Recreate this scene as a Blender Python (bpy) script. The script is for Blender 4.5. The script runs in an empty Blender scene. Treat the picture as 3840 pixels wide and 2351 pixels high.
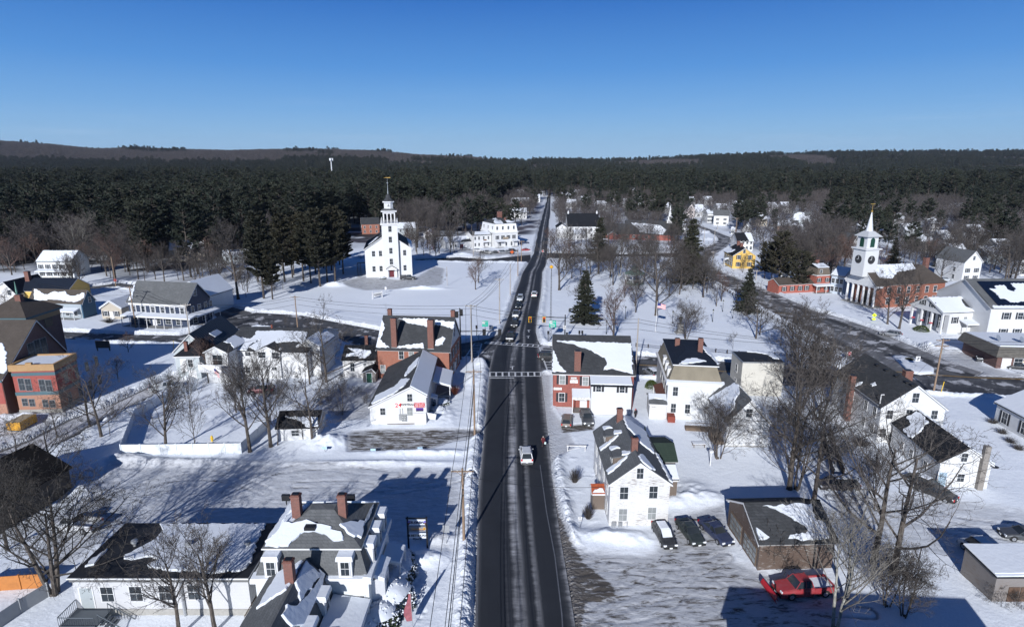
import bpy,bmesh,math,random
import numpy as np
from mathutils import Vector,Matrix,Euler
HC,FPX,PITCH=42.0,2230.0,math.radians(14.2)
SC=bpy.context.scene
COL=SC.collection
cam_d=bpy.data.cameras.new("camera")
cam=bpy.data.objects.new("camera",cam_d)
COL.objects.link(cam)
cam.location=(0,0,HC)
cam.rotation_euler=(math.pi/2-PITCH,0,0)
cam_d.sensor_width=36
cam_d.lens=FPX/3840*36
cam_d.clip_start=0.5
cam_d.clip_end=30000
SC.camera=cam
SUN_EL=math.radians(23.3)
SUN_AZ=math.radians(15.5)
world=bpy.data.worlds.new("World")
SC.world=world
world.use_nodes=True
wn,wl=world.node_tree.nodes,world.node_tree.links
wn.clear()
wo=wn.new('ShaderNodeOutputWorld');wb=wn.new('ShaderNodeBackground')
sky=wn.new('ShaderNodeTexSky');sky.sky_type='NISHITA'
sky.sun_disc=False
sky.sun_elevation=SUN_EL
sky.sun_rotation=math.radians(180+15.5)
sky.altitude=300;sky.air_density=1.0;sky.dust_density=0.25;sky.ozone_density=3.0
tc=wn.new('ShaderNodeTexCoord');sx=wn.new('ShaderNodeSeparateXYZ');wl.new(tc.outputs['Generated'],sx.inputs[0])
cr=wn.new('ShaderNodeValToRGB');ce=cr.color_ramp.elements
while len(ce)<7:ce.new(.5)
for k,(p,c)in enumerate([(0,(2.9,5.0,7.4)),(.03,(2.4,4.6,7.2)),(.08,(1.4,3.5,6.8)),(.14,(.62,2.45,6.2)),(.235,(.14,1.30,4.8)),(.5,(.05,.42,1.75)),(1,(.035,.25,1.05))]):
 ce[k].position=p;ce[k].color=(c[0]/8,c[1]/8,c[2]/8,1)
wl.new(sx.outputs[2],cr.inputs['Fac'])
vm=wn.new('ShaderNodeVectorMath');vm.operation='SCALE';vm.inputs['Scale'].default_value=8.0;wl.new(cr.outputs['Color'],vm.inputs[0])
wm_=wn.new('ShaderNodeMapping');wm_.inputs['Scale'].default_value=(1.6,1.6,26);wl.new(tc.outputs['Generated'],wm_.inputs[0])
wz=wn.new('ShaderNodeTexNoise');wz.inputs['Scale'].default_value=2.2;wz.inputs['Detail'].default_value=7;wz.inputs['Roughness'].default_value=.62;wl.new(wm_.outputs[0],wz.inputs['Vector'])
wr=wn.new('ShaderNodeValToRGB');wr.color_ramp.elements[0].position=.55;wr.color_ramp.elements[1].position=.78;wl.new(wz.outputs['Fac'],wr.inputs['Fac'])
wb2=wn.new('ShaderNodeValToRGB');w2=wb2.color_ramp.elements;w2.new(.05);w2.new(.1)
for k,(p,v)in enumerate([(0,0.02),(.035,.30),(.07,.12),(.12,0)]):w2[k].position=p;w2[k].color=(v,v,v,1)
wl.new(sx.outputs[2],wb2.inputs['Fac'])
wmul=wn.new('ShaderNodeMath');wmul.operation='MULTIPLY';wl.new(wr.outputs['Color'],wmul.inputs[0]);wl.new(wb2.outputs['Color'],wmul.inputs[1])
wx=wn.new('ShaderNodeMix');wx.data_type='RGBA';wl.new(wmul.outputs[0],wx.inputs[0]);wl.new(vm.outputs[0],wx.inputs[6]);wx.inputs[7].default_value=(4.5,5.8,8.0,1)
mx=wn.new('ShaderNodeMix');mx.data_type='RGBA';mx.inputs[0].default_value=0.08
wl.new(wx.outputs[2],mx.inputs[6]);wl.new(sky.outputs[0],mx.inputs[7])
wb.inputs['Strength'].default_value=0.1
wl.new(mx.outputs[2],wb.inputs['Color']);wl.new(wb.outputs[0],wo.inputs['Surface'])
sd=bpy.data.lights.new("sun",'SUN');sd.energy=5.0;sd.angle=math.radians(0.5)
sd.color=(0.985,0.99,1.0)
sun=bpy.data.objects.new("sun",sd);COL.objects.link(sun)
sdir=Vector((math.sin(SUN_AZ)*math.cos(SUN_EL),math.cos(SUN_AZ)*math.cos(SUN_EL),-math.sin(SUN_EL)))
sun.rotation_euler=sdir.to_track_quat('-Z','Y').to_euler()
SC.view_settings.view_transform='Standard'
SC.view_settings.look='None'
SC.view_settings.exposure=0.2
SC.view_settings.gamma=1.0
SC.cycles.max_bounces=5
SC.cycles.diffuse_bounces=2
SC.cycles.transparent_max_bounces=4
CROPS={'1':(0,1000,2.322),'2':(960,500,2.322),'3':(1960,650,2.322),'4':(2840,750,2.322),'5':(960,1100,2.322),'6':(1960,1200,2.322),'7':(2840,1250,2.322),'8':(0,1650,2.153),'D1':(900,
1700,2.318),'D2':(1900,1700,2.318),'D3':(2700,1700,2.161),'D4':(0,500,2.322),'D5':(1300,700,3.773),'D6':(1700,750,6.037),'D7':(3100,780,3.592),'D8':(1350,1130,3.018),'F':(0,0,1/1.5584),
'E1':(0,980,5.031),'E2':(0,1250,3.773),'E3':(650,1200,3.773),'E4':(1700,1020,3.772),'E5':(2080,700,3.52),'E6':(2600,760,3.772),'E7':(3340,1000,2.142),'E8':(2650,1180,2.143),'P':(0,
0,1),'S':(900,1850,1.71)}
CP,SP=math.cos(PITCH),math.sin(PITCH)
def pxl(c,x,y):
 a,b,s=CROPS[c]
 return a+x/s,b+y/s
def ray(c,x,y):
 X,Y=pxl(c,x,y)
 a=(X-1920)/FPX;b=(Y-1175.5)/FPX
 return Vector((a,CP-b*SP,-SP-b*CP))
def G(c,x,y,z=0.0):
 d=ray(c,x,y);t=(z-HC)/d.z
 return Vector((d.x*t,d.y*t,z))
def atdist(c,x,y,Y):
 d=ray(c,x,y);t=Y/d.y
 return Vector((d.x*t,Y,HC+d.z*t))
def link(o,parent=None):
 COL.objects.link(o)
 if parent is not None:
  o.parent=parent
 return o
def tag(o,label=None,cat=None,group=None,kind=None):
 if label:o['label']=label
 if cat:o['category']=cat
 if group:o['group']=group
 if kind:o['kind']=kind
 return o
def thing(name,label,cat,loc=(0,0,0),rz=0.0,group=None,sc=1.0):
 o=bpy.data.objects.new(name,None)
 o.empty_display_size=0.3
 link(o)
 o.location=loc;o.rotation_euler=(0,0,rz)
 if sc!=1.0:o.scale=(sc,sc,sc)
 return tag(o,label,cat,group)
def copy_tree(o,parent=None):
 c=o.copy();COL.objects.link(c)
 if parent is not None:c.parent=parent
 for ch in list(o.children):
  copy_tree(ch,c)
 return c
class MB:
 def __init__(s):s.v=[];s.f=[];s.m=[]
 def add(s,vs,fs,mi=0):
  n=len(s.v);s.v+=[tuple(v)for v in vs]
  for f in fs:
   s.f.append(tuple(i+n for i in f));s.m.append(mi)
  return s
 def box(s,x0,y0,z0,x1,y1,z1,mi=0):
  if x0>x1:x0,x1=x1,x0
  if y0>y1:y0,y1=y1,y0
  if z0>z1:z0,z1=z1,z0
  return s.add([(x0,y0,z0),(x1,y0,z0),(x1,y1,z0),(x0,y1,z0),(x0,y0,z1),(x1,y0,z1),(x1,y1,z1),(x0,y1,z1)],[(0,3,2,1),(4,5,6,7),(0,1,5,4),(1,2,6,5),(2,3,7,6),(3,0,4,7)],mi)
 def tube(s,p,q,r0,r1=None,n=6,mi=0,cap=True):
  p=Vector(p);q=Vector(q);r1=r0 if r1 is None else r1
  d=(q-p)
  if d.length<1e-6:return s
  d.normalize()
  a=d.orthogonal().normalized();b=d.cross(a)
  vs=[]
  for c,r in((p,r0),(q,r1)):
   for i in range(n):
    t=2*math.pi*i/n
    vs.append(c+a*(r*math.cos(t))+b*(r*math.sin(t)))
  fs=[(i,(i+1)%n,n+(i+1)%n,n+i)for i in range(n)]
  if cap:fs+=[tuple(range(n-1,-1,-1)),tuple(range(n,2*n))]
  return s.add(vs,fs,mi)
 def path(s,pts,rads,n=5,mi=0):
  pts=[Vector(p)for p in pts]
  base=len(s.v);prev=None
  for i,p in enumerate(pts):
   d=(pts[min(i+1,len(pts)-1)]-pts[max(i-1,0)])
   if d.length<1e-6:d=Vector((0,0,1))
   d.normalize()
   if prev is None:a=d.orthogonal().normalized()
   else:
    a=prev-d*prev.dot(d)
    a=a.normalized()if a.length>1e-4 else d.orthogonal().normalized()
   prev=a;b=d.cross(a)
   for k in range(n):
    t=2*math.pi*k/n
    s.v.append(tuple(p+a*(rads[i]*math.cos(t))+b*(rads[i]*math.sin(t))))
  for i in range(len(pts)-1):
   for k in range(n):
    s.f.append((base+i*n+k,base+i*n+(k+1)%n,base+(i+1)*n+(k+1)%n,base+(i+1)*n+k));s.m.append(mi)
  return s
 def prism(s,poly,z0,z1,mi=0):
  n=len(poly)
  vs=[(x,y,z0)for x,y in poly]+[(x,y,z1)for x,y in poly]
  fs=[tuple(range(n-1,-1,-1)),tuple(range(n,2*n))]+[(i,(i+1)%n,n+(i+1)%n,n+i)for i in range(n)]
  return s.add(vs,fs,mi)
 def lathe(s,prof,n=12,c=(0,0),mi=0):
  vs=[];fs=[]
  for r,z in prof:
   for k in range(n):
    t=2*math.pi*k/n
    vs.append((c[0]+r*math.cos(t),c[1]+r*math.sin(t),z))
  for i in range(len(prof)-1):
   for k in range(n):
    fs.append((i*n+k,i*n+(k+1)%n,(i+1)*n+(k+1)%n,(i+1)*n+k))
  fs.append(tuple(range(n-1,-1,-1)));fs.append(tuple((len(prof)-1)*n+k for k in range(n)))
  return s.add(vs,fs,mi)
 def mesh(s,name,mats,smooth=False):
  me=bpy.data.meshes.new(name)
  me.from_pydata(s.v,[],s.f)
  for m in(mats if isinstance(mats,(list,tuple))else[mats]):me.materials.append(m)
  if len(me.materials)>1:me.polygons.foreach_set('material_index',s.m)
  if smooth:me.polygons.foreach_set('use_smooth',[True]*len(me.polygons))
  me.update()
  return me
 def build(s,name,mats,parent=None,smooth=False):
  o=bpy.data.objects.new(name,s.mesh(name,mats,smooth))
  return link(o,parent)
def fix_normals(o):
 bm=bmesh.new();bm.from_mesh(o.data)
 bmesh.ops.recalc_face_normals(bm,faces=bm.faces)
 bm.to_mesh(o.data);bm.free()
 return o
def newmat(name):
 m=bpy.data.materials.new(name);m.use_nodes=True
 n=m.node_tree.nodes;l=m.node_tree.links
 return m,n,l,n['Principled BSDF']
def _c(c):return(c[0],c[1],c[2],1.0)
def nz(n,l,scale,detail=3,vec=None,rough=0.55,dist=0.0):
 t=n.new('ShaderNodeTexNoise');t.inputs['Scale'].default_value=scale;t.inputs['Detail'].default_value=detail
 t.inputs['Roughness'].default_value=rough;t.inputs['Distortion'].default_value=dist
 if vec is not None:l.new(vec,t.inputs['Vector'])
 return t.outputs['Fac']
def ramp(n,l,fac,stops):
 r=n.new('ShaderNodeValToRGB');e=r.color_ramp.elements
 while len(e)<len(stops):e.new(0.5)
 for i,(p,c)in enumerate(stops):
  e[i].position=p;e[i].color=_c(c)if isinstance(c,(tuple,list))else(c,c,c,1)
 l.new(fac,r.inputs['Fac'])
 return r.outputs['Color']
def mixc(n,l,fac,a,b,mode='MIX'):
 m=n.new('ShaderNodeMix');m.data_type='RGBA';m.blend_type=mode
 if isinstance(fac,(int,float)):m.inputs[0].default_value=fac
 else:l.new(fac,m.inputs[0])
 for i,x in((6,a),(7,b)):
  if isinstance(x,(tuple,list)):m.inputs[i].default_value=_c(x)
  else:l.new(x,m.inputs[i])
 return m.outputs[2]
def mth(n,l,op,a,b=0.0,clamp=False):
 m=n.new('ShaderNodeMath');m.operation=op;m.use_clamp=clamp
 for i,x in((0,a),(1,b)):
  if isinstance(x,(int,float)):m.inputs[i].default_value=x
  else:l.new(x,m.inputs[i])
 return m.outputs[0]
def bump(n,l,h,bsdf,strength=0.5,dist=0.05):
 b=n.new('ShaderNodeBump');b.inputs['Strength'].default_value=strength;b.inputs['Distance'].default_value=dist
 l.new(h,b.inputs['Height']);l.new(b.outputs[0],bsdf.inputs['Normal'])
def objvec(n,l,sc=(1,1,1),kind='Object'):
 t=n.new('ShaderNodeTexCoord');m=n.new('ShaderNodeMapping');m.inputs['Scale'].default_value=sc
 l.new(t.outputs[kind],m.inputs['Vector'])
 return m.outputs[0]
def wallvec(n,l,kx=1.0,ky=1.0):
 t=n.new('ShaderNodeTexCoord');s=n.new('ShaderNodeSeparateXYZ');l.new(t.outputs['Object'],s.inputs[0])
 c=n.new('ShaderNodeCombineXYZ')
 l.new(mth(n,l,'MULTIPLY',mth(n,l,'ADD',s.outputs[0],s.outputs[1]),kx),c.inputs[0])
 l.new(mth(n,l,'MULTIPLY',s.outputs[2],ky),c.inputs[1])
 return c.outputs[0]
_mats={}
def plain(name,col,rough=0.7,metal=0.0,var=0.12,scale=1.5,spec=0.4,bmp=0.0):
 if name in _mats:return _mats[name]
 m,n,l,b=newmat(name)
 v=objvec(n,l)
 f=nz(n,l,scale,4,v)
 lo=tuple(c*(1-var)for c in col);hi=tuple(min(1,c*(1+var))for c in col)
 l.new(mixc(n,l,f,lo,hi),b.inputs['Base Color'])
 b.inputs['Roughness'].default_value=rough;b.inputs['Metallic'].default_value=metal
 b.inputs['Specular IOR Level'].default_value=spec
 if bmp:bump(n,l,nz(n,l,scale*6,3,v),b,bmp,0.05)
 _mats[name]=m
 return m
def siding(name,col,peel=0.0,under=(0.16,0.12,0.09)):
 if name in _mats:return _mats[name]
 m,n,l,b=newmat(name)
 t=n.new('ShaderNodeTexCoord');s=n.new('ShaderNodeSeparateXYZ');l.new(t.outputs['Object'],s.inputs[0])
 z=mth(n,l,'MULTIPLY',s.outputs[2],1/0.16)
 fr=mth(n,l,'FRACT',z)
 v=objvec(n,l,(0.6,0.6,0.9));f=nz(n,l,1.1,4,v)
 c=mixc(n,l,f,tuple(x*0.9 for x in col),tuple(min(1,x*1.05)for x in col))
 line=ramp(n,l,fr,[(0.0,0.72),(0.14,1.0),(1.0,1.0)])
 c=mixc(n,l,1.0,c,line,'MULTIPLY')
 if peel>0:
  v2=objvec(n,l,(0.55,0.55,6.3));p=nz(n,l,2.3,5,v2,0.7)
  v3=objvec(n,l,(0.3,0.3,0.3));p2=nz(n,l,1.5,3,v3)
  q=mth(n,l,'ADD',p,mth(n,l,'MULTIPLY',p2,0.35))
  k=ramp(n,l,q,[(0.86-peel*0.3,0.0),(0.93-peel*0.3,1.0)])
  c=mixc(n,l,k,c,under)
 l.new(c,b.inputs['Base Color']);b.inputs['Roughness'].default_value=0.6
 bump(n,l,fr,b,0.35,0.03)
 _mats[name]=m
 return m
def brick(name,c1,c2,mortar=(0.3,0.25,0.22)):
 if name in _mats:return _mats[name]
 m,n,l,b=newmat(name)
 bt=n.new('ShaderNodeTexBrick');l.new(wallvec(n,l),bt.inputs['Vector'])
 bt.inputs['Color1'].default_value=_c(c1);bt.inputs['Color2'].default_value=_c(c2);bt.inputs['Mortar'].default_value=_c(mortar)
 bt.inputs['Scale'].default_value=1.0;bt.inputs['Brick Width'].default_value=0.24;bt.inputs['Row Height'].default_value=0.085
 bt.inputs['Mortar Size'].default_value=0.008;bt.inputs['Bias'].default_value=0.1
 f=nz(n,l,0.9,4,objvec(n,l))
 c=mixc(n,l,mth(n,l,'MULTIPLY',f,0.5),bt.outputs['Color'],tuple(x*0.45 for x in c1))
 l.new(c,b.inputs['Base Color']);b.inputs['Roughness'].default_value=0.85
 bump(n,l,bt.outputs['Fac'],b,0.3,0.02)
 _mats[name]=m
 return m
def shingle(name,c1,c2,rows=0.28,wd=0.5):
 if name in _mats:return _mats[name]
 m,n,l,b=newmat(name)
 bt=n.new('ShaderNodeTexBrick');l.new(wallvec(n,l,1.0,1.7),bt.inputs['Vector'])
 bt.inputs['Color1'].default_value=_c(c1);bt.inputs['Color2'].default_value=_c(c2)
 bt.inputs['Mortar'].default_value=_c(tuple(x*0.45 for x in c1))
 bt.inputs['Scale'].default_value=1.0;bt.inputs['Brick Width'].default_value=wd;bt.inputs['Row Height'].default_value=rows
 bt.inputs['Mortar Size'].default_value=0.018
 f=nz(n,l,0.5,5,objvec(n,l));f2=nz(n,l,6,3,objvec(n,l))
 c=mixc(n,l,f,bt.outputs['Color'],tuple(x*0.55 for x in c1))
 c=mixc(n,l,mth(n,l,'MULTIPLY',f2,0.4),c,c2)
 l.new(c,b.inputs['Base Color']);b.inputs['Roughness'].default_value=0.9
 b.inputs['Specular IOR Level'].default_value=0.2
 bump(n,l,f2,b,0.5,0.03)
 _mats[name]=m
 return m
def snowmat(name='snow',col=(0.80,0.83,0.88),k=1.0):
 if name in _mats:return _mats[name]
 m,n,l,b=newmat(name)
 v=objvec(n,l)
 f=nz(n,l,0.35,5,v)
 l.new(mixc(n,l,f,tuple(x*0.92 for x in col),tuple(min(0.93,x*1.06)for x in col)),b.inputs['Base Color'])
 b.inputs['Roughness'].default_value=0.55;b.inputs['Specular IOR Level'].default_value=0.25
 bump(n,l,nz(n,l,2.2,5,v),b,0.35*k,0.12)
 _mats[name]=m
 return m
def glassmat(name,col=(0.02,0.025,0.03),rough=0.12):
 if name in _mats:return _mats[name]
 m,n,l,b=newmat(name)
 f=nz(n,l,0.7,2,objvec(n,l))
 l.new(mixc(n,l,f,tuple(x*0.5 for x in col),tuple(x*2.2 for x in col)),b.inputs['Base Color'])
 b.inputs['Roughness'].default_value=rough;b.inputs['Specular IOR Level'].default_value=0.5
 _mats[name]=m
 return m
SNOW=snowmat('roof_snow',(0.66,0.69,0.74))
WHITE=plain('white_trim',(0.60,0.60,0.605),0.5,var=0.05)
WSIDE=siding('white_siding',(0.60,0.605,0.61))
PEEL=siding('peeling_white_siding',(0.60,0.595,0.59),0.43,(0.22,0.19,0.17))
PEELH=siding('heavily_peeled_siding',(0.62,0.60,0.58),1.55,(0.13,0.10,0.08))
GREYW=siding('grey_weathered_boards',(0.20,0.18,0.17),0.4)
TAN=siding('tan_siding',(0.42,0.37,0.30))
YELLOW=siding('yellow_siding',(0.62,0.40,0.10))
NAVY=siding('navy_siding',(0.022,0.035,0.07))
TEAL=siding('teal_blue_siding',(0.03,0.09,0.15))
GREYB=siding('pale_grey_siding',(0.42,0.46,0.48))
BRICK=brick('orange_brick',(0.36,0.115,0.06),(0.27,0.08,0.045))
BRICKR=brick('red_brick',(0.34,0.07,0.045),(0.24,0.045,0.035))
BRICKD=brick('dark_brick',(0.12,0.035,0.025),(0.07,0.03,0.03))
BRICKC=brick('chimney_brick',(0.21,0.062,0.040),(0.13,0.042,0.03))
SHD=shingle('dark_shingles',(0.040,0.043,0.047),(0.08,0.083,0.09))
SHG=shingle('grey_shingles',(0.105,0.11,0.115),(0.17,0.175,0.18))
SHB=shingle('brown_shingles',(0.075,0.062,0.052),(0.11,0.092,0.08))
SHK=shingle('black_shingles',(0.012,0.014,0.018),(0.022,0.024,0.03))
SHN=shingle('navy_black_shingles',(0.010,0.016,0.03),(0.015,0.022,0.04))
SHGR=shingle('green_shingles',(0.03,0.05,0.04),(0.045,0.065,0.05))
FLATR=plain('black_rubber_roof',(0.014,0.015,0.018),0.7,var=0.4,scale=0.6)
GLASS=glassmat('window_glass')
GLASSL=glassmat('curtained_glass',(0.16,0.17,0.17),0.25)
BLACK=plain('black_paint',(0.012,0.012,0.014),0.45)
SHUT=plain('dark_shutter',(0.02,0.022,0.028),0.6)
GREEN=plain('dark_green_paint',(0.015,0.08,0.05),0.5)
STONE=plain('granite',(0.30,0.29,0.27),0.85,var=0.3,scale=3)
WOOD=plain('weathered_wood',(0.13,0.095,0.07),0.85,var=0.4,scale=4)
POLE=plain('pole_wood',(0.23,0.16,0.11),0.85,var=0.3,scale=2)
POLEG=plain('grey_pole_wood',(0.33,0.30,0.27),0.85,var=0.25,scale=2)
METAL=plain('galvanised_metal',(0.42,0.43,0.44),0.4,0.6,var=0.15)
RED=plain('red_paint',(0.36,0.010,0.018),0.35)
ALLB=[]
class Bld:
 """A building: an Empty at the front-left ground corner, x along the front wall, y into the depth."""
 def __init__(s,name,label,cat,A,B,group=None):
  A=Vector((A[0],A[1],0));B=Vector((B[0],B[1],0))
  s.A=A;s.W=(B-A).length
  s.ux=(B-A).normalized();s.uy=Vector((-s.ux.y,s.ux.x,0))
  s.rz=math.atan2(s.ux.y,s.ux.x)
  s.root=thing(name,label,cat,A,s.rz,group)
  s.D=10.0;ALLB.append(s)
  s.planes=[];s.rs=random.Random(hash(label)%9999 if False else len(label)*31+len(name))
 def loc(s,w):
  d=Vector(w)-s.A
  return Vector((d.dot(s.ux),d.dot(s.uy),w[2]))
 def hitp(s,c,x,y,P0,N):
  o=s.loc(Vector((0,0,HC)));r=ray(c,x,y)
  d=Vector((r.dot(s.ux),r.dot(s.uy),r.z))
  t=(P0-o).dot(N)/d.dot(N)
  return o+d*t
 def hit(s,face,c,x,y,at=None):
  if face in 'SN':
   v=(0 if face=='S' else s.D)if at is None else at
   return s.hitp(c,x,y,Vector((0,v,0)),Vector((0,1,0)))
  u=(0 if face=='W' else s.W)if at is None else at
  return s.hitp(c,x,y,Vector((u,0,0)),Vector((1,0,0)))
 def z(s,c,x,y,face='S',at=None):return s.hit(face,c,x,y,at).z
 def part(s,name,mb,mats,parent=None,smooth=False):
  return mb.build(name,mats,parent or s.root,smooth)
 def body(s,axis,prof,u0,u1,v0,v1,wm,rm,ov=0.35,th=0.16,base=-0.4,wname='wall',rname='roof',trim=True,wallfaces=True):
  if wallfaces:
   mb=MB()
   P=[(prof[0][0],base)]+list(prof)+[(prof[-1][0],base)]
   n=len(P)
   if axis=='v':a,b=v0,v1;f=lambda t,z,w:(t,w,z)
   else:a,b=u0,u1;f=lambda t,z,w:(w,t,z)
   vs=[f(t,z,a)for t,z in P]+[f(t,z,b)for t,z in P]
   fs=[tuple(range(n)),tuple(range(2*n-1,n-1,-1))]+[(i,i+n,(i+1)%n+n,(i+1)%n)for i in range(n)if not(0<i<n-2)]
   mb.add(vs,fs)
   w=s.part(wname,mb,wm);fix_normals(w)
  else:w=None
  a,b=(v0,v1)if axis=='v' else(u0,u1)
  mb=MB();a-=ov;b+=ov
  for i in range(len(prof)-1):
   (t0,z0),(t1,z1)=prof[i],prof[i+1]
   L=math.hypot(t1-t0,z1-z0);dt,dz=(t1-t0)/L,(z1-z0)/L
   e0=ov if i==0 else 0.0;e1=ov if i==len(prof)-2 else 0.0
   q0=(t0-dt*e0,z0-dz*e0+0.02);q1=(t1+dt*e1,z1+dz*e1+0.02)
   g=lambda t,z,w:Vector((t,w,z))if axis=='v' else Vector((w,t,z))
   vs=[g(q0[0],q0[1],a),g(q0[0],q0[1],b),g(q1[0],q1[1],b),g(q1[0],q1[1],a)]
   up=Vector((0,0,th))
   mb.add(vs+[x+up for x in vs],[(0,1,2,3),(7,6,5,4),(0,4,5,1),(1,5,6,2),(2,6,7,3),(3,7,4,0)],0)
   if i==0 or z0<=z1:
    o=g(q0[0],q0[1],a)+up;e=g(q0[0],q0[1],b)-g(q0[0],q0[1],a);r=vs[3]-vs[0]
   else:
    o=g(q1[0],q1[1],a)+up;e=g(q1[0],q1[1],b)-g(q1[0],q1[1],a);r=vs[0]-vs[3]
   s.planes.append((o,e,r))
  r=s.part(rname,mb,rm);fix_normals(r)
  if trim:
   mb=MB();k=0.06
   for w in(a-0.02,b+0.02-k):
    for i in range(len(prof)-1):
     (t0,z0),(t1,z1)=prof[i],prof[i+1]
     L=math.hypot(t1-t0,z1-z0);dt,dz=(t1-t0)/L,(z1-z0)/L
     e0=ov*1.02 if i==0 else 0.0;e1=ov*1.02 if i==len(prof)-2 else 0.0
     q0=(t0-dt*e0,z0-dz*e0);q1=(t1+dt*e1,z1+dz*e1)
     g=lambda t,z,ww:Vector((t,ww,z))if axis=='v' else Vector((ww,t,z))
     vs=[g(q0[0],q0[1]-0.12,w),g(q1[0],q1[1]-0.12,w),g(q1[0],q1[1]+0.10,w),g(q0[0],q0[1]+0.10,w)]
     off=Vector((0,k,0))if axis=='v' else Vector((k,0,0))
     mb.add(vs+[x+off for x in vs],[(0,1,2,3),(7,6,5,4),(0,4,5,1),(1,5,6,2),(2,6,7,3),(3,7,4,0)])
   t0,z0=prof[0];t1,z1=prof[-1]
   for t,z,sg in((t0,z0,-1),(t1,z1,1)):
    if axis=='v':mb.box(t+sg*0.004,a+.1,z-0.28,t+sg*0.10,b-.1,z-0.02)
    else:mb.box(a+.1,t+sg*0.004,z-0.28,b-.1,t+sg*0.10,z-0.02)
   s.part('trim',mb,WHITE)
  return w
 def frustum(s,name,mat,r0,z0,r1,z1,th=0.0):
  (x0,y0,x1,y1),(a0,b0,a1,b1)=r0,r1
  vs=[Vector(p)for p in[(x0,y0,z0),(x1,y0,z0),(x1,y1,z0),(x0,y1,z0),(a0,b0,z1),(a1,b0,z1),(a1,b1,z1),(a0,b1,z1)]]
  mb=MB().add(vs,[(0,3,2,1),(4,5,6,7),(0,1,5,4),(1,2,6,5),(2,3,7,6),(3,0,4,7)])
  if th:mb.box(x0,y0,z0-th,x1,y1,z0-0.003)
  o=s.part(name,mb,mat)
  for i,j,k,q in((0,1,4,5),(1,2,5,6),(2,3,6,7),(3,0,7,4)):
   s.planes.append((vs[i],vs[j]-vs[i],(vs[k]+vs[q])/2-(vs[i]+vs[j])/2))
  s.planes.append((vs[4],vs[5]-vs[4],vs[7]-vs[4]))
  return o
 def block(s,name,mat,x0,y0,z0,x1,y1,z1):
  return s.part(name,MB().box(x0,y0,z0,x1,y1,z1),mat)
 def snow(s,k,poly=None,c=None,th=0.18,jag=0.16,parent=None,name='snow_patch',clip=True):
  """snow lying on roof plane k: poly in plane fractions, or photograph readings projected to the plane"""
  o,e,r=s.planes[k]
  eL,rL=e.length,r.length;en,rn=e.normalized(),r.normalized()
  N=en.cross(rn).normalized()
  if N.z<0:N=-N
  rn2=N.cross(en).normalized()
  if rn2.dot(rn)<0:rn2=-rn2
  if poly is None:poly=[(0,0),(1,0),(1,1),(0,1)];jag=min(jag,0.05)
  pts=[]
  for q in poly:
   if c is not None:
    h=s.hitp(c,q[0],q[1],o,N)-o
    a,b=h.dot(en),h.dot(rn2)
   else:a,b=q[0]*eL,q[1]*rL
   if clip:a=min(max(a,0.02),eL-0.02);b=min(max(b,0.02),r.dot(rn2)-0.02)
   pts.append((a,b))
  rs=random.Random(k*7+len(pts)+int(abs(pts[0][0])*100))
  out=[]
  n=len(pts)
  for i in range(n):
   p,q=pts[i],pts[(i+1)%n]
   L=math.hypot(q[0]-p[0],q[1]-p[1])
   onb=clip and((abs(p[0]-q[0])<1e-4 and(p[0]<0.03 or p[0]>eL-0.03))or(abs(p[1]-q[1])<1e-4 and(p[1]<0.03 or p[1]>r.dot(rn2)-0.03)))
   m=max(1,int(L/(0.35)))if not onb else max(1,int(L/1.5))
   for j in range(m):
    t=j/m
    x=p[0]+(q[0]-p[0])*t;y=p[1]+(q[1]-p[1])*t
    if j and not onb:x+=rs.uniform(-jag,jag);y+=rs.uniform(-jag,jag)
    elif j:y+=rs.uniform(-.04,.04)if abs(p[1]-q[1])<1e-4 else 0
    out.append((x,y))
  n=len(out)
  cx=sum(p[0]for p in out)/n;cy=sum(p[1]for p in out)/n
  vs=[]
  for lift,ins in((0.006,0.0),(th*0.6,0.02),(th,0.09)):
   for x,y in out:
    dx,dy=cx-x,cy-y;L=math.hypot(dx,dy)or 1
    vs.append(o+en*(x+dx/L*ins)+rn2*(y+dy/L*ins)+N*lift)
  fs=[]
  for lv in(0,1):
   for i in range(n):
    j=(i+1)%n
    fs.append((lv*n+i,lv*n+j,(lv+1)*n+j,(lv+1)*n+i))
  fs.append(tuple(range(2*n,3*n)));fs.append(tuple(range(n-1,-1,-1)))
  ob=s.part(name,MB().add(vs,fs),SNOW,parent);fix_normals(ob)
  for p in ob.data.polygons:p.use_smooth=False
  return ob
 def win(s,face,u,z,w=0.95,h=1.5,sh=0,at=None,cat='window',light=0,sill=True,shm=None):
  me,pm=window_mesh(round(w,2),round(h,2),light,getattr(s,'frm',None))
  o=bpy.data.objects.new(cat,me);link(o,s.root)
  p=bpy.data.objects.new('pane',pm);link(p,o)
  if face in 'SN':
   v=(0 if face=='S' else s.D)if at is None else at
   o.location=(u,v,z);o.rotation_euler=(0,0,0 if face=='S' else math.pi)
  else:
   uu=(0 if face=='W' else s.W)if at is None else at
   o.location=(uu,u,z);o.rotation_euler=(0,0,-math.pi/2 if face=='W' else math.pi/2)
  if sh:
   for sg in(-1,1):
    q=bpy.data.objects.new('shutter',shutter_mesh(round(h,2),shm or SHUT));link(q,s.root)
    off=Matrix.Rotation(o.rotation_euler.z,4,'Z')@Vector((sg*(w/2+0.32),0,0))
    q.location=Vector(o.location)+off;q.rotation_euler=o.rotation_euler
  return o
 def wins(s,face,c,pts,w=0.95,h=1.5,sh=0,at=None,light=0,shm=None):
  for i,(x,y)in enumerate(pts):
   p=s.hit(face,c,x,y,at)
   s.win(face,p.x if face in 'SN' else p.y,p.z,w,h,sh,at,light=light if not isinstance(light,(list,tuple))else light[i],shm=shm)
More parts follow.
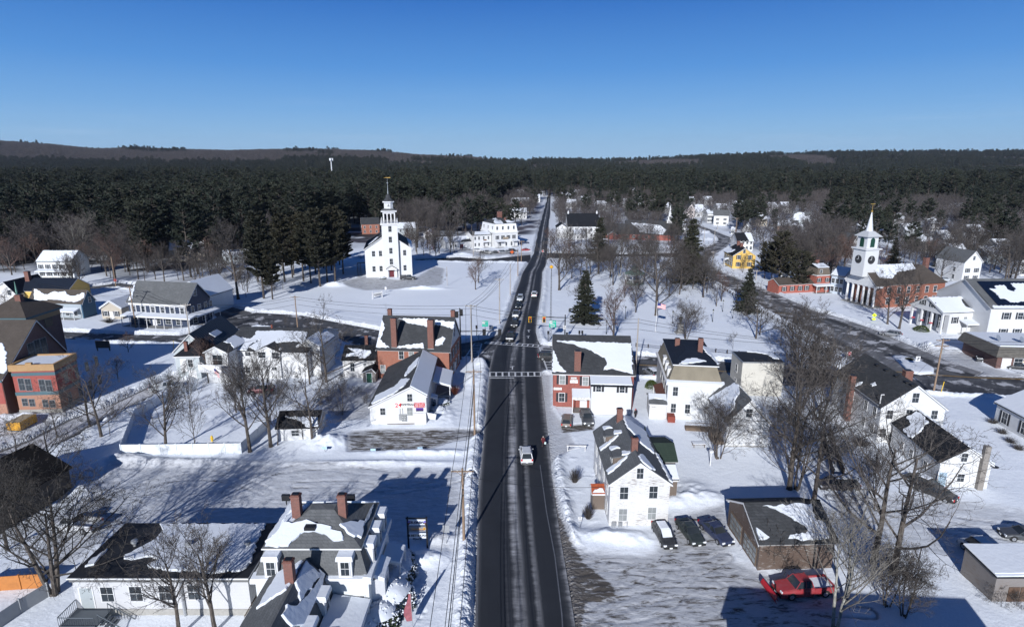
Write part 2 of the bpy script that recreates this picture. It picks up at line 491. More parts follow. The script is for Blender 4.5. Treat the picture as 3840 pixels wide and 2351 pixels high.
 def grid(s,face,us,zs,w=0.95,h=1.5,sh=0,at=None,light=0):
  for z in zs:
   for u in us:s.win(face,u,z,w,h,sh,at,light=light)
 def door(s,face,u,w=1.0,h=2.1,mat=None,at=None,z0=0.05,fr=True):
  mb=MB().box(-w/2,-0.06,0,w/2,0.04,h)
  o=mb.build('door',mat or WHITE,s.root)
  hd=MB().box(w*0.3,-0.12,h*0.45,w*0.38,-0.062,h*0.5).build('handle',METAL,o)
  if fr:
   f=MB().box(-w/2-.12,-0.05,0,-w/2-.002,0.03,h+.12).box(w/2+.002,-0.05,0,w/2+.12,0.03,h+.12).box(-w/2,-0.05,h+.002,w/2,0.03,h+.12).build('frame',WHITE,o)
  if face in 'SN':
   v=(0 if face=='S' else s.D)if at is None else at
   o.location=(u,v,z0);o.rotation_euler=(0,0,0 if face=='S' else math.pi)
  else:
   uu=(0 if face=='W' else s.W)if at is None else at
   o.location=(uu,u,z0);o.rotation_euler=(0,0,-math.pi/2 if face=='W' else math.pi/2)
  return o
 def chim(s,u,v,z0,z1,w=0.7,d=0.55,mat=None,cap=True):
  m=mat or BRICKC
  mb=MB().box(u-w/2,v-d/2,z0,u+w/2,v+d/2,z1-0.25)
  mb.box(u-w/2-.05,v-d/2-.05,z1-0.247,u+w/2+.05,v+d/2+.05,z1-0.08)
  mb.box(u-w/2+.02,v-d/2+.02,z1-0.078,u+w/2-.02,v+d/2-.02,z1)
  o=s.part('chimney',mb,m)
  if cap:MB().box(u-w/2+.1,v-d/2+.1,z1+.003,u+w/2-.1,v+d/2-.1,z1+.07).build('flue',BLACK,o)
  MB().box(u-w/2-.06,v-d/2-.06,z0+.0,u+w/2+.06,v+d/2+.06,z0+.12).build('flashing',METAL,o)
  return o
 def porch(s,x0,y0,x1,y1,z,posts,slope=0.25,dirn='S',snow=True,th=0.18,rail=False,step=True,rm=None,pr=0.07):
  """lean-to porch roof on posts; dirn = side it falls towards"""
  zz={(0,0):z,(1,0):z,(1,1):z,(0,1):z}
  for kx in(0,1):
   for ky in(0,1):
    up={'S':ky,'N':1-ky,'W':kx,'E':1-kx}[dirn]
    zz[(kx,ky)]=z+slope*up
  X=(x0,x1);Y=(y0,y1)
  ks=[(0,0),(1,0),(1,1),(0,1)]
  vs=[Vector((X[a],Y[b],zz[(a,b)]))for a,b in ks]
  mb=MB().add(vs+[v+Vector((0,0,th))for v in vs],[(0,3,2,1),(4,5,6,7),(0,1,5,4),(1,2,6,5),(2,3,7,6),(3,0,4,7)])
  o=s.part('porch_roof',mb,rm or WHITE)
  up=Vector((0,0,th))
  if dirn=='S':s.planes.append((vs[0]+up,vs[1]-vs[0],vs[3]-vs[0]))
  elif dirn=='N':s.planes.append((vs[3]+up,vs[2]-vs[3],vs[0]-vs[3]))
  elif dirn=='W':s.planes.append((vs[0]+up,vs[3]-vs[0],vs[1]-vs[0]))
  else:s.planes.append((vs[1]+up,vs[2]-vs[1],vs[0]-vs[1]))
  if snow:s.snow(len(s.planes)-1,th=0.16,parent=o,name='snow')
  for(px_,py_)in posts:
   s.part('post',MB().box(px_-pr,py_-pr,0.0,px_+pr,py_+pr,z+0.02),WHITE)
  if step:s.block('porch_floor',plain('porch_boards',(0.22,0.22,0.22)),x0+.1,y0+.1,-0.2,x1-.1,y1-.02,0.28)
  if rail:
   mb=MB();
   def rl(ax,ay,bx,by):
    L=math.hypot(bx-ax,by-ay);n=max(2,int(L/0.18))
    mb.tube((ax,ay,1.15),(bx,by,1.15),0.04,n=4)
    for i in range(n+1):
     t=i/n;mb.tube((ax+(bx-ax)*t,ay+(by-ay)*t,0.3),(ax+(bx-ax)*t,ay+(by-ay)*t,1.15),0.02,n=3,cap=False)
   rl(x0+.12,y0+.12,x1-.12,y0+.12)
   s.part('railing',mb,WHITE)
  return o
_wm={}
def window_mesh(w,h,light=0,frm=None):
 k=(w,h,light,frm)
 if k not in _wm:
  mb=MB();f=0.085 if not frm else .05;d=0.06
  mb.box(-w/2-f,-d,-h/2,-w/2,0.02,h/2).box(w/2,-d,-h/2,w/2+f,0.02,h/2)
  mb.box(-w/2-f,-d,h/2+.001,w/2+f,0.02,h/2+f*1.2).box(-w/2-f-.04,-d-.05,-h/2-f*.8,w/2+f+.04,0.02,-h/2-.001)
  mb.box(-w/2+.001,-0.045,-0.022,w/2-.001,0.01,0.022)
  mb.box(-0.009,-0.042,-h/2+.001,0.009,0.008,-0.024).box(-0.009,-0.042,0.024,0.009,0.008,h/2-.001)
  me=mb.mesh('window',plain('grey_frame',(.24,.26,.27),.6)if frm else WHITE)
  if light==1:
   pm=MB().box(-w/2,-0.03,-h/2,w/2,0.0,h/2).mesh('pane',GLASSL)
  else:
   pm=MB().box(-w/2,-0.03,-h/2,w/2,0.0,h/2).mesh('pane',GLASS)
  _wm[k]=(me,pm)
 return _wm[k]
_sm={}
def shutter_mesh(h,m):
 k=(h,m.name)
 if k not in _sm:_sm[k]=MB().box(-0.19,-0.05,-h/2-.04,0.19,-0.004,h/2+.04).mesh('shutter',m)
 return _sm[k]
def text_part(parent,txt,size,loc,rot=(math.pi/2,0,0),mat=None,align='CENTER',bold=0.0,sx=1.0):
 cu=bpy.data.curves.new('lettering','FONT');cu.body=txt;cu.size=size;cu.align_x=align;cu.align_y='CENTER'
 cu.extrude=0.006;cu.offset=bold;cu.resolution_u=2
 tmp=bpy.data.objects.new('lettering',cu);COL.objects.link(tmp)
 dg=bpy.context.evaluated_depsgraph_get();me=bpy.data.meshes.new_from_object(tmp.evaluated_get(dg))
 COL.objects.unlink(tmp);bpy.data.objects.remove(tmp)
 me.materials.clear();me.materials.append(mat or BLACK)
 o=bpy.data.objects.new('lettering',me);link(o,parent);o.location=loc;o.rotation_euler=rot
 o.scale=(sx,1,1)
 return o
_rng=np.random.default_rng(5)
_perm=_rng.random((256,256))
def vnoise(x,y):
 xi=np.floor(x).astype(int);yi=np.floor(y).astype(int);fx=x-xi;fy=y-yi
 fx=fx*fx*(3-2*fx);fy=fy*fy*(3-2*fy)
 a=_perm[xi&255,yi&255];b=_perm[(xi+1)&255,yi&255];c=_perm[xi&255,(yi+1)&255];d=_perm[(xi+1)&255,(yi+1)&255]
 return(a*(1-fx)+b*fx)*(1-fy)+(c*(1-fx)+d*fx)*fy
def fbm(x,y,o=4):
 s=0;a=0.5;t=0
 for i in range(o):
  s=s+a*vnoise(x*2**i+17.3*i,y*2**i-9.1*i);t+=a;a*=0.55
 return s/t
def sdf(poly,X,Y):
 """signed distance, negative inside"""
 P=np.array(poly,float);d=np.full(X.shape,1e9);ins=np.zeros(X.shape,bool)
 n=len(P)
 for i in range(n):
  a=P[i];b=P[(i+1)%n];e=b-a;L2=max(1e-9,e@e)
  t=np.clip(((X-a[0])*e[0]+(Y-a[1])*e[1])/L2,0,1)
  d=np.minimum(d,(X-a[0]-t*e[0])**2+(Y-a[1]-t*e[1])**2)
  if a[1]!=b[1]:
   c=((a[1]>Y)!=(b[1]>Y))&(X<(b[0]-a[0])*(Y-a[1])/(b[1]-a[1])+a[0])
   ins^=c
 d=np.sqrt(d)
 return np.where(ins,-d,d)
def smooth(e0,e1,x):
 t=np.clip((x-e0)/(e1-e0),0,1);return t*t*(3-2*t)
ROADS={'main_road':[(('F',1120,1650),('F',1402,1650)),(('F',1143,1509),('F',1385,1509)),(('F',1148,1300),('F',1350,1300)),(('F',1152,1170),('F',1330,1170)),(('F',1165,1040),('F',1317,
1040)),(('F',1178,905),('F',1302,905)),(('E4',505,1400),('E4',1235,1400)),(('E4',560,1150),('E4',1225,1150)),(('E4',640,970),('E4',1195,970)),(('E4',690,850),('E4',1165,850)),(('E4',
790,600),('E4',1190,600)),(('E4',880,300),('E4',1240,300)),(('E4',985,0),('E4',1262,0)),(('3',45,790),('3',205,790)),(('3',95,700),('3',215,700)),(('3',135,500),('3',225,500)),(('3',
190,300),('3',245,300)),(('P',2052,740),('P',2066,740)),(('P',2056,705),('P',2065,705))],'cross_road':[(('1',-500,545),('1',-500,600)),(('1',480,565),('1',560,640)),(('1',1100,590),(
'1',1000,655)),(('1',1560,600),('1',1600,672)),(('E3',300,175),('E3',300,300)),(('E3',560,95),('E3',720,280)),(('E3',640,0),('E3',860,165)),(('P',960,1172),('P',968,1221)),(('P',1132,
1183),('P',1100,1240)),(('P',1261,1208),('P',1225,1262)),(('P',1416,1238),('P',1350,1302)),(('P',1600,1272),('P',1560,1328)),(('P',1730,1288),('P',1720,1343)),(('P',1832,1270),('P',
1815,1350)),(('P',1883,1247),('E4',510,1360)),(('E4',1165,900),('E4',1235,1400)),(('E4',1230,1030),('E4',1330,1395)),(('P',2200,1312),('P',2200,1398)),(('P',2386,1334),('P',2386,1409)),((
'P',2713,1356),('P',2713,1430)),(('P',2949,1383),('P',2949,1455)),(('P',3200,1388),('P',3200,1466)),(('P',3400,1398),('P',3400,1468)),(('P',3640,1410),('P',3640,1480)),(('P',4100,1425),(
'P',4100,1505))],'diagonal_road':[(('P',2500,838),('P',2500,848)),(('E6',80,322),('E6',85,362)),(('E6',300,398),('E6',200,410)),(('E6',450,462),('E6',330,480)),(('E6',548,495),('E6',
352,525)),(('E6',535,560),('E6',330,570)),(('E6',450,640),('E6',170,640)),(('E6',365,695),('E6',-40,700)),(('E6',200,810),('E6',-40,850)),(('E6',210,900),('E6',0,930)),(('E6',380,975),(
'E6',100,1000)),(('E6',640,1075),('E6',230,1070)),(('E6',900,1180),('E6',640,1290)),(('4',150,812),('4',0,905)),(('4',330,890),('4',100,965)),(('4',500,965),('4',300,1075)),(('4',700,
1020),('4',450,1155)),(('4',900,1085),('4',640,1262)),(('4',1060,1142),('4',760,1345)),(('4',1250,1230),('4',860,1440)),(('4',1400,1292),('P',3215,1405)),(('4',1650,1400),('P',3380,
1440)),(('4',1950,1500),('P',3530,1470))],'back_street':[(('P',2040,948),('P',2040,974)),(('P',2200,952),('P',2200,968)),(('P',2390,953),('P',2390,966)),(('P',2560,948),('P',2560,968)),((
'P',2640,950),('P',2640,985))],'west_street':[(('2',900,1085),('2',900,1096)),(('2',1370,1098),('2',1380,1112)),(('2',1560,1092),('2',1660,1116)),(('2',1760,1078),('2',1850,1126)),((
'2',2010,1098),('2',2060,1122)),(('P',1990,955),('P',1990,986))],'upper_street':[(('P',-100,1092),('P',-100,1108)),(('P',200,1086),('P',200,1100)),(('P',288,1082),('P',305,1093)),((
'P',450,1062),('P',450,1078)),(('P',560,1075),('P',560,1095)),(('P',700,1103),('P',680,1130)),(('P',800,1132),('P',760,1160)),(('P',945,1172),('P',850,1210))],'side_street':[(('1',-
100,1640),('1',160,1700)),(('1',250,1509),('1',560,1540)),(('1',600,1330),('1',960,1310)),(('1',950,1210),('1',1380,1110)),(('1',1500,950),('1',1600,1010))],}
ROADW={k:[(G(*a),G(*b))for a,b in v]for k,v in ROADS.items()}
ROADP={k:[tuple(a.xy)for a,b in v]+[tuple(b.xy)for a,b in reversed(v)]for k,v in ROADW.items()}
def gpoly(c,pts):return[tuple(G(c,x,y).xy)for x,y in pts]
LOTS=[(gpoly('F',[(250,1125),(300,1103),(760,1112),(1112,1125),(1120,1250),(1085,1330),(640,1270),(290,1270),(100,1420),(30,1420),(210,1180)]),0.42,1.6),(gpoly('5',[(780,1260),(840,
1205),(1050,1185),(1880,1185),(1990,1180),(1990,1230),(1880,1262),(1700,1300),(1480,1370),(800,1385)]),0.80,0.8),(gpoly('D2',[(560,790),(700,850),(1180,880),(1300,860),(1420,560),(
1900,440),(1935,600),(1930,900),(2150,1020),(2330,1050),(2700,1060),(2950,1200),(2900,1750),(560,1750),(470,1200)]),0.66,1.6),(gpoly('D2',[(290,60),(400,230),(470,520),(560,760),(700,
960),(930,1130),(980,1250),(700,1330),(640,1750),(480,1750),(420,1100),(350,500)]),0.93,0.5),(gpoly('2',[(760,1290),(950,1245),(1240,1280),(1420,1245),(1560,1160),(1640,1180),(1620,
1320),(1250,1362),(950,1370),(770,1330)]),0.64,1.2),(gpoly('D3',[(820,300),(1150,300),(1600,340),(1950,370),(2600,480),(2600,950),(2050,880),(1500,780),(1000,560)]),0.36,1.5),(gpoly(
'7',[(1380,150),(1900,180),(1950,280),(2500,420),(2500,540),(1900,545),(1500,300)]),0.52,0.8),(gpoly('5',[(620,820),(1000,800),(1200,880),(960,1100),(700,1120),(560,950)]),0.55,1.5),(
gpoly('D6',[(0,1090),(870,1150),(1450,1200),(1780,1190),(1750,1290),(1300,1280),(500,1270),(-300,1180)]),0.50,0.8),(gpoly('E3',[(800,950),(1000,820),(1560,850),(1500,1060),(1080,1090),(
860,1010)]),0.62,0.6),(gpoly('6',[(130,450),(250,480),(260,760),(480,1100),(190,1300),(130,900),(120,650)]),0.42,0.5),(gpoly('6',[(330,930),(620,900),(620,960),(340,990)]),0.85,0.3),(
gpoly('1',[(0,1320),(350,1250),(560,1200),(950,1200),(600,1330),(250,1509),(0,1640)]),0.28,1.0),(gpoly('E7',[(400,0),(560,30),(560,120),(400,140)]),0.3,1.0),]
PILES=[('D2',800,730,4.6,1.3,.6),('D2',1100,760,3.0,1.3,.6),('D2',1650,400,4.5,1.6,.7),('D2',1480,440,2.5,1.6,.5),('2',1450,1360,8.0,1.6,1.3),('2',690,1330,4.5,2.5,1.6),('2',2150,1110,
9.0,4.0,2.0),('2',1820,1060,6.0,3.0,1.3),('5',1500,1400,9,1.0,.6),('5',620,1300,3.5,2.5,1.2),('5',1960,640,2.5,3.0,1.2),('5',1900,760,1.6,5,1.1),('5',1620,1080,2.5,4,.9),('7',1520,
150,7,3,1.4),('7',1350,280,5,2.2,.5),('8',1000,170,3,1.6,1.1),('8',1250,190,6,1.2,.8),('8',1700,190,7,.9,.6),('8',800,260,3,2.5,.9),('8',680,420,3,2,.8),('F',900,1118,12,.8,.5),('E3',
920,910,2.2,1.6,.8),('3',1630,580,9,4,1.2),('3',1560,520,8,4,1.6),('D1',1750,760,2.5,1.2,.8),('D1',1650,930,2.2,1.4,.7),('D1',1900,1200,1.0,9,.35),('1',1700,560,6,2,1.0),('1',300,1320,
9,1.2,.9),('6',1480,1480,2.5,2,.5)]
TRACKS=[('D1',[(-100,330),(200,190),(600,120),(1000,150),(1350,190)]),('D1',[(500,275),(1000,268),(1350,330),(1850,235),(2000,200)]),('D1',[(900,330),(1300,300),(1750,250)]),('8',[(
1100,400),(1500,300),(1900,330),(2150,420)]),('8',[(800,620),(1050,430),(1300,330),(1800,260)]),('D2',[(440,1150),(800,1240),(1200,1150),(1420,900)]),('D2',[(480,1300),(900,1420),(
1400,1300),(1620,900)]),('D2',[(460,1050),(900,980),(1500,1050),(1900,900)]),('D2',[(600,1500),(1000,1300),(1600,1200),(2200,1280)]),('D3',[(0,1000),(300,1150),(700,1250),(1200,1300)]),(
'2',[(1650,1190),(1600,1310),(1350,1350),(900,1330)]),('2',[(1500,1180),(1450,1290),(1200,1320)]),('5',[(1960,1215),(1500,1230),(1000,1300),(850,1340)]),('5',[(1960,1240),(1500,1300),(
1100,1350)]),('D3',[(2464,600),(2000,560),(1500,420),(900,360)]),('D3',[(2464,760),(1900,640),(1500,520),(1150,400)]),('7',[(2050,500),(1900,300),(1700,200),(1500,220)]),('E3',[(800,
1000),(1000,960),(1500,900)])]
WALKS=[('3',[(200,1190),(320,1185),(420,1190)]),('3',[(210,1250),(330,1235),(470,1245)]),('D2',[(1280,60),(1440,210),(1500,260)]),('5',[(1300,1500),(1300,1390),(1290,1320)]),('6',[(
1290,1370),(1330,1430),(1380,1500)]),('3',[(430,1240),(560,1180),(900,1080),(1000,1000)]),('1',[(1000,1450),(1400,1300),(1700,1250),(1950,1400)]),('2',[(1130,1400),(1060,1450)]),('D1',[(
1500,1000),(1560,1250),(1600,1500)]),('3',[(1160,1390),(1300,1400),(1400,1395)])]
WOODS=[[(-2500,250),(-130,232),(-118,290),(-80,300),(-62,330),(-40,345),(-12,350),(12,360),(22,420),(30,600),(34,900),(60,1400),(60,9000),(-9000,9000),(-9000,300)],[(60,1400),(44,950),(
160,760),(330,680),(600,600),(900,560),(2500,540),(9000,600),(9000,9000),(60,9000)]]
def tracks(X,Y):
 out=np.zeros(X.shape)
 for c,pts in TRACKS:
  P=[G(c,x,y).xy for x,y in pts]
  if max(p.y for p in P)>320:continue
  Q=[]
  for i in range(len(P)-1):
   p0=P[max(0,i-1)];p1=P[i];p2=P[i+1];p3=P[min(len(P)-1,i+2)]
   for k in range(6):
    t=k/6;Q.append(.5*((2*p1)+(p2-p0)*t+(2*p0-5*p1+4*p2-p3)*t*t+(3*p1-p0-3*p2+p3)*t*t*t))
  Q.append(P[-1])
  lo=min(p.y for p in Q)-3;hi=max(p.y for p in Q)+3;xl=min(p.x for p in Q)-3;xh=max(p.x for p in Q)+3
  m=(Y>lo)&(Y<hi)&(X>xl)&(X<xh);x=X[m];y=Y[m];d=np.full(x.shape,1e9)
  for a,b in zip(Q,Q[1:]):
   e=b-a;L2=max(1e-9,e.x**2+e.y**2);t=np.clip(((x-a.x)*e.x+(y-a.y)*e.y)/L2,0,1);d=np.minimum(d,(x-a.x-t*e.x)**2+(y-a.y-t*e.y)**2)
  d=np.sqrt(d);out[m]=np.maximum(out[m],np.exp(-((d-.78)/.17)**2)*(.45+.8*vnoise(x*.8,y*.8)))
 return np.clip(out,0,1)
def prints(X,Y):
 out=np.zeros(X.shape);rs=random.Random(2)
 for c,pts in WALKS:
  P=[G(c,x,y)for x,y in pts]
  for a,b in zip(P,P[1:]):
   n=int((b-a).length/.7)
   for k in range(n):
    q=a.lerp(b,k/n);qx=q.x+rs.uniform(-.12,.12)+(.18 if k%2 else-.18);qy=q.y+rs.uniform(-.1,.1)
    m=(abs(X-qx)<.8)&(abs(Y-qy)<.8);out[m]=np.maximum(out[m],np.exp(-((X[m]-qx)**2+(Y[m]-qy)**2)/.045))
 return out
def masks(X,Y):
 rd=np.full(X.shape,1e9)
 for k,p in ROADP.items():
  rd=np.minimum(rd,sdf(p,X,Y))
 dirt=np.zeros(X.shape)
 for p,st,fe in LOTS:
  d=sdf(p,X,Y)
  dirt=np.maximum(dirt,st*smooth(fe,-fe,d))
 if X.size>10:dirt=np.maximum(dirt,tracks(X,Y)*.75)
 return rd,dirt
def ground_h(X,Y,rd,dirt):
 near=np.clip(1-(Y-250)/200,0,1)
 lawn=0.22+0.16*(fbm(X*0.12,Y*0.12,3)-0.5)+0.03*(fbm(X*1.3,Y*1.3,2)-0.5)*near
 h=lawn*(1-smooth(0.15,0.5,dirt)*0.75)+smooth(.2,.5,dirt)*0.10*(fbm(X*1.1,Y*2.4,3)-.5)*near
 bank=np.exp(-((rd-1.15)/0.75)**2)*(0.25+0.95*fbm(X*0.5,Y*0.5,2))*0.75
 lump=0.30*(fbm(X*2.2+5,Y*2.2,3)-0.4)*np.exp(-((rd-1.2)/1.1)**2)
 lump=lump+0.42*(fbm(X*3.6,Y*3.6+9,3)-.45)*np.exp(-((rd-1.0)/.9)**2)*near
 h=h+(bank+lump)*(1-smooth(.15,.4,dirt))
 h=h+near*.10*np.maximum(0,fbm(X*.9+31,Y*.9,4)-.62)*4*smooth(1.0,3.0,rd)*smooth(14,4,rd)
 for c,x,y,rx,ry,hh in PILES:
  g=G(c,x,y)
  q=np.exp(-(((X-g.x)/rx)**2+((Y-g.y)/ry)**2)*1.4)
  h=h+q*hh*(0.55+0.9*(fbm(X*1.1+3,Y*1.1,4)-0.2))
 h=np.where(rd<0,-0.12,-0.12+(h+0.12)*smooth(0.0,0.55,rd))
 Z=hills(X,Y)
 return h+Z
def hills(X,Y):
 A=np.arctan2(X,Y)
 px_=1920+np.tan(A)*FPX*1.03
 row=np.interp(px_,[-600,0,200,366,495,861,1160,1434,1560,1760,1930,2250,2420,2650,2900,3300,3840,4400],[529,537,550,566,562,570,565,572,585,592,604,606,600,592,583,578,573,570])
 top=42+(611-row)/2300*3400
 t=smooth(1400,3300,Y)
 return np.clip(top-14,0,400)*t*(1+0.05*(fbm(X*.002,Y*.002,3)-.5))*np.where(Y>3300,np.clip(1-(Y-3300)/9000,.3,1),1)
def P2_(x,y):return tuple(G('P',x,y).xy)
def build_ground():
 ys=[18.0]
 while ys[-1]<430:ys.append(ys[-1]*1.0034 if ys[-1]>40 else ys[-1]+0.25)
 while ys[-1]<9500:ys.append(ys[-1]*1.03)
 ys=np.array(ys);nx=940
 tx=np.linspace(-1.2,1.2,nx)
 Y,T=np.meshgrid(ys,tx,indexing='ij');X=T*(Y+6)
 rd,dirt=masks(X,Y)
 Z=ground_h(X,Y,rd,dirt)-.14*prints(X,Y)*(rd>0)-.07*tracks(X,Y)*(rd>0)
 wood=np.zeros(X.shape)
 for w in WOODS:wood=np.maximum(wood,smooth(6,-6,sdf(w,X,Y)))
 for w in([P2_(2085,905),P2_(2600,925),P2_(2640,880),P2_(2900,1010),P2_(3150,1060),P2_(3700,950),P2_(4000,960),(700,620),(330,700),(50,900)],[P2_(-500,1010),P2_(180,985),P2_(420,1050),
P2_(560,1060),P2_(760,1085),P2_(960,1040),P2_(1000,940),P2_(-600,940)],[P2_(1660,900),P2_(1980,850),P2_(2030,745),P2_(1800,778),P2_(1450,860)]):
  wood=np.maximum(wood,smooth(3,-8,sdf(w,X,Y))*smooth(2,6,rd)*smooth(.34,.62,fbm(X*.06,Y*.05,4))*.5)
 ny=len(ys)
 co=np.stack([X,Y,Z],-1).reshape(-1,3)
 me=bpy.data.meshes.new('snow_ground')
 idx=np.arange(ny*nx).reshape(ny,nx)
 q=np.stack([idx[:-1,:-1],idx[:-1,1:],idx[1:,1:],idx[1:,:-1]],-1).reshape(-1,4)
 me.vertices.add(len(co));me.vertices.foreach_set('co',co.ravel())
 wood=wood*np.where(Y<650,.30+.70*smooth(.35,.6,fbm(X*.07,Y*.07,4)),1)
 me.loops.add(q.size);me.loops.foreach_set('vertex_index',q.ravel())
 me.polygons.add(len(q));me.polygons.foreach_set('loop_start',np.arange(0,q.size,4));me.polygons.foreach_set('loop_total',np.full(len(q),4))
 me.polygons.foreach_set('use_smooth',np.ones(len(q),bool))
 me.update()
 for nm,a in(('dirt',dirt),('wood',wood),('kerb',np.exp(-np.clip(rd,0,50)/0.9))):
  at=me.attributes.new(nm,'FLOAT','POINT');at.data.foreach_set('value',a.ravel().astype(np.float32))
 m,n,l,b=newmat('snow_ground')
 def attr(k):
  a=n.new('ShaderNodeAttribute');a.attribute_name=k;return a.outputs['Fac']
 v=objvec(n,l)
 big=nz(n,l,0.05,4,v);mid=nz(n,l,0.6,5,v);vs=objvec(n,l,(0.8,3.0,1));st=nz(n,l,0.55,8,vs,0.74,0.5);st2=nz(n,l,2.6,5,vs,0.7,0.3)
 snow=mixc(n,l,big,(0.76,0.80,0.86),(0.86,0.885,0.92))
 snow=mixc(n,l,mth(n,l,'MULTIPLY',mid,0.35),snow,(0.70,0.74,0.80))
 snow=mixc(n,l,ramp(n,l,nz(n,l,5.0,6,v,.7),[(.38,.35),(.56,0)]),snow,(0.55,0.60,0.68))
 packed=mixc(n,l,st2,(0.20,0.20,0.21),(0.58,0.59,0.62))
 mud=mixc(n,l,st2,(0.035,0.03,0.027),(0.13,0.115,0.10))
 d=attr('dirt')
 s1=mth(n,l,'ADD',d,mth(n,l,'MULTIPLY',mth(n,l,'SUBTRACT',st,0.5),0.9))
 k1=ramp(n,l,s1,[(0.10,0),(0.50,1)])
 k1=mth(n,l,'MULTIPLY',k1,ramp(n,l,d,[(0.02,0),(0.2,1)]))
 s2=mth(n,l,'ADD',mth(n,l,'MULTIPLY',d,0.85),mth(n,l,'MULTIPLY',mth(n,l,'SUBTRACT',st,0.5),1.5))
 k2=ramp(n,l,s2,[(0.56,0),(0.74,1)])
 k2=mth(n,l,'MULTIPLY',k2,ramp(n,l,d,[(0.2,0),(0.33,1)]))
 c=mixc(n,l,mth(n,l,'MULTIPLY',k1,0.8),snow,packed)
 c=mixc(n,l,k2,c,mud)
 kb=mth(n,l,'MULTIPLY',attr('kerb'),ramp(n,l,st2,[(0.35,0.1),(0.7,0.85)]))
 c=mixc(n,l,kb,c,(0.25,0.24,0.24))
 far=nz(n,l,0.006,8,v,0.7)
 wd=mixc(n,l,ramp(n,l,far,[(0.42,0),(0.56,1)]),(0.030,0.031,0.034),(0.100,0.082,0.092))
 c=mixc(n,l,attr('wood'),c,wd)
 l.new(c,b.inputs['Base Color']);b.inputs['Roughness'].default_value=0.6;b.inputs['Specular IOR Level'].default_value=0.2
 vo=n.new('ShaderNodeTexVoronoi');vo.inputs['Scale'].default_value=3.2;l.new(v,vo.inputs['Vector'])
 h=mth(n,l,'ADD',mth(n,l,'MULTIPLY',nz(n,l,1.7,6,v,0.62),0.6),mth(n,l,'MULTIPLY',st2,mth(n,l,'ADD',mth(n,l,'MULTIPLY',d,.9),0.1)))
 h=mth(n,l,'ADD',h,mth(n,l,'MULTIPLY',vo.outputs['Distance'],mth(n,l,'MULTIPLY',attr('kerb'),-3.0)))
 bump(n,l,h,b,0.6,0.18)
 me.materials.append(m)
 o=bpy.data.objects.new('snow_ground',me);COL.objects.link(o)
 tag(o,kind='structure')
 return o
def roadmat(name,base,stops,stretch=0.03,amt=1.0,patchy=0.0,floor=0.0):
 """asphalt with salt and packed-snow streaks across its width"""
 m,n,l,b=newmat(name)
 uv=n.new('ShaderNodeUVMap');s=n.new('ShaderNodeSeparateXYZ');l.new(uv.outputs[0],s.inputs[0])
 mp=n.new('ShaderNodeMapping');mp.inputs['Scale'].default_value=(5,0.045,1);l.new(uv.outputs[0],mp.inputs[0])
 f=nz(n,l,1.0,5,mp.outputs[0],0.6)
 mp2=n.new('ShaderNodeMapping');mp2.inputs['Scale'].default_value=(3,0.9,1);l.new(uv.outputs[0],mp2.inputs[0])
 f2=nz(n,l,1.0,6,mp2.outputs[0],0.7)
 v=objvec(n,l);g=nz(n,l,25,3,v);g2=nz(n,l,0.25,4,v)
 u=mth(n,l,'ADD',s.outputs[0],mth(n,l,'MULTIPLY',mth(n,l,'SUBTRACT',f2,0.5),0.07))
 band=ramp(n,l,u,stops)
 k=mth(n,l,'MULTIPLY',band,mth(n,l,'MULTIPLY',ramp(n,l,f,[(0.36,0.12),(0.62,1.0)]),ramp(n,l,f2,[(0.34,0.25),(0.62,1.0)])))
 if floor:k=mth(n,l,'MAXIMUM',k,mth(n,l,'MULTIPLY',band,floor))
 if patchy:k=mth(n,l,'MAXIMUM',k,ramp(n,l,mth(n,l,'ADD',g2,mth(n,l,'MULTIPLY',f2,.3)),[(0.72-patchy*.2,0),(0.80-patchy*.2,.8)]))
 c=mixc(n,l,g,tuple(x*0.8 for x in base),tuple(x*1.25 for x in base))
 c=mixc(n,l,g2,c,tuple(x*0.6 for x in base))
 c=mixc(n,l,mth(n,l,'MULTIPLY',k,amt),c,(0.52,0.52,0.54))
 l.new(c,b.inputs['Base Color'])
 b.inputs['Roughness'].default_value=0.75;b.inputs['Specular IOR Level'].default_value=0.25
 bump(n,l,f2,b,0.2,0.03)
 return m
ROADMATS={'main_road':roadmat('main_asphalt',(0.027,0.030,0.037),[(0.0,0.85),(0.03,0.2),(0.06,0.02),(0.30,0.0),(0.34,0.12),(0.38,0.05),(0.40,0.45),(0.43,1.0),(0.49,1.0),(0.53,0.25),(
0.55,.05),(0.61,0.02),(0.64,0.5),(0.67,0.35),(0.70,0.02),(0.90,0.0),(0.955,0.15),(1.0,0.85)]),'cross_road':roadmat('cross_asphalt',(0.032,0.034,0.04),[(0.0,0.5),(0.08,0.1),(0.3,0.25),(
0.45,0.15),(0.55,0.2),(0.9,0.08),(1.0,0.5)],patchy=0.12),'diagonal_road':roadmat('diagonal_asphalt',(0.045,0.045,0.048),[(0.0,0.9),(0.13,0.55),(0.17,0.02),(0.27,0.05),(0.33,0.4),(0.42,
0.12),(0.5,0.3),(0.62,0.55),(0.8,0.1),(0.95,0.1),(1.0,0.7)],patchy=0.25,floor=.35),'back_street':roadmat('back_asphalt',(0.03,0.028,0.027),[(0.0,0.4),(0.1,0.02),(0.9,0.05),(1.0,0.5)]),
'west_street':roadmat('west_asphalt',(0.03,0.03,0.032),[(0.0,0.4),(0.1,0.02),(0.9,0.05),(1.0,0.5)]),'upper_street':roadmat('upper_asphalt',(0.04,0.04,0.045),[(0.0,0.6),(0.2,0.15),(
0.5,0.5),(0.7,0.1),(1.0,0.5)]),'side_street':roadmat('side_asphalt',(0.035,0.035,0.038),[(0.0,0.1),(0.08,0.2),(0.15,1.0),(0.75,1.0),(0.82,0.3),(0.9,0.02),(1.0,0.02)],amt=1.25,floor=
.85),}
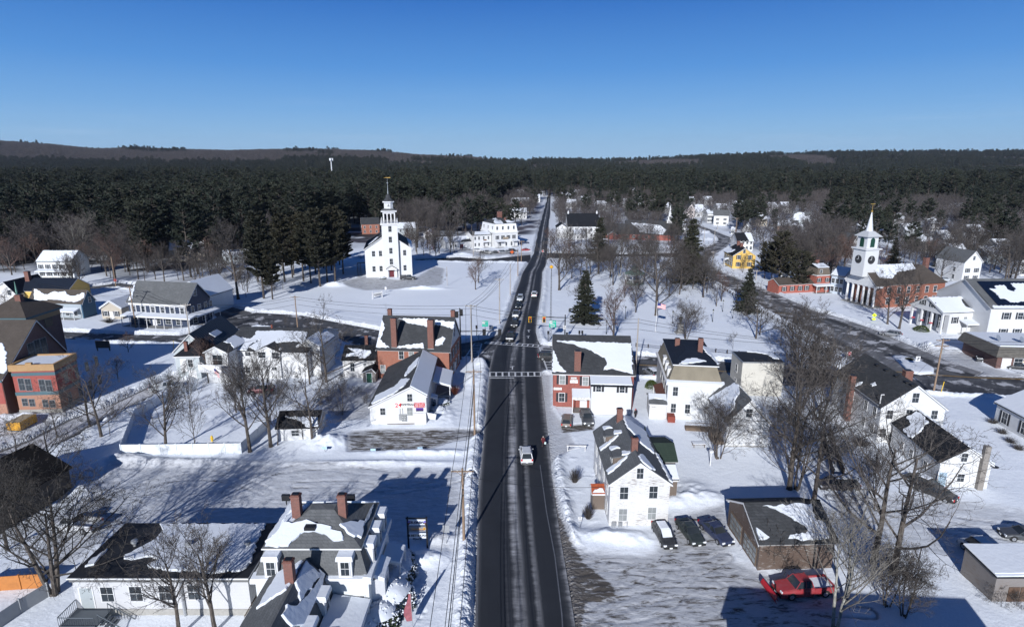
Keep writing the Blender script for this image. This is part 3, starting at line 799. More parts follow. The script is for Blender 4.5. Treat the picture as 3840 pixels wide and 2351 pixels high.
def build_roads():
 zz={'main_road':0.010,'cross_road':0.004,'diagonal_road':-0.002,'back_street':-0.008,'west_street':-0.008,'upper_street':-0.008,'side_street':-0.014}
 for k,prs in ROADW.items():
  pts=[]
  for i in range(len(prs)-1):
   a0,b0=prs[i];a1,b1=prs[i+1]
   m=max(1,int((a1-a0).length/4))
   for j in range(m):
    t=j/m;pts.append((a0.lerp(a1,t),b0.lerp(b1,t)))
  pts.append(prs[-1])
  nx=9;vs=[];uvs=[];L=0
  for i,(a,b)in enumerate(pts):
   if i:L+=((a+b)/2-(pts[i-1][0]+pts[i-1][1])/2).length
   for j in range(nx):
    t=j/(nx-1);p=a.lerp(b,t)
    vs.append((p.x,p.y,zz[k]));uvs.append((t,L))
  fs=[(i*nx+j,i*nx+j+1,(i+1)*nx+j+1,(i+1)*nx+j)for i in range(len(pts)-1)for j in range(nx-1)]
  me=bpy.data.meshes.new(k);me.from_pydata(vs,[],fs)
  uvl=me.uv_layers.new(name='UVMap')
  lv=np.empty(len(me.loops),int);me.loops.foreach_get('vertex_index',lv)
  uvl.data.foreach_set('uv',np.array(uvs)[lv].ravel())
  me.materials.append(ROADMATS[k]);me.update()
  o=bpy.data.objects.new(k,me);COL.objects.link(o);tag(o,kind='structure')
  fix_normals(o)
  if o.data.polygons[0].normal.z<0:o.data.flip_normals()
 edge=plain('worn_edge_paint',(0.11,0.115,0.13),0.6,var=0.6,scale=1.5)
 paint=plain('road_paint',(0.55,0.56,0.58),0.6,var=0.35,scale=2.5)
 yel=plain('yellow_road_paint',(0.42,0.25,0.05),0.6,var=0.4,scale=2.5)
 mb=MB()
 def bar(p,q,w,z=0.019):
  nonlocal mb
  p=Vector(p);q=Vector(q);d=(q-p);d.z=0;d.normalize();s=Vector((-d.y,d.x,0))*w/2
  mb.add([(*(p-s).xy,z),(*(q-s).xy,z),(*(q+s).xy,z),(*(p+s).xy,z)],[(0,1,2,3)])
 def crosswalk(a,b,c,d,n,w=0.35):
  a,b,c,d=[G('E4',*p)for p in(a,b,c,d)]
  bar(a,b,0.3);bar(c,d,0.3)
  for i in range(n+1):
   t=i/n;bar(a.lerp(b,t),c.lerp(d,t),w,0.0235)
 crosswalk((515,1418),(1235,1415),(515,1478),(1240,1472),8)
 crosswalk((480,985),(1212,1030),(440,1008),(1195,1062),10,.3)
 crosswalk((300,1010),(165,1210),(402,1012),(345,1215),9,.3)
 crosswalk((1215,1065),(1330,1390),(1400,1075),(1520,1385),9,.3)
 bar(G('E4',515,1500),G('E4',860,1500),0.3)
 for seg in(((470,1005),(640,1000)),):bar(G('E4',*seg[0]),G('E4',*seg[1]),.25)
 mb0=mb;mb=MB()
 pr=[G('D2',290,100),G('D2',345,500),G('D2',420,900),G('D2',480,1400),G('D2',500,1750)]
 for i in range(len(pr)-1):bar(pr[i],pr[i+1],0.12)
 pl=[G('D1',2080,740),G('D1',2068,1100),G('D1',2060,1509),G('D1',2055,1700)]
 for i in range(len(pl)-1):bar(pl[i],pl[i+1],0.10)
 me=mb.build('edge_line_marking',edge);tag(me,kind='structure');mb=mb0
 for x,y in((1068,835),(835,1355),(1060,920)):
  g=G('E4',x,y);bar(g+Vector((0,-1.1,0)),g+Vector((0,1.1,0)),.22);bar(g+Vector((-.5,.5,0)),g+Vector((.45,1.0,0)),.25,.0235)
 me=mb.build('road_marking',paint);tag(me,kind='structure')
 mb=MB()
 for q in([('6',960,388),('6',1200,400),('6',1750,447),('6',2200,470)],[('7',1180,330),('7',1420,355),('7',1900,385),('7',2320,400)],[('4',150,985),('4',300,990)],[('E8',1160,440),(
'E8',1240,445)]):
  q=[G(*p)for p in q]
  for i in range(len(q)-1):
   for off in(-.18,.18):bar(q[i]+Vector((0,off,0)),q[i+1]+Vector((0,off,0)),.14)
 me=mb.build('yellow_road_marking',yel);tag(me,kind='structure')
 pts=gpoly('7',[(1175,200),(1250,195),(1400,235),(1540,310),(1535,350),(1420,362),(1330,345),(1240,270)])
 mb=MB();n=len(pts);cx=sum(p[0]for p in pts)/n;cy=sum(p[1]for p in pts)/n
 vs=[]
 out=[]
 for i in range(n):
  for j in range(5):
   t=j/5;a,b=pts[i],pts[(i+1)%n];out.append((a[0]+(b[0]-a[0])*t,a[1]+(b[1]-a[1])*t))
 rs=random.Random(3);m=len(out)
 for k,(f,h)in enumerate(((1.0,0.0),(0.94,0.35),(0.8,0.45),(0.45,0.38),(0.1,0.36))):
  for x,y in out:vs.append((cx+(x-cx)*f,cy+(y-cy)*f,h+rs.uniform(-.06,.06)*(k>0)))
 fs=[(k*m+i,k*m+(i+1)%m,(k+1)*m+(i+1)%m,(k+1)*m+i)for k in range(4)for i in range(m)]+[tuple(range(4*m,5*m))]
 o=mb.add(vs,fs).build('traffic_island',SNOW,smooth=True);tag(o,kind='structure');fix_normals(o)
_gcache={}
def gz(x,y):
 """height of the snow at a point"""
 X=np.array([[float(x)]]);Y=np.array([[float(y)]])
 rd,dirt=masks(X,Y)
 return float(ground_h(X,Y,rd,dirt)[0,0])
def barkmat(name,c1,c2,sc=2.0):
 m,n,l,b=newmat(name)
 oi=n.new('ShaderNodeObjectInfo')
 v=objvec(n,l,(sc,sc,sc*0.35));f=nz(n,l,2.0,4,v,0.7)
 c=mixc(n,l,ramp(n,l,f,[(0.35,0),(0.65,1)]),c1,c2)
 c=mixc(n,l,mth(n,l,'MULTIPLY',oi.outputs['Random'],0.35),c,(0.03,0.028,0.026))
 l.new(c,b.inputs['Base Color']);b.inputs['Roughness'].default_value=0.9;b.inputs['Specular IOR Level'].default_value=0.15
 _mats[name]=m
 return m
BARK=barkmat('bark',(0.045,0.036,0.030),(0.14,0.12,0.105))
TWIG=barkmat('twigs',(0.026,0.022,0.020),(0.13,0.115,0.107),1.6)
TWIGR=barkmat('reddish_twigs',(0.08,0.05,0.042),(0.15,0.10,0.085),1.0)
TWIGP=barkmat('far_twigs',(0.040,0.035,0.034),(0.13,0.115,0.113),0.5)
BIRCH=barkmat('lichened_bark',(0.16,0.15,0.13),(0.42,0.41,0.36),2.5)
RUST=barkmat('rusty_leaves',(0.10,0.025,0.015),(0.17,0.05,0.03),1.0)
def needlemat(name,c1,c2,k=0.35):
 m,n,l,b=newmat(name)
 oi=n.new('ShaderNodeObjectInfo')
 v=objvec(n,l);f=nz(n,l,0.9,3,v)
 c=mixc(n,l,ramp(n,l,f,[(0.35,0),(0.65,1)]),c1,c2)
 c=mixc(n,l,mth(n,l,'MULTIPLY',oi.outputs['Random'],k),c,(0.055,0.05,0.03))
 k2=mth(n,l,'FRACT',mth(n,l,'MULTIPLY',oi.outputs['Random'],7.3));c=mixc(n,l,mth(n,l,'MULTIPLY',k2,.45),c,(.012,.018,.016))
 l.new(c,b.inputs['Base Color']);b.inputs['Roughness'].default_value=0.8;b.inputs['Specular IOR Level'].default_value=0.15
 _mats[name]=m
 return m
PINE=needlemat('pine_needles',(0.013,0.019,0.015),(0.052,0.062,0.046))
SPRUCE=needlemat('spruce_needles',(0.022,0.026,0.018),(0.045,0.048,0.032))
def bare_tree(seed,H,spread=0.5,fork=0.22,stems=1,twig=1.0,droop=0.0,tmat=None,cmat=None,depth=4,rad=None,levels=(10,7,6,5)):
 """returns (trunk mesh, crown mesh) of a leafless tree"""
 rs=random.Random(seed)
 T=MB();C=MB()
 def rv(k):return Vector((rs.uniform(-k,k),rs.uniform(-k,k),rs.uniform(-k,k)))
 def grow(p,d,L,r,lv):
  n=5 if lv==0 else(4 if lv<2 else(3 if lv<3 else 2))
  pts=[p.copy()];rr=[r]
  seg=L/n
  for i in range(n):
   up=0.11 if lv<3 else 0.03
   d=(d+rv(0.16 if lv else 0.06)+Vector((0,0,up-droop*lv*0.1))).normalized()
   p=p+d*seg;pts.append(p.copy())
   rr.append(max(r*(1-(i+1)/n*(0.72 if lv<3 else 0.8)),0.011*twig))
  tgt=T if lv==0 else C
  tgt.path(pts,rr,n=(7 if lv==0 else 5 if lv==1 else 3),mi=0)
  if lv>=depth:return
  nb=levels[lv]if lv<len(levels)else 3
  for k in range(nb):
   t=(fork+(1-fork)*(k+rs.random())/nb)if lv==0 else(0.22+0.78*(k+rs.random())/nb)
   t=min(t,0.985)
   x=t*n;i=int(x);q=pts[i].lerp(pts[min(i+1,n)],x-i)
   dd=(pts[min(i+1,n)]-pts[i]).normalized()
   a=rs.random()*2*math.pi+k*2.4
   o=dd.orthogonal().normalized();o=Matrix.Rotation(a,3,dd)@o
   ang=(0.5+0.45*spread*2*rs.random())if lv else(0.35+spread*(1.15-0.55*t))
   nd=(dd*math.cos(ang)+o*math.sin(ang)).normalized()
   if lv==0:
    ln=H*(0.50-0.22*t)*(0.85+spread*0.45)*rs.uniform(0.8,1.15)
    r2=r*(1-t*0.6)*rs.uniform(0.42,0.62)
   else:
    ln=L*rs.uniform(0.38,0.62)*(1.05-0.35*t)
    r2=rr[min(i,n)]*rs.uniform(0.45,0.62)
   grow(q,nd,ln,max(r2,0.0165*twig),lv+1)
 R=rad or H*0.018
 for s in range(stems):
  a=s*2*math.pi/stems+rs.random();k=0.0 if stems==1 else 0.25
  grow(Vector((math.cos(a)*k,math.sin(a)*k,-0.4)),Vector((math.cos(a)*k*.8,math.sin(a)*k*.8,1)).normalized(),H*(0.72 if stems==1 else rs.uniform(.6,.75)),R*(1 if stems==1 else .7),
0)
 T.path([(0,0,-0.5),(0,0,0.5)],[R*1.5,R*1.02],n=7)
 return T.mesh('trunk',tmat or BARK),C.mesh('crown',cmat or TWIG)
def pine_tree(seed,H,R=0.19,start=0.35,dens=1.0,kind='pine',mat=None):
 rs=random.Random(seed)
 T=MB();C=MB()
 lean=Vector((rs.uniform(-.02,.02),rs.uniform(-.02,.02),1))
 T.path([lean*(H*t)-Vector((0,0,.4 if t==0 else 0))for t in(0,.3,.6,.85,1.0)],[H*.014,H*.011,H*.008,H*.004,.02],n=6)
 nW=int((16 if kind=='pine' else 30)*dens)
 def tuft(p,d,s,n=7):
  for i in range(n):
   a=(d*0.8+Vector((rs.uniform(-1,1),rs.uniform(-1,1),rs.uniform(-.35,.75)))).normalized()
   b=a.cross(Vector((rs.uniform(-1,1),rs.uniform(-1,1),rs.uniform(-1,1)))).normalized()*s*rs.uniform(.16,.30)
   q=p+a*s*rs.uniform(.6,1.1)
   C.add([p-b*.4,p+a*s*.45+b,q,p+a*s*.5-b],[(0,1,2,3)],1)
 for w in range(nW):
  t=start+(1-start)*(w+rs.random()*.7)/nW
  z=H*min(t,.985)
  if kind=='pine':
   prof=math.sin(math.pi*min(1,(1-t)/(1-start)*0.62+0.10))**0.8
   nb=rs.randint(4,6)
  else:
   prof=(1-t)/(1-start)*1.0+0.04;nb=rs.randint(6,8)
  for k in range(nb):
   a=rs.random()*2*math.pi
   L=H*R*prof*rs.uniform(.6,1.2)+.25
   el=rs.uniform(.05,.4)if kind=='pine' else rs.uniform(-.45,-.1)
   d=Vector((math.cos(a)*math.cos(el),math.sin(a)*math.cos(el),math.sin(el)))
   p0=lean*z;n=3;pts=[p0];q=p0
   for i in range(n):
    d=(d+Vector((rs.uniform(-.15,.15),rs.uniform(-.15,.15),.10 if kind=='pine' else .09))).normalized()
    q=q+d*L/n;pts.append(q)
   C.path(pts,[H*.0035,H*.0025,H*.0018,.01],n=3,mi=0)
   m=max(2,int(L*(2.3 if kind=='pine' else 2.6)*dens))
   for i in range(m):
    s=(0.35+0.65*(i+rs.random())/m)if kind=='pine' else(0.12+0.88*(i+rs.random())/m)
    x=min(s*n,n-.01);j=int(x);p=pts[j].lerp(pts[j+1],x-j)
    side=d.cross(Vector((0,0,1))).normalized()*rs.uniform(-1,1)*L*.22*(1.1-s)
    if kind=='pine':tuft(p+side+Vector((0,0,rs.uniform(0,.15))),d+Vector((0,0,.35)),rs.uniform(.7,1.25)*H/24,6)
    else:tuft(p+side*1.2-Vector((0,0,.1)),d*1.2-Vector((0,0,.35)),rs.uniform(.5,.85)*H/16,5)
 me=C.mesh('crown',[BARK,mat or(PINE if kind=='pine' else SPRUCE)])
 return T.mesh('trunk',BARK),me
def put_tree(name,label,cat,proto,x,y,sc=1.0,rz=None,group=None,z=None,rs=random.Random(77)):
 o=thing(name,label,cat,(x,y,0 if z is None else z),rs.random()*6.28 if rz is None else rz,group,sc)
 a=bpy.data.objects.new('trunk',proto[0]);link(a,o)
 b=bpy.data.objects.new('crown',proto[1]);link(b,o)
 return o
_cm={}
def carpaint(name,col,metal=0.3):
 if name in _mats:return _mats[name]
 m,n,l,b=newmat(name)
 f=nz(n,l,2.5,4,objvec(n,l))
 l.new(mixc(n,l,mth(n,l,'MULTIPLY',f,.35),col,(0.25,0.25,0.26)),b.inputs['Base Color'])
 b.inputs['Roughness'].default_value=0.32;b.inputs['Metallic'].default_value=metal
 _mats[name]=m;return m
TYRE=plain('tyre_rubber',(0.015,0.015,0.016),0.85)
RIM=plain('alloy_rim',(0.45,0.46,0.48),0.35,0.7)
LAMP=plain('headlamp_glass',(0.75,0.77,0.8),0.15)
TAIL=plain('tail_lamp',(0.45,0.01,0.01),0.25)
CGL=glassmat('car_glass',(0.02,0.024,0.028),0.08)
PLATE=plain('number_plate',(0.7,0.72,0.74),0.5)
BUMP=plain('black_bumper',(0.02,0.02,0.02),0.7)
CARK={'sedan':(4.7,1.80,[(0,.55,.74),(.12,.72,.84),(.7,.84,.89),(1.45,.95,.90),(3.6,.98,.90),(4.45,.98,.86),(4.62,.84,.82),(4.7,.6,.76)],(1.35,2.05,3.15,3.95,1.43)),'hatch':(4.4,1.76,[(
0,.55,.72),(.12,.74,.82),(.6,.88,.87),(1.2,1.0,.88),(3.9,1.02,.88),(4.28,.98,.84),(4.4,.6,.78)],(1.05,1.85,3.55,4.30,1.50)),'suv':(4.6,1.86,[(0,.62,.78),(.12,.86,.88),(.7,1.0,.92),(
1.3,1.10,.93),(4.3,1.12,.92),(4.52,1.08,.88),(4.6,.65,.84)],(1.25,1.85,4.05,4.5,1.74)),'wagon':(4.75,1.76,[(0,.55,.74),(.12,.74,.83),(.7,.86,.87),(1.4,.98,.88),(4.5,1.0,.88),(4.68,
.96,.84),(4.75,.6,.78)],(1.3,1.95,4.15,4.62,1.50)),'minivan':(5.1,1.95,[(0,.58,.80),(.12,.80,.92),(.55,.95,.96),(1.1,1.08,.97),(4.85,1.12,.97),(5.05,1.08,.93),(5.1,.6,.86)],(.95,1.9,
4.5,5.0,1.75)),'van':(5.2,2.0,[(0,.62,.84),(.12,.90,.96),(.6,1.05,1.0),(1.0,1.15,1.0),(5.05,1.25,1.0),(5.16,1.2,.98),(5.2,.6,.92)],(.75,1.35,4.95,5.12,2.05)),'pickup':(5.8,2.0,[(0,
.72,.86),(.12,1.0,.96),(.8,1.10,.99),(1.5,1.16,1.0),(3.45,1.18,1.0)],(1.5,2.05,3.2,3.42,1.84)),}
def car_meshes(kind,paint,bed_cover=False):
 k=(kind,paint.name,bed_cover)
 if k in _cm:return _cm[k]
 L,W,st,cab=CARK[kind]
 B=MB()
 def section(x,zt,hw,zb=0.26):
  zm=zb+(zt-zb)*.55
  return[(x,-hw*.93,zb),(x,-hw,zm-.12),(x,-hw*.995,zm+.1),(x,-hw*.93,zt-.06),(x,-hw*.78,zt),(x,hw*.78,zt),(x,hw*.93,zt-.06),(x,hw*.995,zm+.1),(x,hw,zm-.12),(x,hw*.93,zb)]
 secs=[section(*s)for s in st]
 vs=[p for s in secs for p in s];fs=[]
 for i in range(len(secs)-1):
  for j in range(10):
   fs.append((i*10+j,(i+1)*10+j,(i+1)*10+(j+1)%10,i*10+(j+1)%10))
 fs.append(tuple(range(10)));fs.append(tuple((len(secs)-1)*10+j for j in range(9,-1,-1)))
 B.add(vs,fs)
 x0,x1,x2,x3,zr=cab
 def zat(x):
  for a,b in zip(st,st[1:]):
   if a[0]<=x<=b[0]:return a[1]+(b[1]-a[1])*(x-a[0])/(b[0]-a[0])
  return st[-1][1]
 hb=W/2*.84;hr=W/2*.66;zb0,zb3=zat(x0)-.03,zat(x3)-.03
 gl=[(x0,-hb,zb0),(x0,hb,zb0),(x3,hb,zb3),(x3,-hb,zb3),(x1,-hr,zr-.05),(x1,hr,zr-.05),(x2,hr,zr-.05),(x2,-hr,zr-.05)]
 Gm=MB().add(gl,[(0,1,5,4),(1,2,6,5),(2,3,7,6),(3,0,4,7)])
 rf=[(x1-.05,-hr,zr-.06),(x1-.05,hr,zr-.06),(x2+.06,hr,zr-.06),(x2+.06,-hr,zr-.06),(x1+.12,-hr*.82,zr),(x1+.12,hr*.82,zr),(x2-.1,hr*.82,zr),(x2-.1,-hr*.82,zr)]
 B.add(rf,[(0,3,2,1),(4,5,6,7),(0,1,5,4),(1,2,6,5),(2,3,7,6),(3,0,4,7)])
 for sg in(-1,1):
  B.tube((x0,sg*hb*1.01,zb0),(x1,sg*hr*1.01,zr-.04),.035,n=4)
  B.tube((x3,sg*hb*1.01,zb3),(x2,sg*hr*1.01,zr-.04),.06,n=4)
  xm=(x1+x2)/2;B.tube((xm,sg*hb*1.01,zat(xm)-.02),(xm,sg*hr*1.01,zr-.04),.04,n=4)
 if kind in('suv','wagon','minivan','van','hatch'):
  xm=x2-.35
  for sg in(-1,1):B.tube((xm,sg*hb*1.01,zat(xm)-.02),(xm,sg*hr*1.01,zr-.04),.05,n=4)
 if kind=='pickup':
  h=1.12
  B.box(3.47,-1.0,.5,5.7,-.86,h).box(3.47,.86,.5,5.7,1.0,h).box(5.702,-.98,.5,5.78,.98,h).box(3.47,-.855,.55,5.7,.855,.68).box(3.453,-.98,.5,3.468,.98,1.14)
  if bed_cover:
   B.box(3.5,-.95,h+.003,5.75,.95,1.7)
 o={'body':B.mesh('body',paint,False),'glass':Gm.mesh('windows',CGL)}
 wr=.34 if kind not in('suv','pickup','van')else .39
 ty=MB();rm=MB();n=14
 def disc(m,r0,r1,y0,y1):
  vs=[]
  for y in(y0,y1):
   for r in(r0,r1):
    for i in range(n):
     t=2*math.pi*i/n;vs.append((r*math.cos(t),y,r*math.sin(t)))
  fs=[]
  for i in range(n):
   j=(i+1)%n
   fs+=[(i,j,n+j,n+i),(2*n+i,3*n+i,3*n+j,2*n+j),(n+i,n+j,3*n+j,3*n+i),(i,2*n+i,2*n+j,j)]
  m.add(vs,fs)
 disc(ty,wr*.62,wr,-.11,.11);disc(rm,0.05,wr*.6,-.115,-.02);
 o['tyre']=ty.mesh('tyre',TYRE);o['rim']=rm.mesh('rim',RIM);o['wr']=wr
 o['hl']=MB().box(-.04,-.17,-.08,.08,.17,.09).mesh('headlight',LAMP)
 o['tl']=MB().box(-.05,-.10,-.14,.04,.10,.14).mesh('tail_light',TAIL)
 o['plate']=MB().box(-.02,-.16,-.08,.02,.16,.08).mesh('number_plate',PLATE)
 o['bump']=MB().box(-.06,-W/2*.86,-.1,.1,W/2*.86,.1).mesh('bumper',BUMP)
 o['mir']=MB().box(-.06,-.09,-.06,.06,.09,.07).mesh('mirror',paint)
 arch=MB()
 for i in range(9):
  a0,a1=math.pi*i/9,math.pi*(i+1)/9;r=wr+.07
  arch.add([(r*math.cos(a0),-.02,r*math.sin(a0)),(r*math.cos(a1),-.02,r*math.sin(a1)),(r*math.cos(a1),.02,r*math.sin(a1)),(r*math.cos(a0),.02,r*math.sin(a0)),((r-.07)*math.cos(a0),-
.02,(r-.07)*math.sin(a0)),((r-.07)*math.cos(a1),-.02,(r-.07)*math.sin(a1))],[(0,1,2,3),(0,4,5,1)])
 o['arch']=arch.mesh('wheel_arch',BUMP)
 _cm[k]=o
 return o
def car(kind,paint,label,pos,heading,cat='car',group=None,snow=None,z=0.02,name=None,cover=False,plate=True):
 """heading: world direction (degrees from +x) the nose points to"""
 M=car_meshes(kind,paint,cover);L,W,st,cab=CARK[kind]
 h=math.radians(heading);c=Vector((pos[0],pos[1],z));fwd=Vector((math.cos(h),math.sin(h),0))
 o=thing(name or{'pickup':'pickup_truck','van':'white_van','suv':'parked_suv','minivan':'minivan'}.get(kind,'parked_car'),label,cat,c,h+math.pi,group)
 def p(nm,me,loc=(0,0,0),par=None,rz=0):
  q=bpy.data.objects.new(nm,me);link(q,par or o);q.location=loc;q.rotation_euler=(0,0,rz);return q
 off=-L/2
 p('body',M['body'],(off,0,0));p('windows',M['glass'],(off,0,0))
 wr=M['wr'];hw=W/2-.10
 for fx in(.19,.81):
  for sg in(-1,1):
   w=p('wheel',M['tyre'],(off+L*fx,sg*hw,wr),rz=0 if sg<0 else math.pi)
   p('rim',M['rim'],(0,0,0),w)
   p('wheel_arch',M['arch'],(off+L*fx,sg*(W/2-.012),wr))
 zl=st[1][1]-.10
 for sg in(-1,1):
  p('headlight',M['hl'],(off+.06,sg*W/2*.72,zl));p('mirror',M['mir'],(off+cab[0]+.35,sg*(W/2+.06),st[2][1]+.12))
  p('tail_light',M['tl'],(off+L-.02,sg*W/2*.80,(1.0 if kind=='pickup' else st[-2][1]-.14)))
 p('bumper',M['bump'],(off-.0,0,.38));p('bumper',M['bump'],(off+L,0,.42),rz=math.pi)
 if plate:p('number_plate',M['plate'],(off-.09,0,.42));p('number_plate',M['plate'],(off+L+.09,0,.62))
 if snow:
  x0,x1,x2,x3,zr=cab;sb=MB()
  hr=W/2*.62
  if 'roof' in snow:sb.add(_slab(off+x1,off+x2,hr,zr+.01,.09)[0],_slab(off+x1,off+x2,hr,zr,.09)[1])
  if 'hood' in snow:MB().add(_slab(off+.5,off+x0-.1,W/2*.7,st[2][1]+.02,.06)[0],_slab(0,1,1,1,1)[1]).build('bonnet_snow',SNOW,o)
  if 'glass' in snow:
   a=[(off+x0+.05,-hr,st[3][1]+.0),(off+x0+.05,hr,st[3][1]),(off+x1,hr,zr-.02),(off+x1,-hr,zr-.02)]
   sb2=MB();sb2.add(a+[(q[0]-.05,q[1],q[2]+.07)for q in a],[(0,1,2,3),(7,6,5,4),(0,4,5,1),(1,5,6,2),(2,6,7,3),(3,7,4,0)]);sb2.build('windscreen_snow',SNOW,o)
  if 'bed' in snow:MB().box(off+3.6,-.84,.685,off+5.65,.84,.95).build('bed_snow',SNOW,o)
  if sb.v:sb.build('snow',SNOW,o)
 return o
def _slab(x0,x1,h,z,t):
 return([(x0,-h,z),(x1,-h,z),(x1,h,z),(x0,h,z),(x0+.12,-h*.85,z+t),(x1-.12,-h*.85,z+t),(x1-.12,h*.85,z+t),(x0+.12,h*.85,z+t)],[(0,3,2,1),(4,5,6,7),(0,1,5,4),(1,2,6,5),(2,3,7,6),(3,
0,4,7)])
def heading(c,x0,y0,x1,y1):
 a=G(c,x0,y0);b=G(c,x1,y1);d=b-a
 return math.degrees(math.atan2(d.y,d.x))
def utility_pole(label,x,y,H,arms=1,mat=None,rz=0.0,group='wooden utility poles along the streets',transformer=False,lamp=None,name='utility_pole',armw=1.25):
 o=thing(name,label,'utility pole',(x,y,0),rz,group)
 MB().tube((0,0,-.5),(0,0,H),.17,.12,8).build('pole',mat or POLE,o)
 for k in range(arms):
  z=H-.35-k*1.1
  a=MB().box(-armw,-.06,z-.06,armw,.06,z+.06)
  a.tube((-.7,0,z),(0,0,z-.6),.025,n=4).tube((.7,0,z),(0,0,z-.6),.025,n=4)
  ao=a.build('crossarm',mat or POLE,o)
  ins=MB()
  for u in(-armw+.1,-armw*.45,armw*.45,armw-.1):ins.lathe([(.04,z+.06),(.07,z+.12),(.04,z+.2)],6,(u,0))
  ins.build('insulator',METAL,ao)
 if transformer:
  MB().lathe([(.05,H-2.9),(.24,H-2.85),(.24,H-2.0),(.05,H-1.9)],10,(.32,0)).build('transformer',METAL,o)
 if lamp:
  a=MB().tube((0,0,H-2.2),(lamp*.6,0,H-1.6),.04,n=5).tube((lamp*.6,0,H-1.6),(lamp,0,H-1.6),.04,n=5).build('lamp_arm',METAL,o)
  MB().box(lamp-.25,-.12,H-1.72,lamp+.3,.12,H-1.55).build('lamp_head',METAL,a)
 return o
WIRE=plain('black_cable',(0.015,0.015,0.017),0.6)
def cable(label,pts,r=0.022,sag=0.8,group='overhead cables strung between the poles'):
 mb=MB()
 for p,q,s in[(pts[i],pts[i+1],sag)for i in range(len(pts)-1)]:
  p=Vector(p);q=Vector(q);n=14
  P=[]
  for i in range(n+1):
   t=i/n;v=p.lerp(q,t);v.z-=s*4*t*(1-t);P.append(v)
  mb.path(P,[r]*(n+1),3)
 o=mb.build('overhead_cable',WIRE);tag(o,label,'cable',group)
 return o
def sign_board(name,label,cat,x,y,rz,w,h,z,mat,posts=((0,.035),),pmat=None,thick=0.03):
 o=thing(name,label,cat,(x,y,0),rz)
 for u,r in posts:MB().tube((u,0.03,-.3),(u,0.03,z+h*.9),r,n=6).build('post',pmat or METAL,o)
 MB().box(-w/2,-thick,z,w/2,-.005,z+h).build('panel',mat,o)
 return o
def person(label,x,y,rz,coat,trousers,hair,pose='walk',scarf=None,bag=None,z=0.1):
 """one continuous skinned figure with clothing parts"""
 o=thing('person',label,'person',(x,y,z),rz)
 J={'pel':(0,0,.95),'sp':(0,.0,1.15),'ch':(0,.0,1.35),'nk':(0,0,1.50),'hd':(0,-.01,1.60),'tp':(0,-.01,1.70)}
 R={'pel':.15,'sp':.13,'ch':.15,'nk':.055,'hd':.09,'tp':.07}
 E=[('pel','sp'),('sp','ch'),('ch','nk'),('nk','hd'),('hd','tp')]
 sw={'walk':.22,'stand':.02}[pose]
 for s,sg in(('l',-1),('r',1)):
  k=sw*sg
  J.update({s+'h':(sg*.10,0,.90),s+'k':(sg*.10,-.04-k*.5,.50),s+'a':(sg*.10,k*.9,.09),s+'t':(sg*.11,k*.9-.16,.04)})
  R.update({s+'h':.10,s+'k':.062,s+'a':.045,s+'t':.035})
  E+=[('pel',s+'h'),(s+'h',s+'k'),(s+'k',s+'a'),(s+'a',s+'t')]
  J.update({s+'s':(sg*.19,0,1.40),s+'e':(sg*.25,k*.3+.03,1.12),s+'w':(sg*.26,-k*.4-.08,.90),s+'p':(sg*.26,-k*.4-.10,.83)})
  R.update({s+'s':.065,s+'e':.045,s+'w':.03,s+'p':.032})
  E+=[('ch',s+'s'),(s+'s',s+'e'),(s+'e',s+'w'),(s+'w',s+'p')]
  for f in range(5):
   dx=(-.03+.02*f)if f<4 else-.035*sg
   n1,n2=s+'f%d'%f,s+'g%d'%f
   bx=sg*.26;by=-k*.4-.10
   if f<4:J[n1]=(bx,by+dx,.79);J[n2]=(bx-sg*.012,by+dx-.008,.745+.006*abs(f-1.5))
   else:J[n1]=(bx-sg*.02,by-.04,.84);J[n2]=(bx-sg*.025,by-.055,.80)
   R[n1]=.010;R[n2]=.008
   E+=[(s+'p',n1),(n1,n2)]
 names=list(J);me=bpy.data.meshes.new('body')
 me.from_pydata([J[n]for n in names],[(names.index(a),names.index(b))for a,b in E],[])
 skin=plain('skin',(0.45,0.27,0.2),.6)
 me.materials.append(skin)
 b=bpy.data.objects.new('body',me);link(b,o)
 md=b.modifiers.new('skin','SKIN')
 for i,nme in enumerate(names):
  me.skin_vertices[0].data[i].radius=(R[nme],R[nme]*.85)
 me.skin_vertices[0].data[0].use_root=True
 b.modifiers.new('sub','SUBSURF').levels=1
 for m in b.modifiers:
  if m.type=='SUBSURF':m.render_levels=1
 C=MB().lathe([(.20,.62),(.21,.85),(.18,1.05),(.20,1.25),(.22,1.38),(.15,1.47),(.07,1.50)],12)
 for s,sg in(('l',-1),('r',1)):
  C.path([J[s+'s'],J[s+'e'],J[s+'w']],[.085,.068,.05],8)
 co=C.build('coat',coat,o,True)
 co.scale=(1,.8,1)
 Tm=MB()
 for s in 'lr':Tm.path([J[s+'h'],J[s+'k'],(J[s+'a'][0],J[s+'a'][1],.10)],[.115,.085,.07],8)
 Tm.build('trousers',trousers,o,True)
 S=MB()
 for s in 'lr':S.path([(J[s+'a'][0],J[s+'a'][1]+.05,.05),J[s+'t']],[.055,.045],6)
 S.build('shoes',BLACK,o)
 MB().lathe([(.02,1.735),(.075,1.72),(.105,1.66),(.11,1.60),(.085,1.54)],10,(0,.025)).build('hair',hair,o,True)
 F_=MB().lathe([(.008,1.60),(.014,1.615),(.008,1.635)],5,(0,-.095));F_.box(-.03,-.093,1.562,.03,-.088,1.568)
 F_.build('face',skin,o)
 if bag:
  MB().prism([(-.16,-.05),(.16,-.05),(.13,.05),(-.13,.05)],.42,.78).build('carrier_bag',bag,o).location=(-.30,-.05,0)
 return o
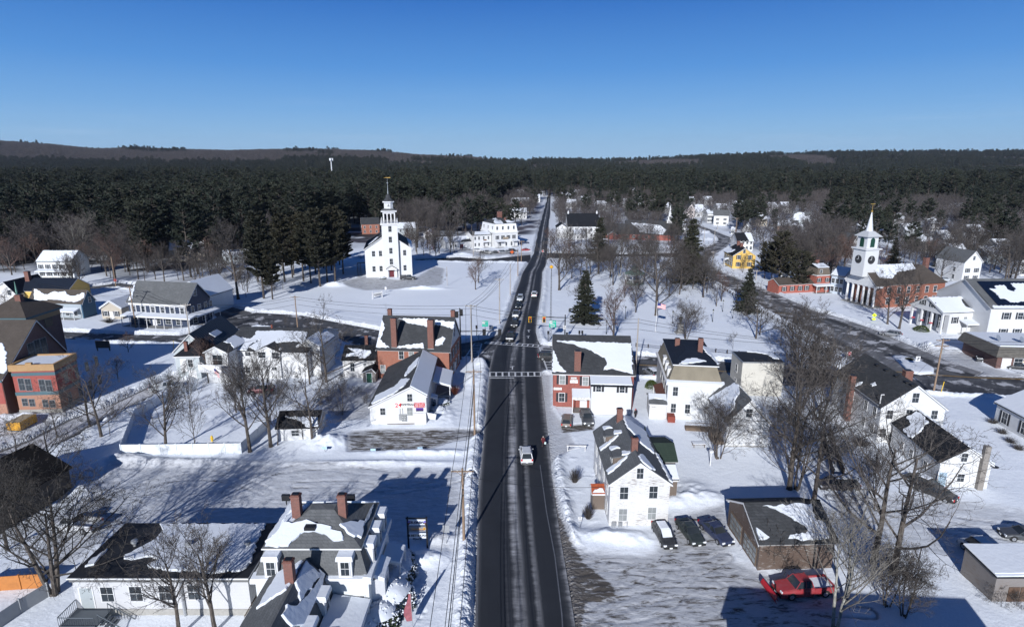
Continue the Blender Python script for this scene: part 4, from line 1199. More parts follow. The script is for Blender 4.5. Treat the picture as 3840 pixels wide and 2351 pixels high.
def chim_px(b,k,c,x,yb,yt,w=.75,d=.6,mat=None,cap=True,drop=.4):
 o,e,r=b.planes[k]
 N=e.normalized().cross(r.normalized()).normalized()
 p=b.hitp(c,x,yb,o,N)
 t=b.hitp(c,x,yt,p,Vector((0,1,0)))
 return b.chim(p.x,p.y,p.z-drop,t.z,w,d,mat,cap)
def wpos(b,p):
 return b.A+b.ux*p.x+b.uy*p.y+Vector((0,0,p.z))
def B_realty():
 b=Bld('realty_office','white clapboard saltbox office with snowy roof and an anniversary banner on its gable','office',G('5',1000,1150),G('5',1490,1142))
 eL=b.z('5',1000,985);ap=b.hit('S','5',1340,815);eR=b.z('5',1490,890);b.D=19.0
 b.body('v',[(0,eL),(ap.x,ap.z),(b.W,eR)],0,b.W,0,b.D,WSIDE,SHD,ov=.25)
 b.snow(1,th=.2)
 b.snow(0,[(128,1160),(185,1070),(400,965),(480,880),(565,878),(500,960),(380,1050),(142,1165)],'D8')
 b.snow(0,[(505,850),(560,740),(650,650),(745,600),(690,690),(600,770),(520,845)],'D8')
 b.wins('S','D8',[(563,1088)],.8,1.25);b.wins('S','D8',[(258,1245)],.8,1.15);b.wins('S','D8',[(565,1245)],.9,1.35,light=1)
 b.grid('E',[2.2,6.5],[1.6],.8,1.3)
 m=MB();p=b.hit('S','D8',485,1305)
 m.box(p.x-.62,-.22,p.z-.55,p.x-.22,-.02,p.z+.5).box(p.x-.2,-.25,p.z-.75,p.x+.62,-.02,p.z+.5)
 o=b.part('meter_box',m,METAL)
 for i in range(2):
  for j in range(3):MB().tube((p.x+.02+i*.38,-.26,p.z-.5+j*.38),(p.x+.02+i*.38,-.36,p.z-.5+j*.38),.12,n=10).build('meter',GLASSL,o)
 b.part('conduit',MB().tube((p.x-.4,-.08,p.z+.5),(p.x-.4,-.08,p.z+1.5),.03).tube((p.x,-.08,p.z+.5),(p.x,-.08,p.z+1.6),.03),METAL)
 p=b.hit('S','D8',685,1308)
 b.part('cellar_hatch',MB().box(p.x-.95,-.3,.05,p.x+.95,-.02,p.z+.75).box(p.x-1,-.33,p.z+.753,p.x+1,-.02,p.z+.83),WHITE)
 b.part('sill_board',MB().box(.1+2.6,-.07,.1,b.W-.05,-.003,.3),WOOD)
 b.porch(b.W+.15,9.5,b.W+3.4,17.5,2.85,[(b.W+3.2,9.7),(b.W+3.2,13),(b.W+3.2,17.2)],slope=1.0,dirn='E',rail=True)
 b.porch(b.W+.15,5.0,b.W+1.3,6.6,2.3,[(b.W+1.2,5.1),(b.W+1.2,6.5)],slope=.35,dirn='E',step=False,pr=.05)
 b.door('E',5.8,mat=WHITE)
 def hung(name,label,cat,c,x0,y0,x1,y1,mat,th=.02):
  p=b.hit('S',c,x0,y0);q=b.hit('S',c,x1,y1)
  t=thing(name,label,cat,wpos(b,Vector(((p.x+q.x)/2,-.03,(p.z+q.z)/2))),b.rz)
  w,h=abs(q.x-p.x),abs(q.z-p.z)
  MB().box(-w/2,-th,-h/2,w/2,-.002,h/2).build('panel',mat,t)
  return t,w,h
 t,w,h=hung('anniversary_banner','long white banner reading 24TH ANNIVERSARY across the white gable wall','banner','D8',400,1146,735,1198,plain('banner_white',(.8,.8,.8),.6,var=.03))
 redp=plain('banner_red',(.5,.012,.02),.6)
 MB().box(w*.13,-.03,-h*.49,w*.499,-.022,h*.49).build('red_end',redp,t)
 text_part(t,'24',h*1.12,(-w*.405,-.03,-h*.02),mat=redp,bold=.03);text_part(t,'TH',h*.35,(-w*.30,-.03,h*.24),mat=redp,bold=.006)
 text_part(t,'ANNIVERSARY',h*.66,(-w*.075,-.03,h*.12),mat=BLACK,bold=.022,sx=.62);text_part(t,'OF TOWNSEND CENTER REALTY',h*.2,(-w*.07,-.03,-h*.3),mat=BLACK,sx=.85)
 for k,s in enumerate(('TOWNSEND CENTER','REAL ESTATE','BROKER SINCE 1977')):text_part(t,s,h*.34,(w*.315,-.036,h*(.3-k*.3)),mat=WHITE,bold=.004,sx=.8)
 t,w,h=hung('purple_sign','small purple sign board under the red end of the banner','sign','D8',633,1203,718,1241,plain('purple_paint',(.08,.025,.22),.5))
 MB().box(-w*.48,-.03,-h*.45,w*.48,-.023,-h*.12).build('lower_band',plain('dark_navy',(.01,.01,.03),.5),t)
 b.part('folded_flag',MB().add([(b.W+.05,-.1,2.2),(b.W+1.6,-.15,1.9),(b.W+1.4,-.2,.9),(b.W+.3,-.12,1.1)],[(0,1,2,3)]).add([(b.W+.05,-.12,2.2),(b.W+1.6,-.17,1.9),(b.W+1.4,-.22,.9),(
b.W+.3,-.14,1.1)],[(3,2,1,0)]),WHITE)
 return b
def B_brick_left():
 A=G('D8',215,885);h=None
 b0=Bld.__new__(Bld)
 h=atdist('D8',195,540,A.y).z
 Bp=G('D8',1005,566,h)
 b=Bld('brick_house','tall orange brick house with dark snow-patched roof and four chimneys at the crossing','house',A,Bp)
 b.D=(G('D8',1138,385,h)-Bp).length
 zr=11.7
 b.body('u',[(0,h),(b.D/2,zr),(b.D,h)],0,b.W,0,b.D,BRICK,SHD,ov=.3)
 b.part('gable_wall',MB().add([(b.W+.01,.3,h+.1),(b.W+.01,b.D-.3,h+.1),(b.W+.01,b.D/2,zr-.35),(b.W+.05,.3,h+.1),(b.W+.05,b.D-.3,h+.1),(b.W+.05,b.D/2,zr-.35)],[(0,1,2),(5,4,3),(0,3,
4,1),(1,4,5,2),(2,5,3,0)]),WSIDE)
 b.win('E',b.D/2,h+2.3,.9,1.5,at=b.W+.05)
 for pl in([(250,205),(278,260),(280,310),(225,440),(335,525),(172,518),(230,285)],[(432,200),(770,197),(772,290),(680,270),(520,237),(480,207)],[(850,217),(1068,232),(1058,312),(930,
275),(852,268)],[(440,507),(715,472),(728,533),(412,528)],[(852,442),(935,397),(972,420),(938,492),(848,502)]):
  b.snow(0,pl,'D8')
 chim_px(b,0,'D8',393,497,190,1.05,.8);chim_px(b,0,'D8',806,512,208,1.15,.8)
 for x,yt in((335,85),(1050,100)):
  p=b.hit('S','D8',x,yt,at=b.D/2+1.0);b.chim(p.x,b.D/2+1.0,zr-1.5,p.z,.8,.7)
 b.wins('S','D8',[(468,608)],.9,1.6);b.wins('S','D8',[(582,610),(260,768),(470,778)],.9,1.6,light=1)
 b.grid('E',[1.6,4.2,6.8,9.4],[1.8,4.7],.9,1.55,sh=1);b.door('E',5.5)
 p=b.hit('S','D8',520,800)
 b.porch(p.x-.9,-1.6,p.x+.9,-.02,2.4,[(p.x-.8,-1.5),(p.x+.8,-1.5)],slope=.5,dirn='S')
 b.part('aerial',MB().tube((.4,b.D/2,zr),(.4,b.D/2,zr+2.6),.03).tube((-.2,b.D/2,zr+2.4),(1.0,b.D/2,zr+2.4),.02).tube((0,b.D/2,zr+2.1),(.8,b.D/2,zr+2.1),.02),METAL)
 b.part('foundation',MB().box(-.05,-.06,-.3,b.W+.05,-.003,.35),STONE)
 a=Bld('brick_house_annex','weathered white annex with a green door against the orange brick house','annex',G('5',765,742),G('5',1052,742))
 h=a.z('5',765,580);a.D=6.5
 a.body('u',[(0,h),(3.2,h+2.0),(6.5,h)],0,a.W-.3,0,6.5,PEEL,SHK,ov=.25)
 a.snow(0,[(800,475),(1000,500),(1005,520),(960,560),(900,568),(895,545),(780,555),(790,530),(860,520)],'5')
 a.win('S',1.9,h*.62,.8,1.7);a.win('S',4.4,h*.75,.5,.5)
 p=a.loc(G('5',935,785));q=a.loc(G('5',1055,768))
 a.body('v',[(p.x,2.35),((p.x+q.x)/2+.6,3.1),(q.x,2.35)],0,0,p.y,-.05,GREYW,SHK,ov=.2,wname='porch_wall',rname='porch_roof')
 a.door('S',(p.x+q.x)/2,mat=GREEN,at=p.y-.02)
 pc=a.hit('S','5',960,365,at=4.0);a.chim(pc.x,4.0,h+1.2,pc.z,.6,.6)
 return b
def B_appliance():
 A=G('6',262,765);h=atdist('6',262,462,A.y).z
 Bp=G('6',970,478,h)
 b=Bld('appliance_shop','red brick and white shop with a half snow-covered roof east of the crossing','shop',A,Bp)
 b.D=17;zr=10.9
 b.body('u',[(0,h),(8.5,zr),(17,h)],0,b.W,0,b.D,BRICKR,SHD,ov=.25)
 b.snow(0,[(262,255),(300,330),(320,395),(380,452),(258,450)],'6')
 b.snow(0,[(295,184),(420,207),(560,252),(660,302),(718,340),(732,400),(705,440),(790,425),(962,470),(964,205)],'6')
 chim_px(b,0,'6',476,430,268,1.1,.85)
 p=b.loc(G('6',590,832));q=b.loc(G('6',938,838));hw=atdist('6',590,575,G('6',590,832).y).z
 y0=p.y
 b.part('white_wing',MB().add([(p.x,y0,-.3),(q.x,y0,-.3),(q.x,-.02,-.3),(p.x,-.02,-.3),(p.x,y0,hw),(q.x,y0,hw),(q.x,-.02,hw+.55),(p.x,-.02,hw+.55)],[(0,3,2,1),(4,5,6,7),(0,1,5,4),(
1,2,6,5),(2,3,7,6),(3,0,4,7)]),WSIDE)
 mb=MB().add([(p.x-.15,y0-.2,hw),(q.x+.15,y0-.2,hw),(q.x+.15,-.03,hw+.57),(p.x-.15,-.03,hw+.57),(p.x-.15,y0-.2,hw+.15),(q.x+.15,y0-.2,hw+.15),(q.x+.15,-.03,hw+.72),(p.x-.15,-.03,hw+
.72)],[(0,3,2,1),(4,5,6,7),(0,1,5,4),(1,2,6,5),(2,3,7,6),(3,0,4,7)])
 b.part('wing_roof',mb,SHK)
 b.planes.append((Vector((p.x-.15,y0-.2,hw+.15)),Vector((q.x-p.x+.3,0,0)),Vector((0,-.03-y0+.2,.57))));b.snow(len(b.planes)-1,[(0.0,.12),(1,.12),(1,1),(0,1)],th=.2,jag=.05)
 b.wins('S','6',[(345,520),(546,531)],.95,1.55,sh=1,light=1);b.wins('S','6',[(340,672)],.95,1.55,sh=1)
 b.wins('S','6',[(661,598),(866,607)],.8,.95,sh=1,at=y0)
 b.part('wing_foundation',MB().box(p.x+.02,y0-.05,-.3,q.x-.02,y0-.003,.28),STONE)
 pa=b.hit('S','6',425,700);pb=b.hit('S','6',588,700)
 b.porch(pa.x,-2.6,p.x-.02,-.02,2.75,[(pa.x+.1,-2.5),(p.x-.12,-2.5)],slope=.8,dirn='S',rail=False)
 b.part('railing',_rail((pa.x+.15,-2.5),(p.x-1.1,-2.5),.3,1.2),WOOD)
 b.door('S',(pa.x+p.x)/2+.5,mat=WHITE)
 b.part('foundation',MB().box(-.04,-.06,-.3,pa.x,-.003,.3),STONE)
 def hung(name,label,c,x0,y0_,x1,y1,txt,at=0):
  p_=b.hit('S',c,x0,y0_,at);q_=b.hit('S',c,x1,y1,at);w,h_=q_.x-p_.x,p_.z-q_.z
  t=thing(name,label,'sign',wpos(b,Vector(((p_.x+q_.x)/2,at-.03,(p_.z+q_.z)/2))),b.rz)
  MB().box(-w/2,-.04,-h_/2,w/2,-.002,h_/2).build('panel',plain('sign_white',(.72,.72,.70),.6,var=.05),t)
  for i,s in enumerate(txt):text_part(t,s,h_/len(txt)*.85,(0,-.045,h_/2-h_/len(txt)*(i+.5)),mat=BLACK,sx=.85)
  return t
 hung('shop_sign','white sign HARBOR APPLIANCE over the porch of the brick shop','6',455,672,555,698,['HARBOR APPLIANCE','SALES & SERVICE'],at=-2.66)
 hung('shop_sign','pointed white plate low on the left of the red brick front','6',270,585,340,608,['SENIOR WALK','LEFT - 4 MILES'])
 hung('shop_sign','cream board reading TOWNSEND high between two shuttered windows','6',420,497,470,512,['TOWNSEND'])
 hung('shop_sign','lower cream boards between the shuttered windows of the brick shop','6',413,518,480,548,['BRICK HOUSE','SHOP'])
 return b
def _rail(a,b_,z0,z1,n=None):
 m=MB();L=math.hypot(b_[0]-a[0],b_[1]-a[1]);n=n or max(2,int(L/.2))
 m.tube((*a,z1),(*b_,z1),.045,n=4).tube((*a,z0+.08),(*b_,z0+.08),.035,n=4)
 for i in range(n+1):
  t=i/n;x=a[0]+(b_[0]-a[0])*t;y=a[1]+(b_[1]-a[1])*t;m.tube((x,y,z0),(x,y,z1),.022,n=3,cap=False)
 return m
def B_mansard():
 A=G('6',1245,865);h=atdist('6',1255,560,A.y).z
 Bp=G('6',1740,582,h)
 b=Bld('mansard_house','white three-storey house with stained mansard and navy roof beside the park','house',A,Bp)
 ins=.95
 z1=b.hit('S','6',1285,390,at=ins).z
 p0=b.loc(G('6',1285,385,z1));p1=b.loc(G('6',1210,170,z1));b.D=(p1.y-p0.y)+2*ins
 b.block('wall',siding('pale_white_siding',(.58,.59,.60)),0,0,-.4,b.W,b.D,h)
 b.block('cornice',WHITE,-.35,-.35,h+.003,b.W+.35,b.D+.35,h+.32)
 sl=plain('stained_slate',(.20,.175,.13),.85,var=.4,scale=.5)
 b.frustum('mansard_roof',sl,(0,0,b.W,b.D),h+.323,(ins,ins,b.W-ins,b.D-ins),z1)
 b.block('upper_cornice',WHITE,ins-.3,ins-.3,z1+.003,b.W-ins+.3,b.D-ins+.3,z1+.2)
 k=len(b.planes)
 b.frustum('roof',SHN,(ins-.32,ins-.32,b.W-ins+.32,b.D-ins+.32),z1+.203,(b.W*.42,b.D*.4,b.W*.58,b.D*.62),z1+1.25)
 b.planes.append((Vector((-.35,-.35,h+.32)),Vector((b.W+.7,0,0)),Vector((0,.75,.25))));b.snow(len(b.planes)-1,th=.28,clip=True)
 b.snow(k,[(1360,385),(1430,340),(1500,335),(1600,362),(1540,370),(1450,378)],'6')
 b.snow(k+1,[(1560,230),(1610,240),(1650,300),(1720,380),(1730,398),(1690,385),(1640,320),(1600,290)],'6',clip=True)
 for x,yb,yt in((1345,215,158),(1543,280,158)):
  p=b.hitp('6',x,yb,Vector((0,0,z1+.9)),Vector((0,0,1)));t=b.hit('S','6',x,yt,at=p.y);b.chim(p.x,p.y,z1+.3,t.z,.8,.6)
 b.wins('S','6',[(1330,620),(1312,765),(1435,772)],.8,1.55)
 b.grid('W',[2,4.5,7,9.5],[1.9,4.9],.8,1.5,sh=1)
 for v in(2.5,5.5,8.5):
  if v<b.D-1:
   b.part('dormer',MB().box(.15,v-.6,h+.5,1.3,v+.6,h+2.0).box(.05,v-.75,h+2.003,1.4,v+.75,h+2.2),WHITE);b.win('W',v,h+1.2,.7,1.1,at=.15)
 b.porch(-1.5,1.5,-.02,7.5,h*.5,[(-1.4,1.6),(-1.4,4.5),(-1.4,7.4)],slope=.5,dirn='W',snow=False,rm=plain('rusty_roof',(.12,.05,.035),.8,var=.4))
 p=b.loc(G('6',1098,868));q=b.loc(G('6',1243,872));hs=atdist('6',1098,728,G('6',1098,868).y).z
 b.body('u',[(p.y,hs),(p.y+2.2,hs+.75),(p.y+4.4,hs)],p.x,-.1,0,0,PEEL,SHG,ov=.15,wname='lean_to_wall',rname='lean_to_roof')
 b.snow(len(b.planes)-2,[(0,.35),(.3,.5),(.6,.45),(1,.3),(1,1),(0,1)])
 p=b.loc(G('6',1290,900))
 b.block('bulkhead',plain('rust_red_boards',(.20,.045,.03),.8,var=.3),p.x-.55,-1.7,-.2,p.x+.65,-.03,1.25)
 p=b.loc(G('6',1425,1000));
 m=MB().box(p.x,-4.6,.1,p.x+4.6,-3.4,.7)
 b.part('deck',m,WOOD)
 b.part('railing',_rail((p.x,-4.6),(p.x+4.6,-4.6),.7,1.7).tube((p.x+4.6,-4.6,.7),(p.x+4.6,-.5,1.7),.05),WOOD)
 return b
def B_peeling():
 b=Bld('peeling_house','old white house with badly peeling clapboards, grey roof and two dormers','house',G('D2',885,640),G('D2',1395,640))
 ap=b.hit('S','D2',1160,80);eL=b.z('D2',880,275);eR=b.z('D2',1410,255);e=(eL+eR)/2+.1
 b.D=13.6
 b.body('v',[(0,e),(ap.x,ap.z),(b.W,e)],0,b.W,0,b.D,PEEL,SHG,ov=.3)
 b.snow(1,[(1140,20),(1175,10),(1290,150),(1270,170),(1240,130),(1180,80)],'D2',clip=True)
 b.snow(1,[(0.02,.0),(.25,.02),(.5,.0),(.5,.12),(.2,.1),(.02,.08)])
 b.snow(1,[(.45,.2),(.95,.1),(.96,.9),(.7,.95),(.6,.7),(.5,.75)])
 b.wins('S','D2',[(1160,172)],.75,1.3);b.wins('S','D2',[(1020,342),(1275,335)],.95,1.55);b.wins('S','D2',[(1010,530),(1262,518)],.95,1.55,light=1)
 b.grid('W',[1.8,4.8,8,11.2],[1.7,4.3],.85,1.4)
 for v0,v1 in((2.9,5.1),(8.6,10.9)):
  u1=ap.x*.93;zt=e+(ap.z-e)*.80
  m=MB().add([(.75,v0,e+.3),(.75,v1,e+.3),(u1,v1,zt-.1),(u1,v0,zt-.1),(.75,v0,zt-.25),(.75,v1,zt-.25),(u1,v1,zt),(u1,v0,zt)],[(0,1,2,3),(7,6,5,4),(0,4,5,1),(1,5,6,2),(2,6,7,3),(3,7,
4,0)])
  d=b.part('dormer',m,PEELH)
  m=MB().add([(.45,v0-.25,zt-.36),(.45,v1+.25,zt-.36),(u1+.2,v1+.25,zt+.02),(u1+.2,v0-.25,zt+.02),(.45,v0-.25,zt-.2),(.45,v1+.25,zt-.2),(u1+.2,v1+.25,zt+.18),(u1+.2,v0-.25,zt+.18)],[(
0,1,2,3),(7,6,5,4),(0,4,5,1),(1,5,6,2),(2,6,7,3),(3,7,4,0)])
  m.build('dormer_roof',SHG,d)
  b.planes.append((Vector((.45,v1+.25,zt-.2)),Vector((0,v0-v1-.5,0)),Vector((u1-.25,0,.38))))
  k=len(b.planes)-1
  b.snow(k,[(.05,.05),(.4,.08),(.25,.35),(.3,.5),(.05,.4)],parent=d);b.snow(k,[(.6,.5),(.95,.45),(.95,.98),(.7,.95)],parent=d)
  b.win('W',(v0+v1)/2,zt-.95,.9,.9,at=.75)
  k0=0
  o_,e_,r_=b.planes[0]
  f0=(v0-.9+.3)/b.D
  b.snow(0,[((v0-1.0)/b.D,.06),((v0-.15)/b.D,.04),((v0-.1)/b.D,.75),((v0-.35)/b.D,.72),((v0-.9)/b.D,.3)])
 chim_px(b,0,'6',972,1120,1020,.75,.6);chim_px(b,0,'6',842,872,768,.75,.6)
 m=plain('rust_roof',(.28,.06,.02),.75,var=.4,scale=3)
 b.body('u',[(3.4,2.5),(4.3,3.1),(5.2,2.5)],-1.5,-.02,0,0,PEELH,m,ov=.15,wname='entry_wall',rname='entry_roof')
 b.snow(len(b.planes)-2,[(0.05,.0),(.9,0.0),(.8,.45),(.2,.3)])
 W=b.W
 b.body('u',[(5.8,3.0),(7.6,3.9),(9.4,3.0)],W+.02,W+2.6,0,0,PEELH,SHG,ov=.2,wname='wing_wall',rname='wing_roof')
 b.snow(len(b.planes)-2)
 b.body('u',[(9.6,3.6),(11.8,4.9),(16.2,3.6)],W-1.6,W+3.3,0,0,PEELH,SHGR,ov=.3,wname='green_roofed_wing',rname='green_roof')
 b.body('u',[(12.6,3.8),(12.61,3.8),(16.2,5.2)],W+.5,W+.6,0,0,PEELH,SHGR,ov=.02,wname='partition',rname='ridge_cap',trim=False)
 m=MB()
 for x in(905,930,965,990,1038):
  p=b.hit('S','D2',x,645);m.tube((p.x,-.45,.1),(p.x,-.45,.95),.04)
 b.part('gas_pipe',m,METAL)
 b.part('gas_meter',MB().box(.35,-.5,.45,.8,-.2,.9).box(1.1,-.5,.45,1.5,-.2,.9),METAL)
 return b
def B_barn():
 A=G('6',1762,1112);b=Bld('white_barn','white barn with snowy left roof slope behind the tangle of trees','barn',A,A+Vector((10,-.25,0)))
 ap=b.hit('S','6',1990,695);e=b.z('6',1770,882)
 A2=A+b.ux*(2*ap.x);b.W=2*ap.x;b.D=12
 b.body('v',[(0,e),(ap.x,ap.z),(b.W,e)],0,b.W,0,b.D,WSIDE,SHG,ov=.3)
 b.snow(0,[(1775,850),(1850,760),(1850,700),(1890,640),(1900,560),(1840,550),(1600,700),(1600,900)],'6')
 b.snow(1,[(.1,0),(.9,0),(.8,.6),(.5,.4),(.3,.7)])
 b.wins('S','6',[(1972,808)],.9,1.3)
 b.part('foundation',MB().box(.02,-.06,-.3,b.W-.02,-.003,.35),STONE)
 b.part('stairs',MB().box(-1.6,2,0,-.05,3.4,1.6).box(-1.6,.6,0,-.05,1.98,.8),WOOD)
 return b
def B_cube():
 z=6.6;A=G('E8',290,387,z);Bp=G('E8',628,392,z)
 b=Bld('flat_roofed_block','pale cube building with a black flat roof facing the park','building',A,Bp)
 b.D=(G('E8',248,303,z)-A).y
 b.block('wall',plain('cream_render',(.52,.50,.45),.8),0,0,-.4,b.W,b.D,z)
 b.block('parapet',METAL,-.08,-.08,z+.003,b.W+.08,b.D+.08,z+.2)
 b.block('roof',FLATR,.1,.1,z+.203,b.W-.1,b.D-.1,z+.23)
 b.planes.append((Vector((.1,.1,z+.23)),Vector((b.W-.2,0,0)),Vector((0,b.D-.2,0))))
 b.snow(0,[(.35,.98),(.97,.98),(.96,.25),(.85,.3),(.78,.75),(.5,.92)])
 b.win('W',3,4.6,1,1.4);b.win('W',3,1.8,1,1.4)
 return b
def B_right_white():
 A=G('7',1030,962);h=atdist('7',1050,642,A.y).z
 Bp=G('7',1640,655,h)
 b=Bld('long_white_house','big white gabled house with dark vented roof and tall brick side chimney','house',A,Bp)
 ap=b.hit('S','7',1395,455);b.D=15.0
 b.body('v',[(0,h),(ap.x,ap.z),(b.W,h)],0,b.W,0,b.D,WSIDE,SHD,ov=.3)
 b.wins('S','7',[(1378,560)],.95,1.5);b.wins('S','7',[(1152,705),(1540,707),(1320,700)],.9,1.35);b.wins('S','7',[(1090,865),(1168,902)],.9,1.35)
 b.grid('W',[1.6,4.2,8.6,11.4],[1.9,4.7],.9,1.5,sh=0)
 p=b.loc(G('7',748,762));t=b.hit('S','7',805,365,at=p.y)
 b.chim(-.5,min(p.y,12),0,t.z,.75,.95)
 chim_px(b,1,'7',1300,405,320,1.15,1.0)
 for x,y in((1043,283),(1122,328),(1210,378),(1300,432),(1350,458)):
  o_,e_,r_=b.planes[0];N=e_.normalized().cross(r_.normalized());q=b.hitp('7',x,y,o_,N)
  b.part('roof_vent',MB().lathe([(.16,q.z-.05),(.16,q.z+.15),(.3,q.z+.18),(.28,q.z+.3),(.05,q.z+.34)],10,(q.x,q.y)),BLACK)
 q=b.hit('S','7',1085,600);b.part('vent_pipe',MB().tube((q.x+.2,.8,h+.1),(q.x+.2,.8,h+1.7),.07).tube((q.x+.2,.8,h+1.7),(q.x+.6,.7,h+1.75),.07),WHITE)
 b.snow(0,[(840,465),(870,438),(920,425),(905,445),(865,465)],'7');b.snow(0,[(985,445),(1030,428),(1040,450),(1000,462)],'7')
 b.block('metal_eave',METAL,-.34,.5,h+.0,-.05,8.5,h+.09)
 b.part('satellite_dish',MB().lathe([(.02,0),(.3,.06),(.5,.18)],14),METAL).location=(b.W-.6,-.6,3.9)
 A2=G('7',1555,1340);w=(A2-A)
 a=Bld('rear_wing_house','lower white wing with black roof and a tall grey metal chimney','house',A2,A2+b.ux*6.3+Vector((0,-.25,0)))
 ea=a.z('7',1590,1118);ap=a.hit('S','7',1845,1003);a.D=12.0
 a.W=2*ap.x if 5<2*ap.x<9 else 6.6
 a.body('v',[(0,ea),(a.W/2,ap.z),(a.W,ea)],0,a.W,0,a.D,WSIDE,SHK,ov=.25)
 a.wins('S','7',[(1802,1078)],.75,1.15);a.wins('S','7',[(1770,1255)],.85,1.1)
 p=a.hit('S','7',1606,1275);a.door('S',p.x,mat=plain('pale_blue_door',(.30,.40,.48),.5),h=2.2)
 p=a.hit('S','7',1905,1375);t=a.hit('S','7',1970,968)
 a.part('chimney',MB().box(p.x-.35,-.62,-.1,p.x+.35,-.05,t.z),plain('grey_block',(.22,.20,.18),.8,var=.3))
 a.snow(0,[(.55,.0),(.75,.02),(.8,.4),(.95,.5),(.97,.95),(.7,.9),(.62,.5)])
 a.snow(1,[(.0,.0),(1,.0),(1,.95),(.0,.93)])
 a.grid('W',[3,6.5,9],[1.6],.8,1.2)
 a.part('dish',MB().lathe([(.02,0),(.3,.06),(.45,.18)],14),BLACK).location=(a.W+.3,-.2,ea-.4)
 return b
def B_garage():
 b=Bld('weathered_garage','weathered brown garage with glazed doors and half-snowy roof by the red truck','garage',G('D3',300,955),G('D3',900,940))
 e=b.z('D3',312,725);b.D=8.2
 ap=b.hit('W','D3',235,412)
 zr=e+2.1
 b.body('u',[(0,e),(b.D/2,zr),(b.D,e)],0,b.W,0,b.D,siding('brown_peeling_boards',(.50,.49,.47),1.15,(.10,.07,.055)),SHD,ov=.3)
 b.snow(0,[(345,425),(740,405),(748,470),(790,545),(850,560),(888,690),(700,702),(552,690),(560,668),(690,660),(712,620),(690,590),(580,520),(450,452)],'D3')
 b.snow(0,[(290,600),(350,640),(400,680),(350,702),(316,700)],'D3')
 for v in(2.1,5.9):
  d=b.part('garage_door',MB().box(-.07,v-1.6,0,-.004,v+1.6,2.5),WOOD)
  m=MB()
  for i in range(4):
   for j in range(3):m.box(-.09,v-1.5+i*.77,.5+j*.65,-.072,v-1.5+i*.77+.62,.5+j*.65+.5)
  m.build('pane',GLASSL,d)
 b.part('ridge_cap',MB().box(-.3,b.D/2-.12,zr+.18,b.W+.3,b.D/2+.12,zr+.27),SHK)
 return b
def B_misc_near():
 A=G('D3',2195,1215);b=Bld('board_shed','low grey board shed with snowy roof in the lower right corner','shed',A,A+Vector((6,0,0)))
 e=b.z('D3',2205,1000);b.D=4.2;
 b.body('u',[(0,e),(.1,e+.02),(b.D,e+.35)],0,b.W,0,b.D,GREYW,SHK,ov=.2,trim=False)
 b.snow(0,th=.12);b.snow(1,th=.15)
 b.part('door',MB().box(1.4,-.06,0,2.5,-.003,1.9).box(2.6,-.06,0,3.7,-.003,1.9),plain('brown_door',(.10,.06,.04),.8))
 A=G('7',2055,778);b=Bld('shuttered_white_house','white house with dark shutters and snowy roof cut by the right edge','house',A,G('7',2420,985))
 e=b.z('7',2060,590);b.D=9
 b.body('u',[(0,e),(4.5,e+2.2),(9,e)],0,b.W,0,b.D,WSIDE,SHD,ov=.35)
 b.snow(0,th=.2);b.snow(1,th=.2)
 b.grid('S',[2.0,6],[e*.5],1.1,1.9,sh=1)
 A=G('P',3732,1384);b=Bld('brick_store','low brick store with a deep shingled fascia and posters in its windows','shop',A,A+Vector((14,-1.2,0)))
 b.D=11;e=3.0
 b.block('wall',BRICKD,0,0,-.3,b.W,b.D,e)
 m=MB().add([(-.9,-.9,e-.1),(b.W+.9,-.9,e-.1),(b.W+.9,b.D+.9,e-.1),(-.9,b.D+.9,e-.1),(-.25,-.25,e+1.9),(b.W+.25,-.25,e+1.9),(b.W+.25,b.D+.25,e+1.9),(-.25,b.D+.25,e+1.9)],[(0,3,2,1),(
4,5,6,7),(0,1,5,4),(1,2,6,5),(2,3,7,6),(3,0,4,7)])
 b.part('fascia',m,shingle('weathered_shakes',(.11,.10,.09),(.19,.18,.16)))
 b.planes.append((Vector((.1,.1,e+1.91)),Vector((b.W-.2,0,0)),Vector((0,b.D-.2,0))));b.snow(0,th=.2)
 for i in range(4):b.win('S',4.2+i*2.0,1.7,1.6,1.5)
 b.door('S',1.9,1.6,2.3)
 pc=[(.5,.6,.7),(.7,.7,.7),(.15,.35,.55),(.7,.6,.4),(.6,.3,.1)]
 rs=random.Random(4)
 for i in range(12):
  x=3.6+rs.random()*7.2;z=1.2+rs.random()*1.0;w=rs.uniform(.2,.4)
  m=plain('poster_%d'%(i%5),pc[i%5],.6)
  t=thing('poster',['pale blue','white','blue','cream','orange'][i%5]+' poster taped in the brick store window','poster',wpos(b,Vector((x,-.09,z))),b.rz,'posters in the store windows')
  MB().box(-w/2,-.02,-w*.6,w/2,0,w*.6).build('sheet',m,t)
 for x,y in((2.0,4.0),(6.0,3.0)):
  o=b.part('satellite_dish',MB().lathe([(.02,0),(.4,.08),(.7,.26)],14).tube((0,0,-.7),(0,0,0),.05),METAL);o.location=(x,y,e+2.7);o.rotation_euler=(math.radians(60),0,.5)
 A=G('5',195,1295);b=Bld('small_white_garage','small white garage with dark snow-edged roof under bare trees','garage',A,G('5',540,1285))
 e=b.z('5',200,1172);b.D=5.5
 b.body('u',[(0,e),(2.8,e+1.5),(5.5,e)],0,b.W,0,b.D,WSIDE,SHK,ov=.3)
 b.snow(0,[(250,1075),(540,1080),(545,1165),(450,1165),(400,1120),(330,1095)],'5')
 b.wins('S','5',[(342,1215)],1.1,.9)
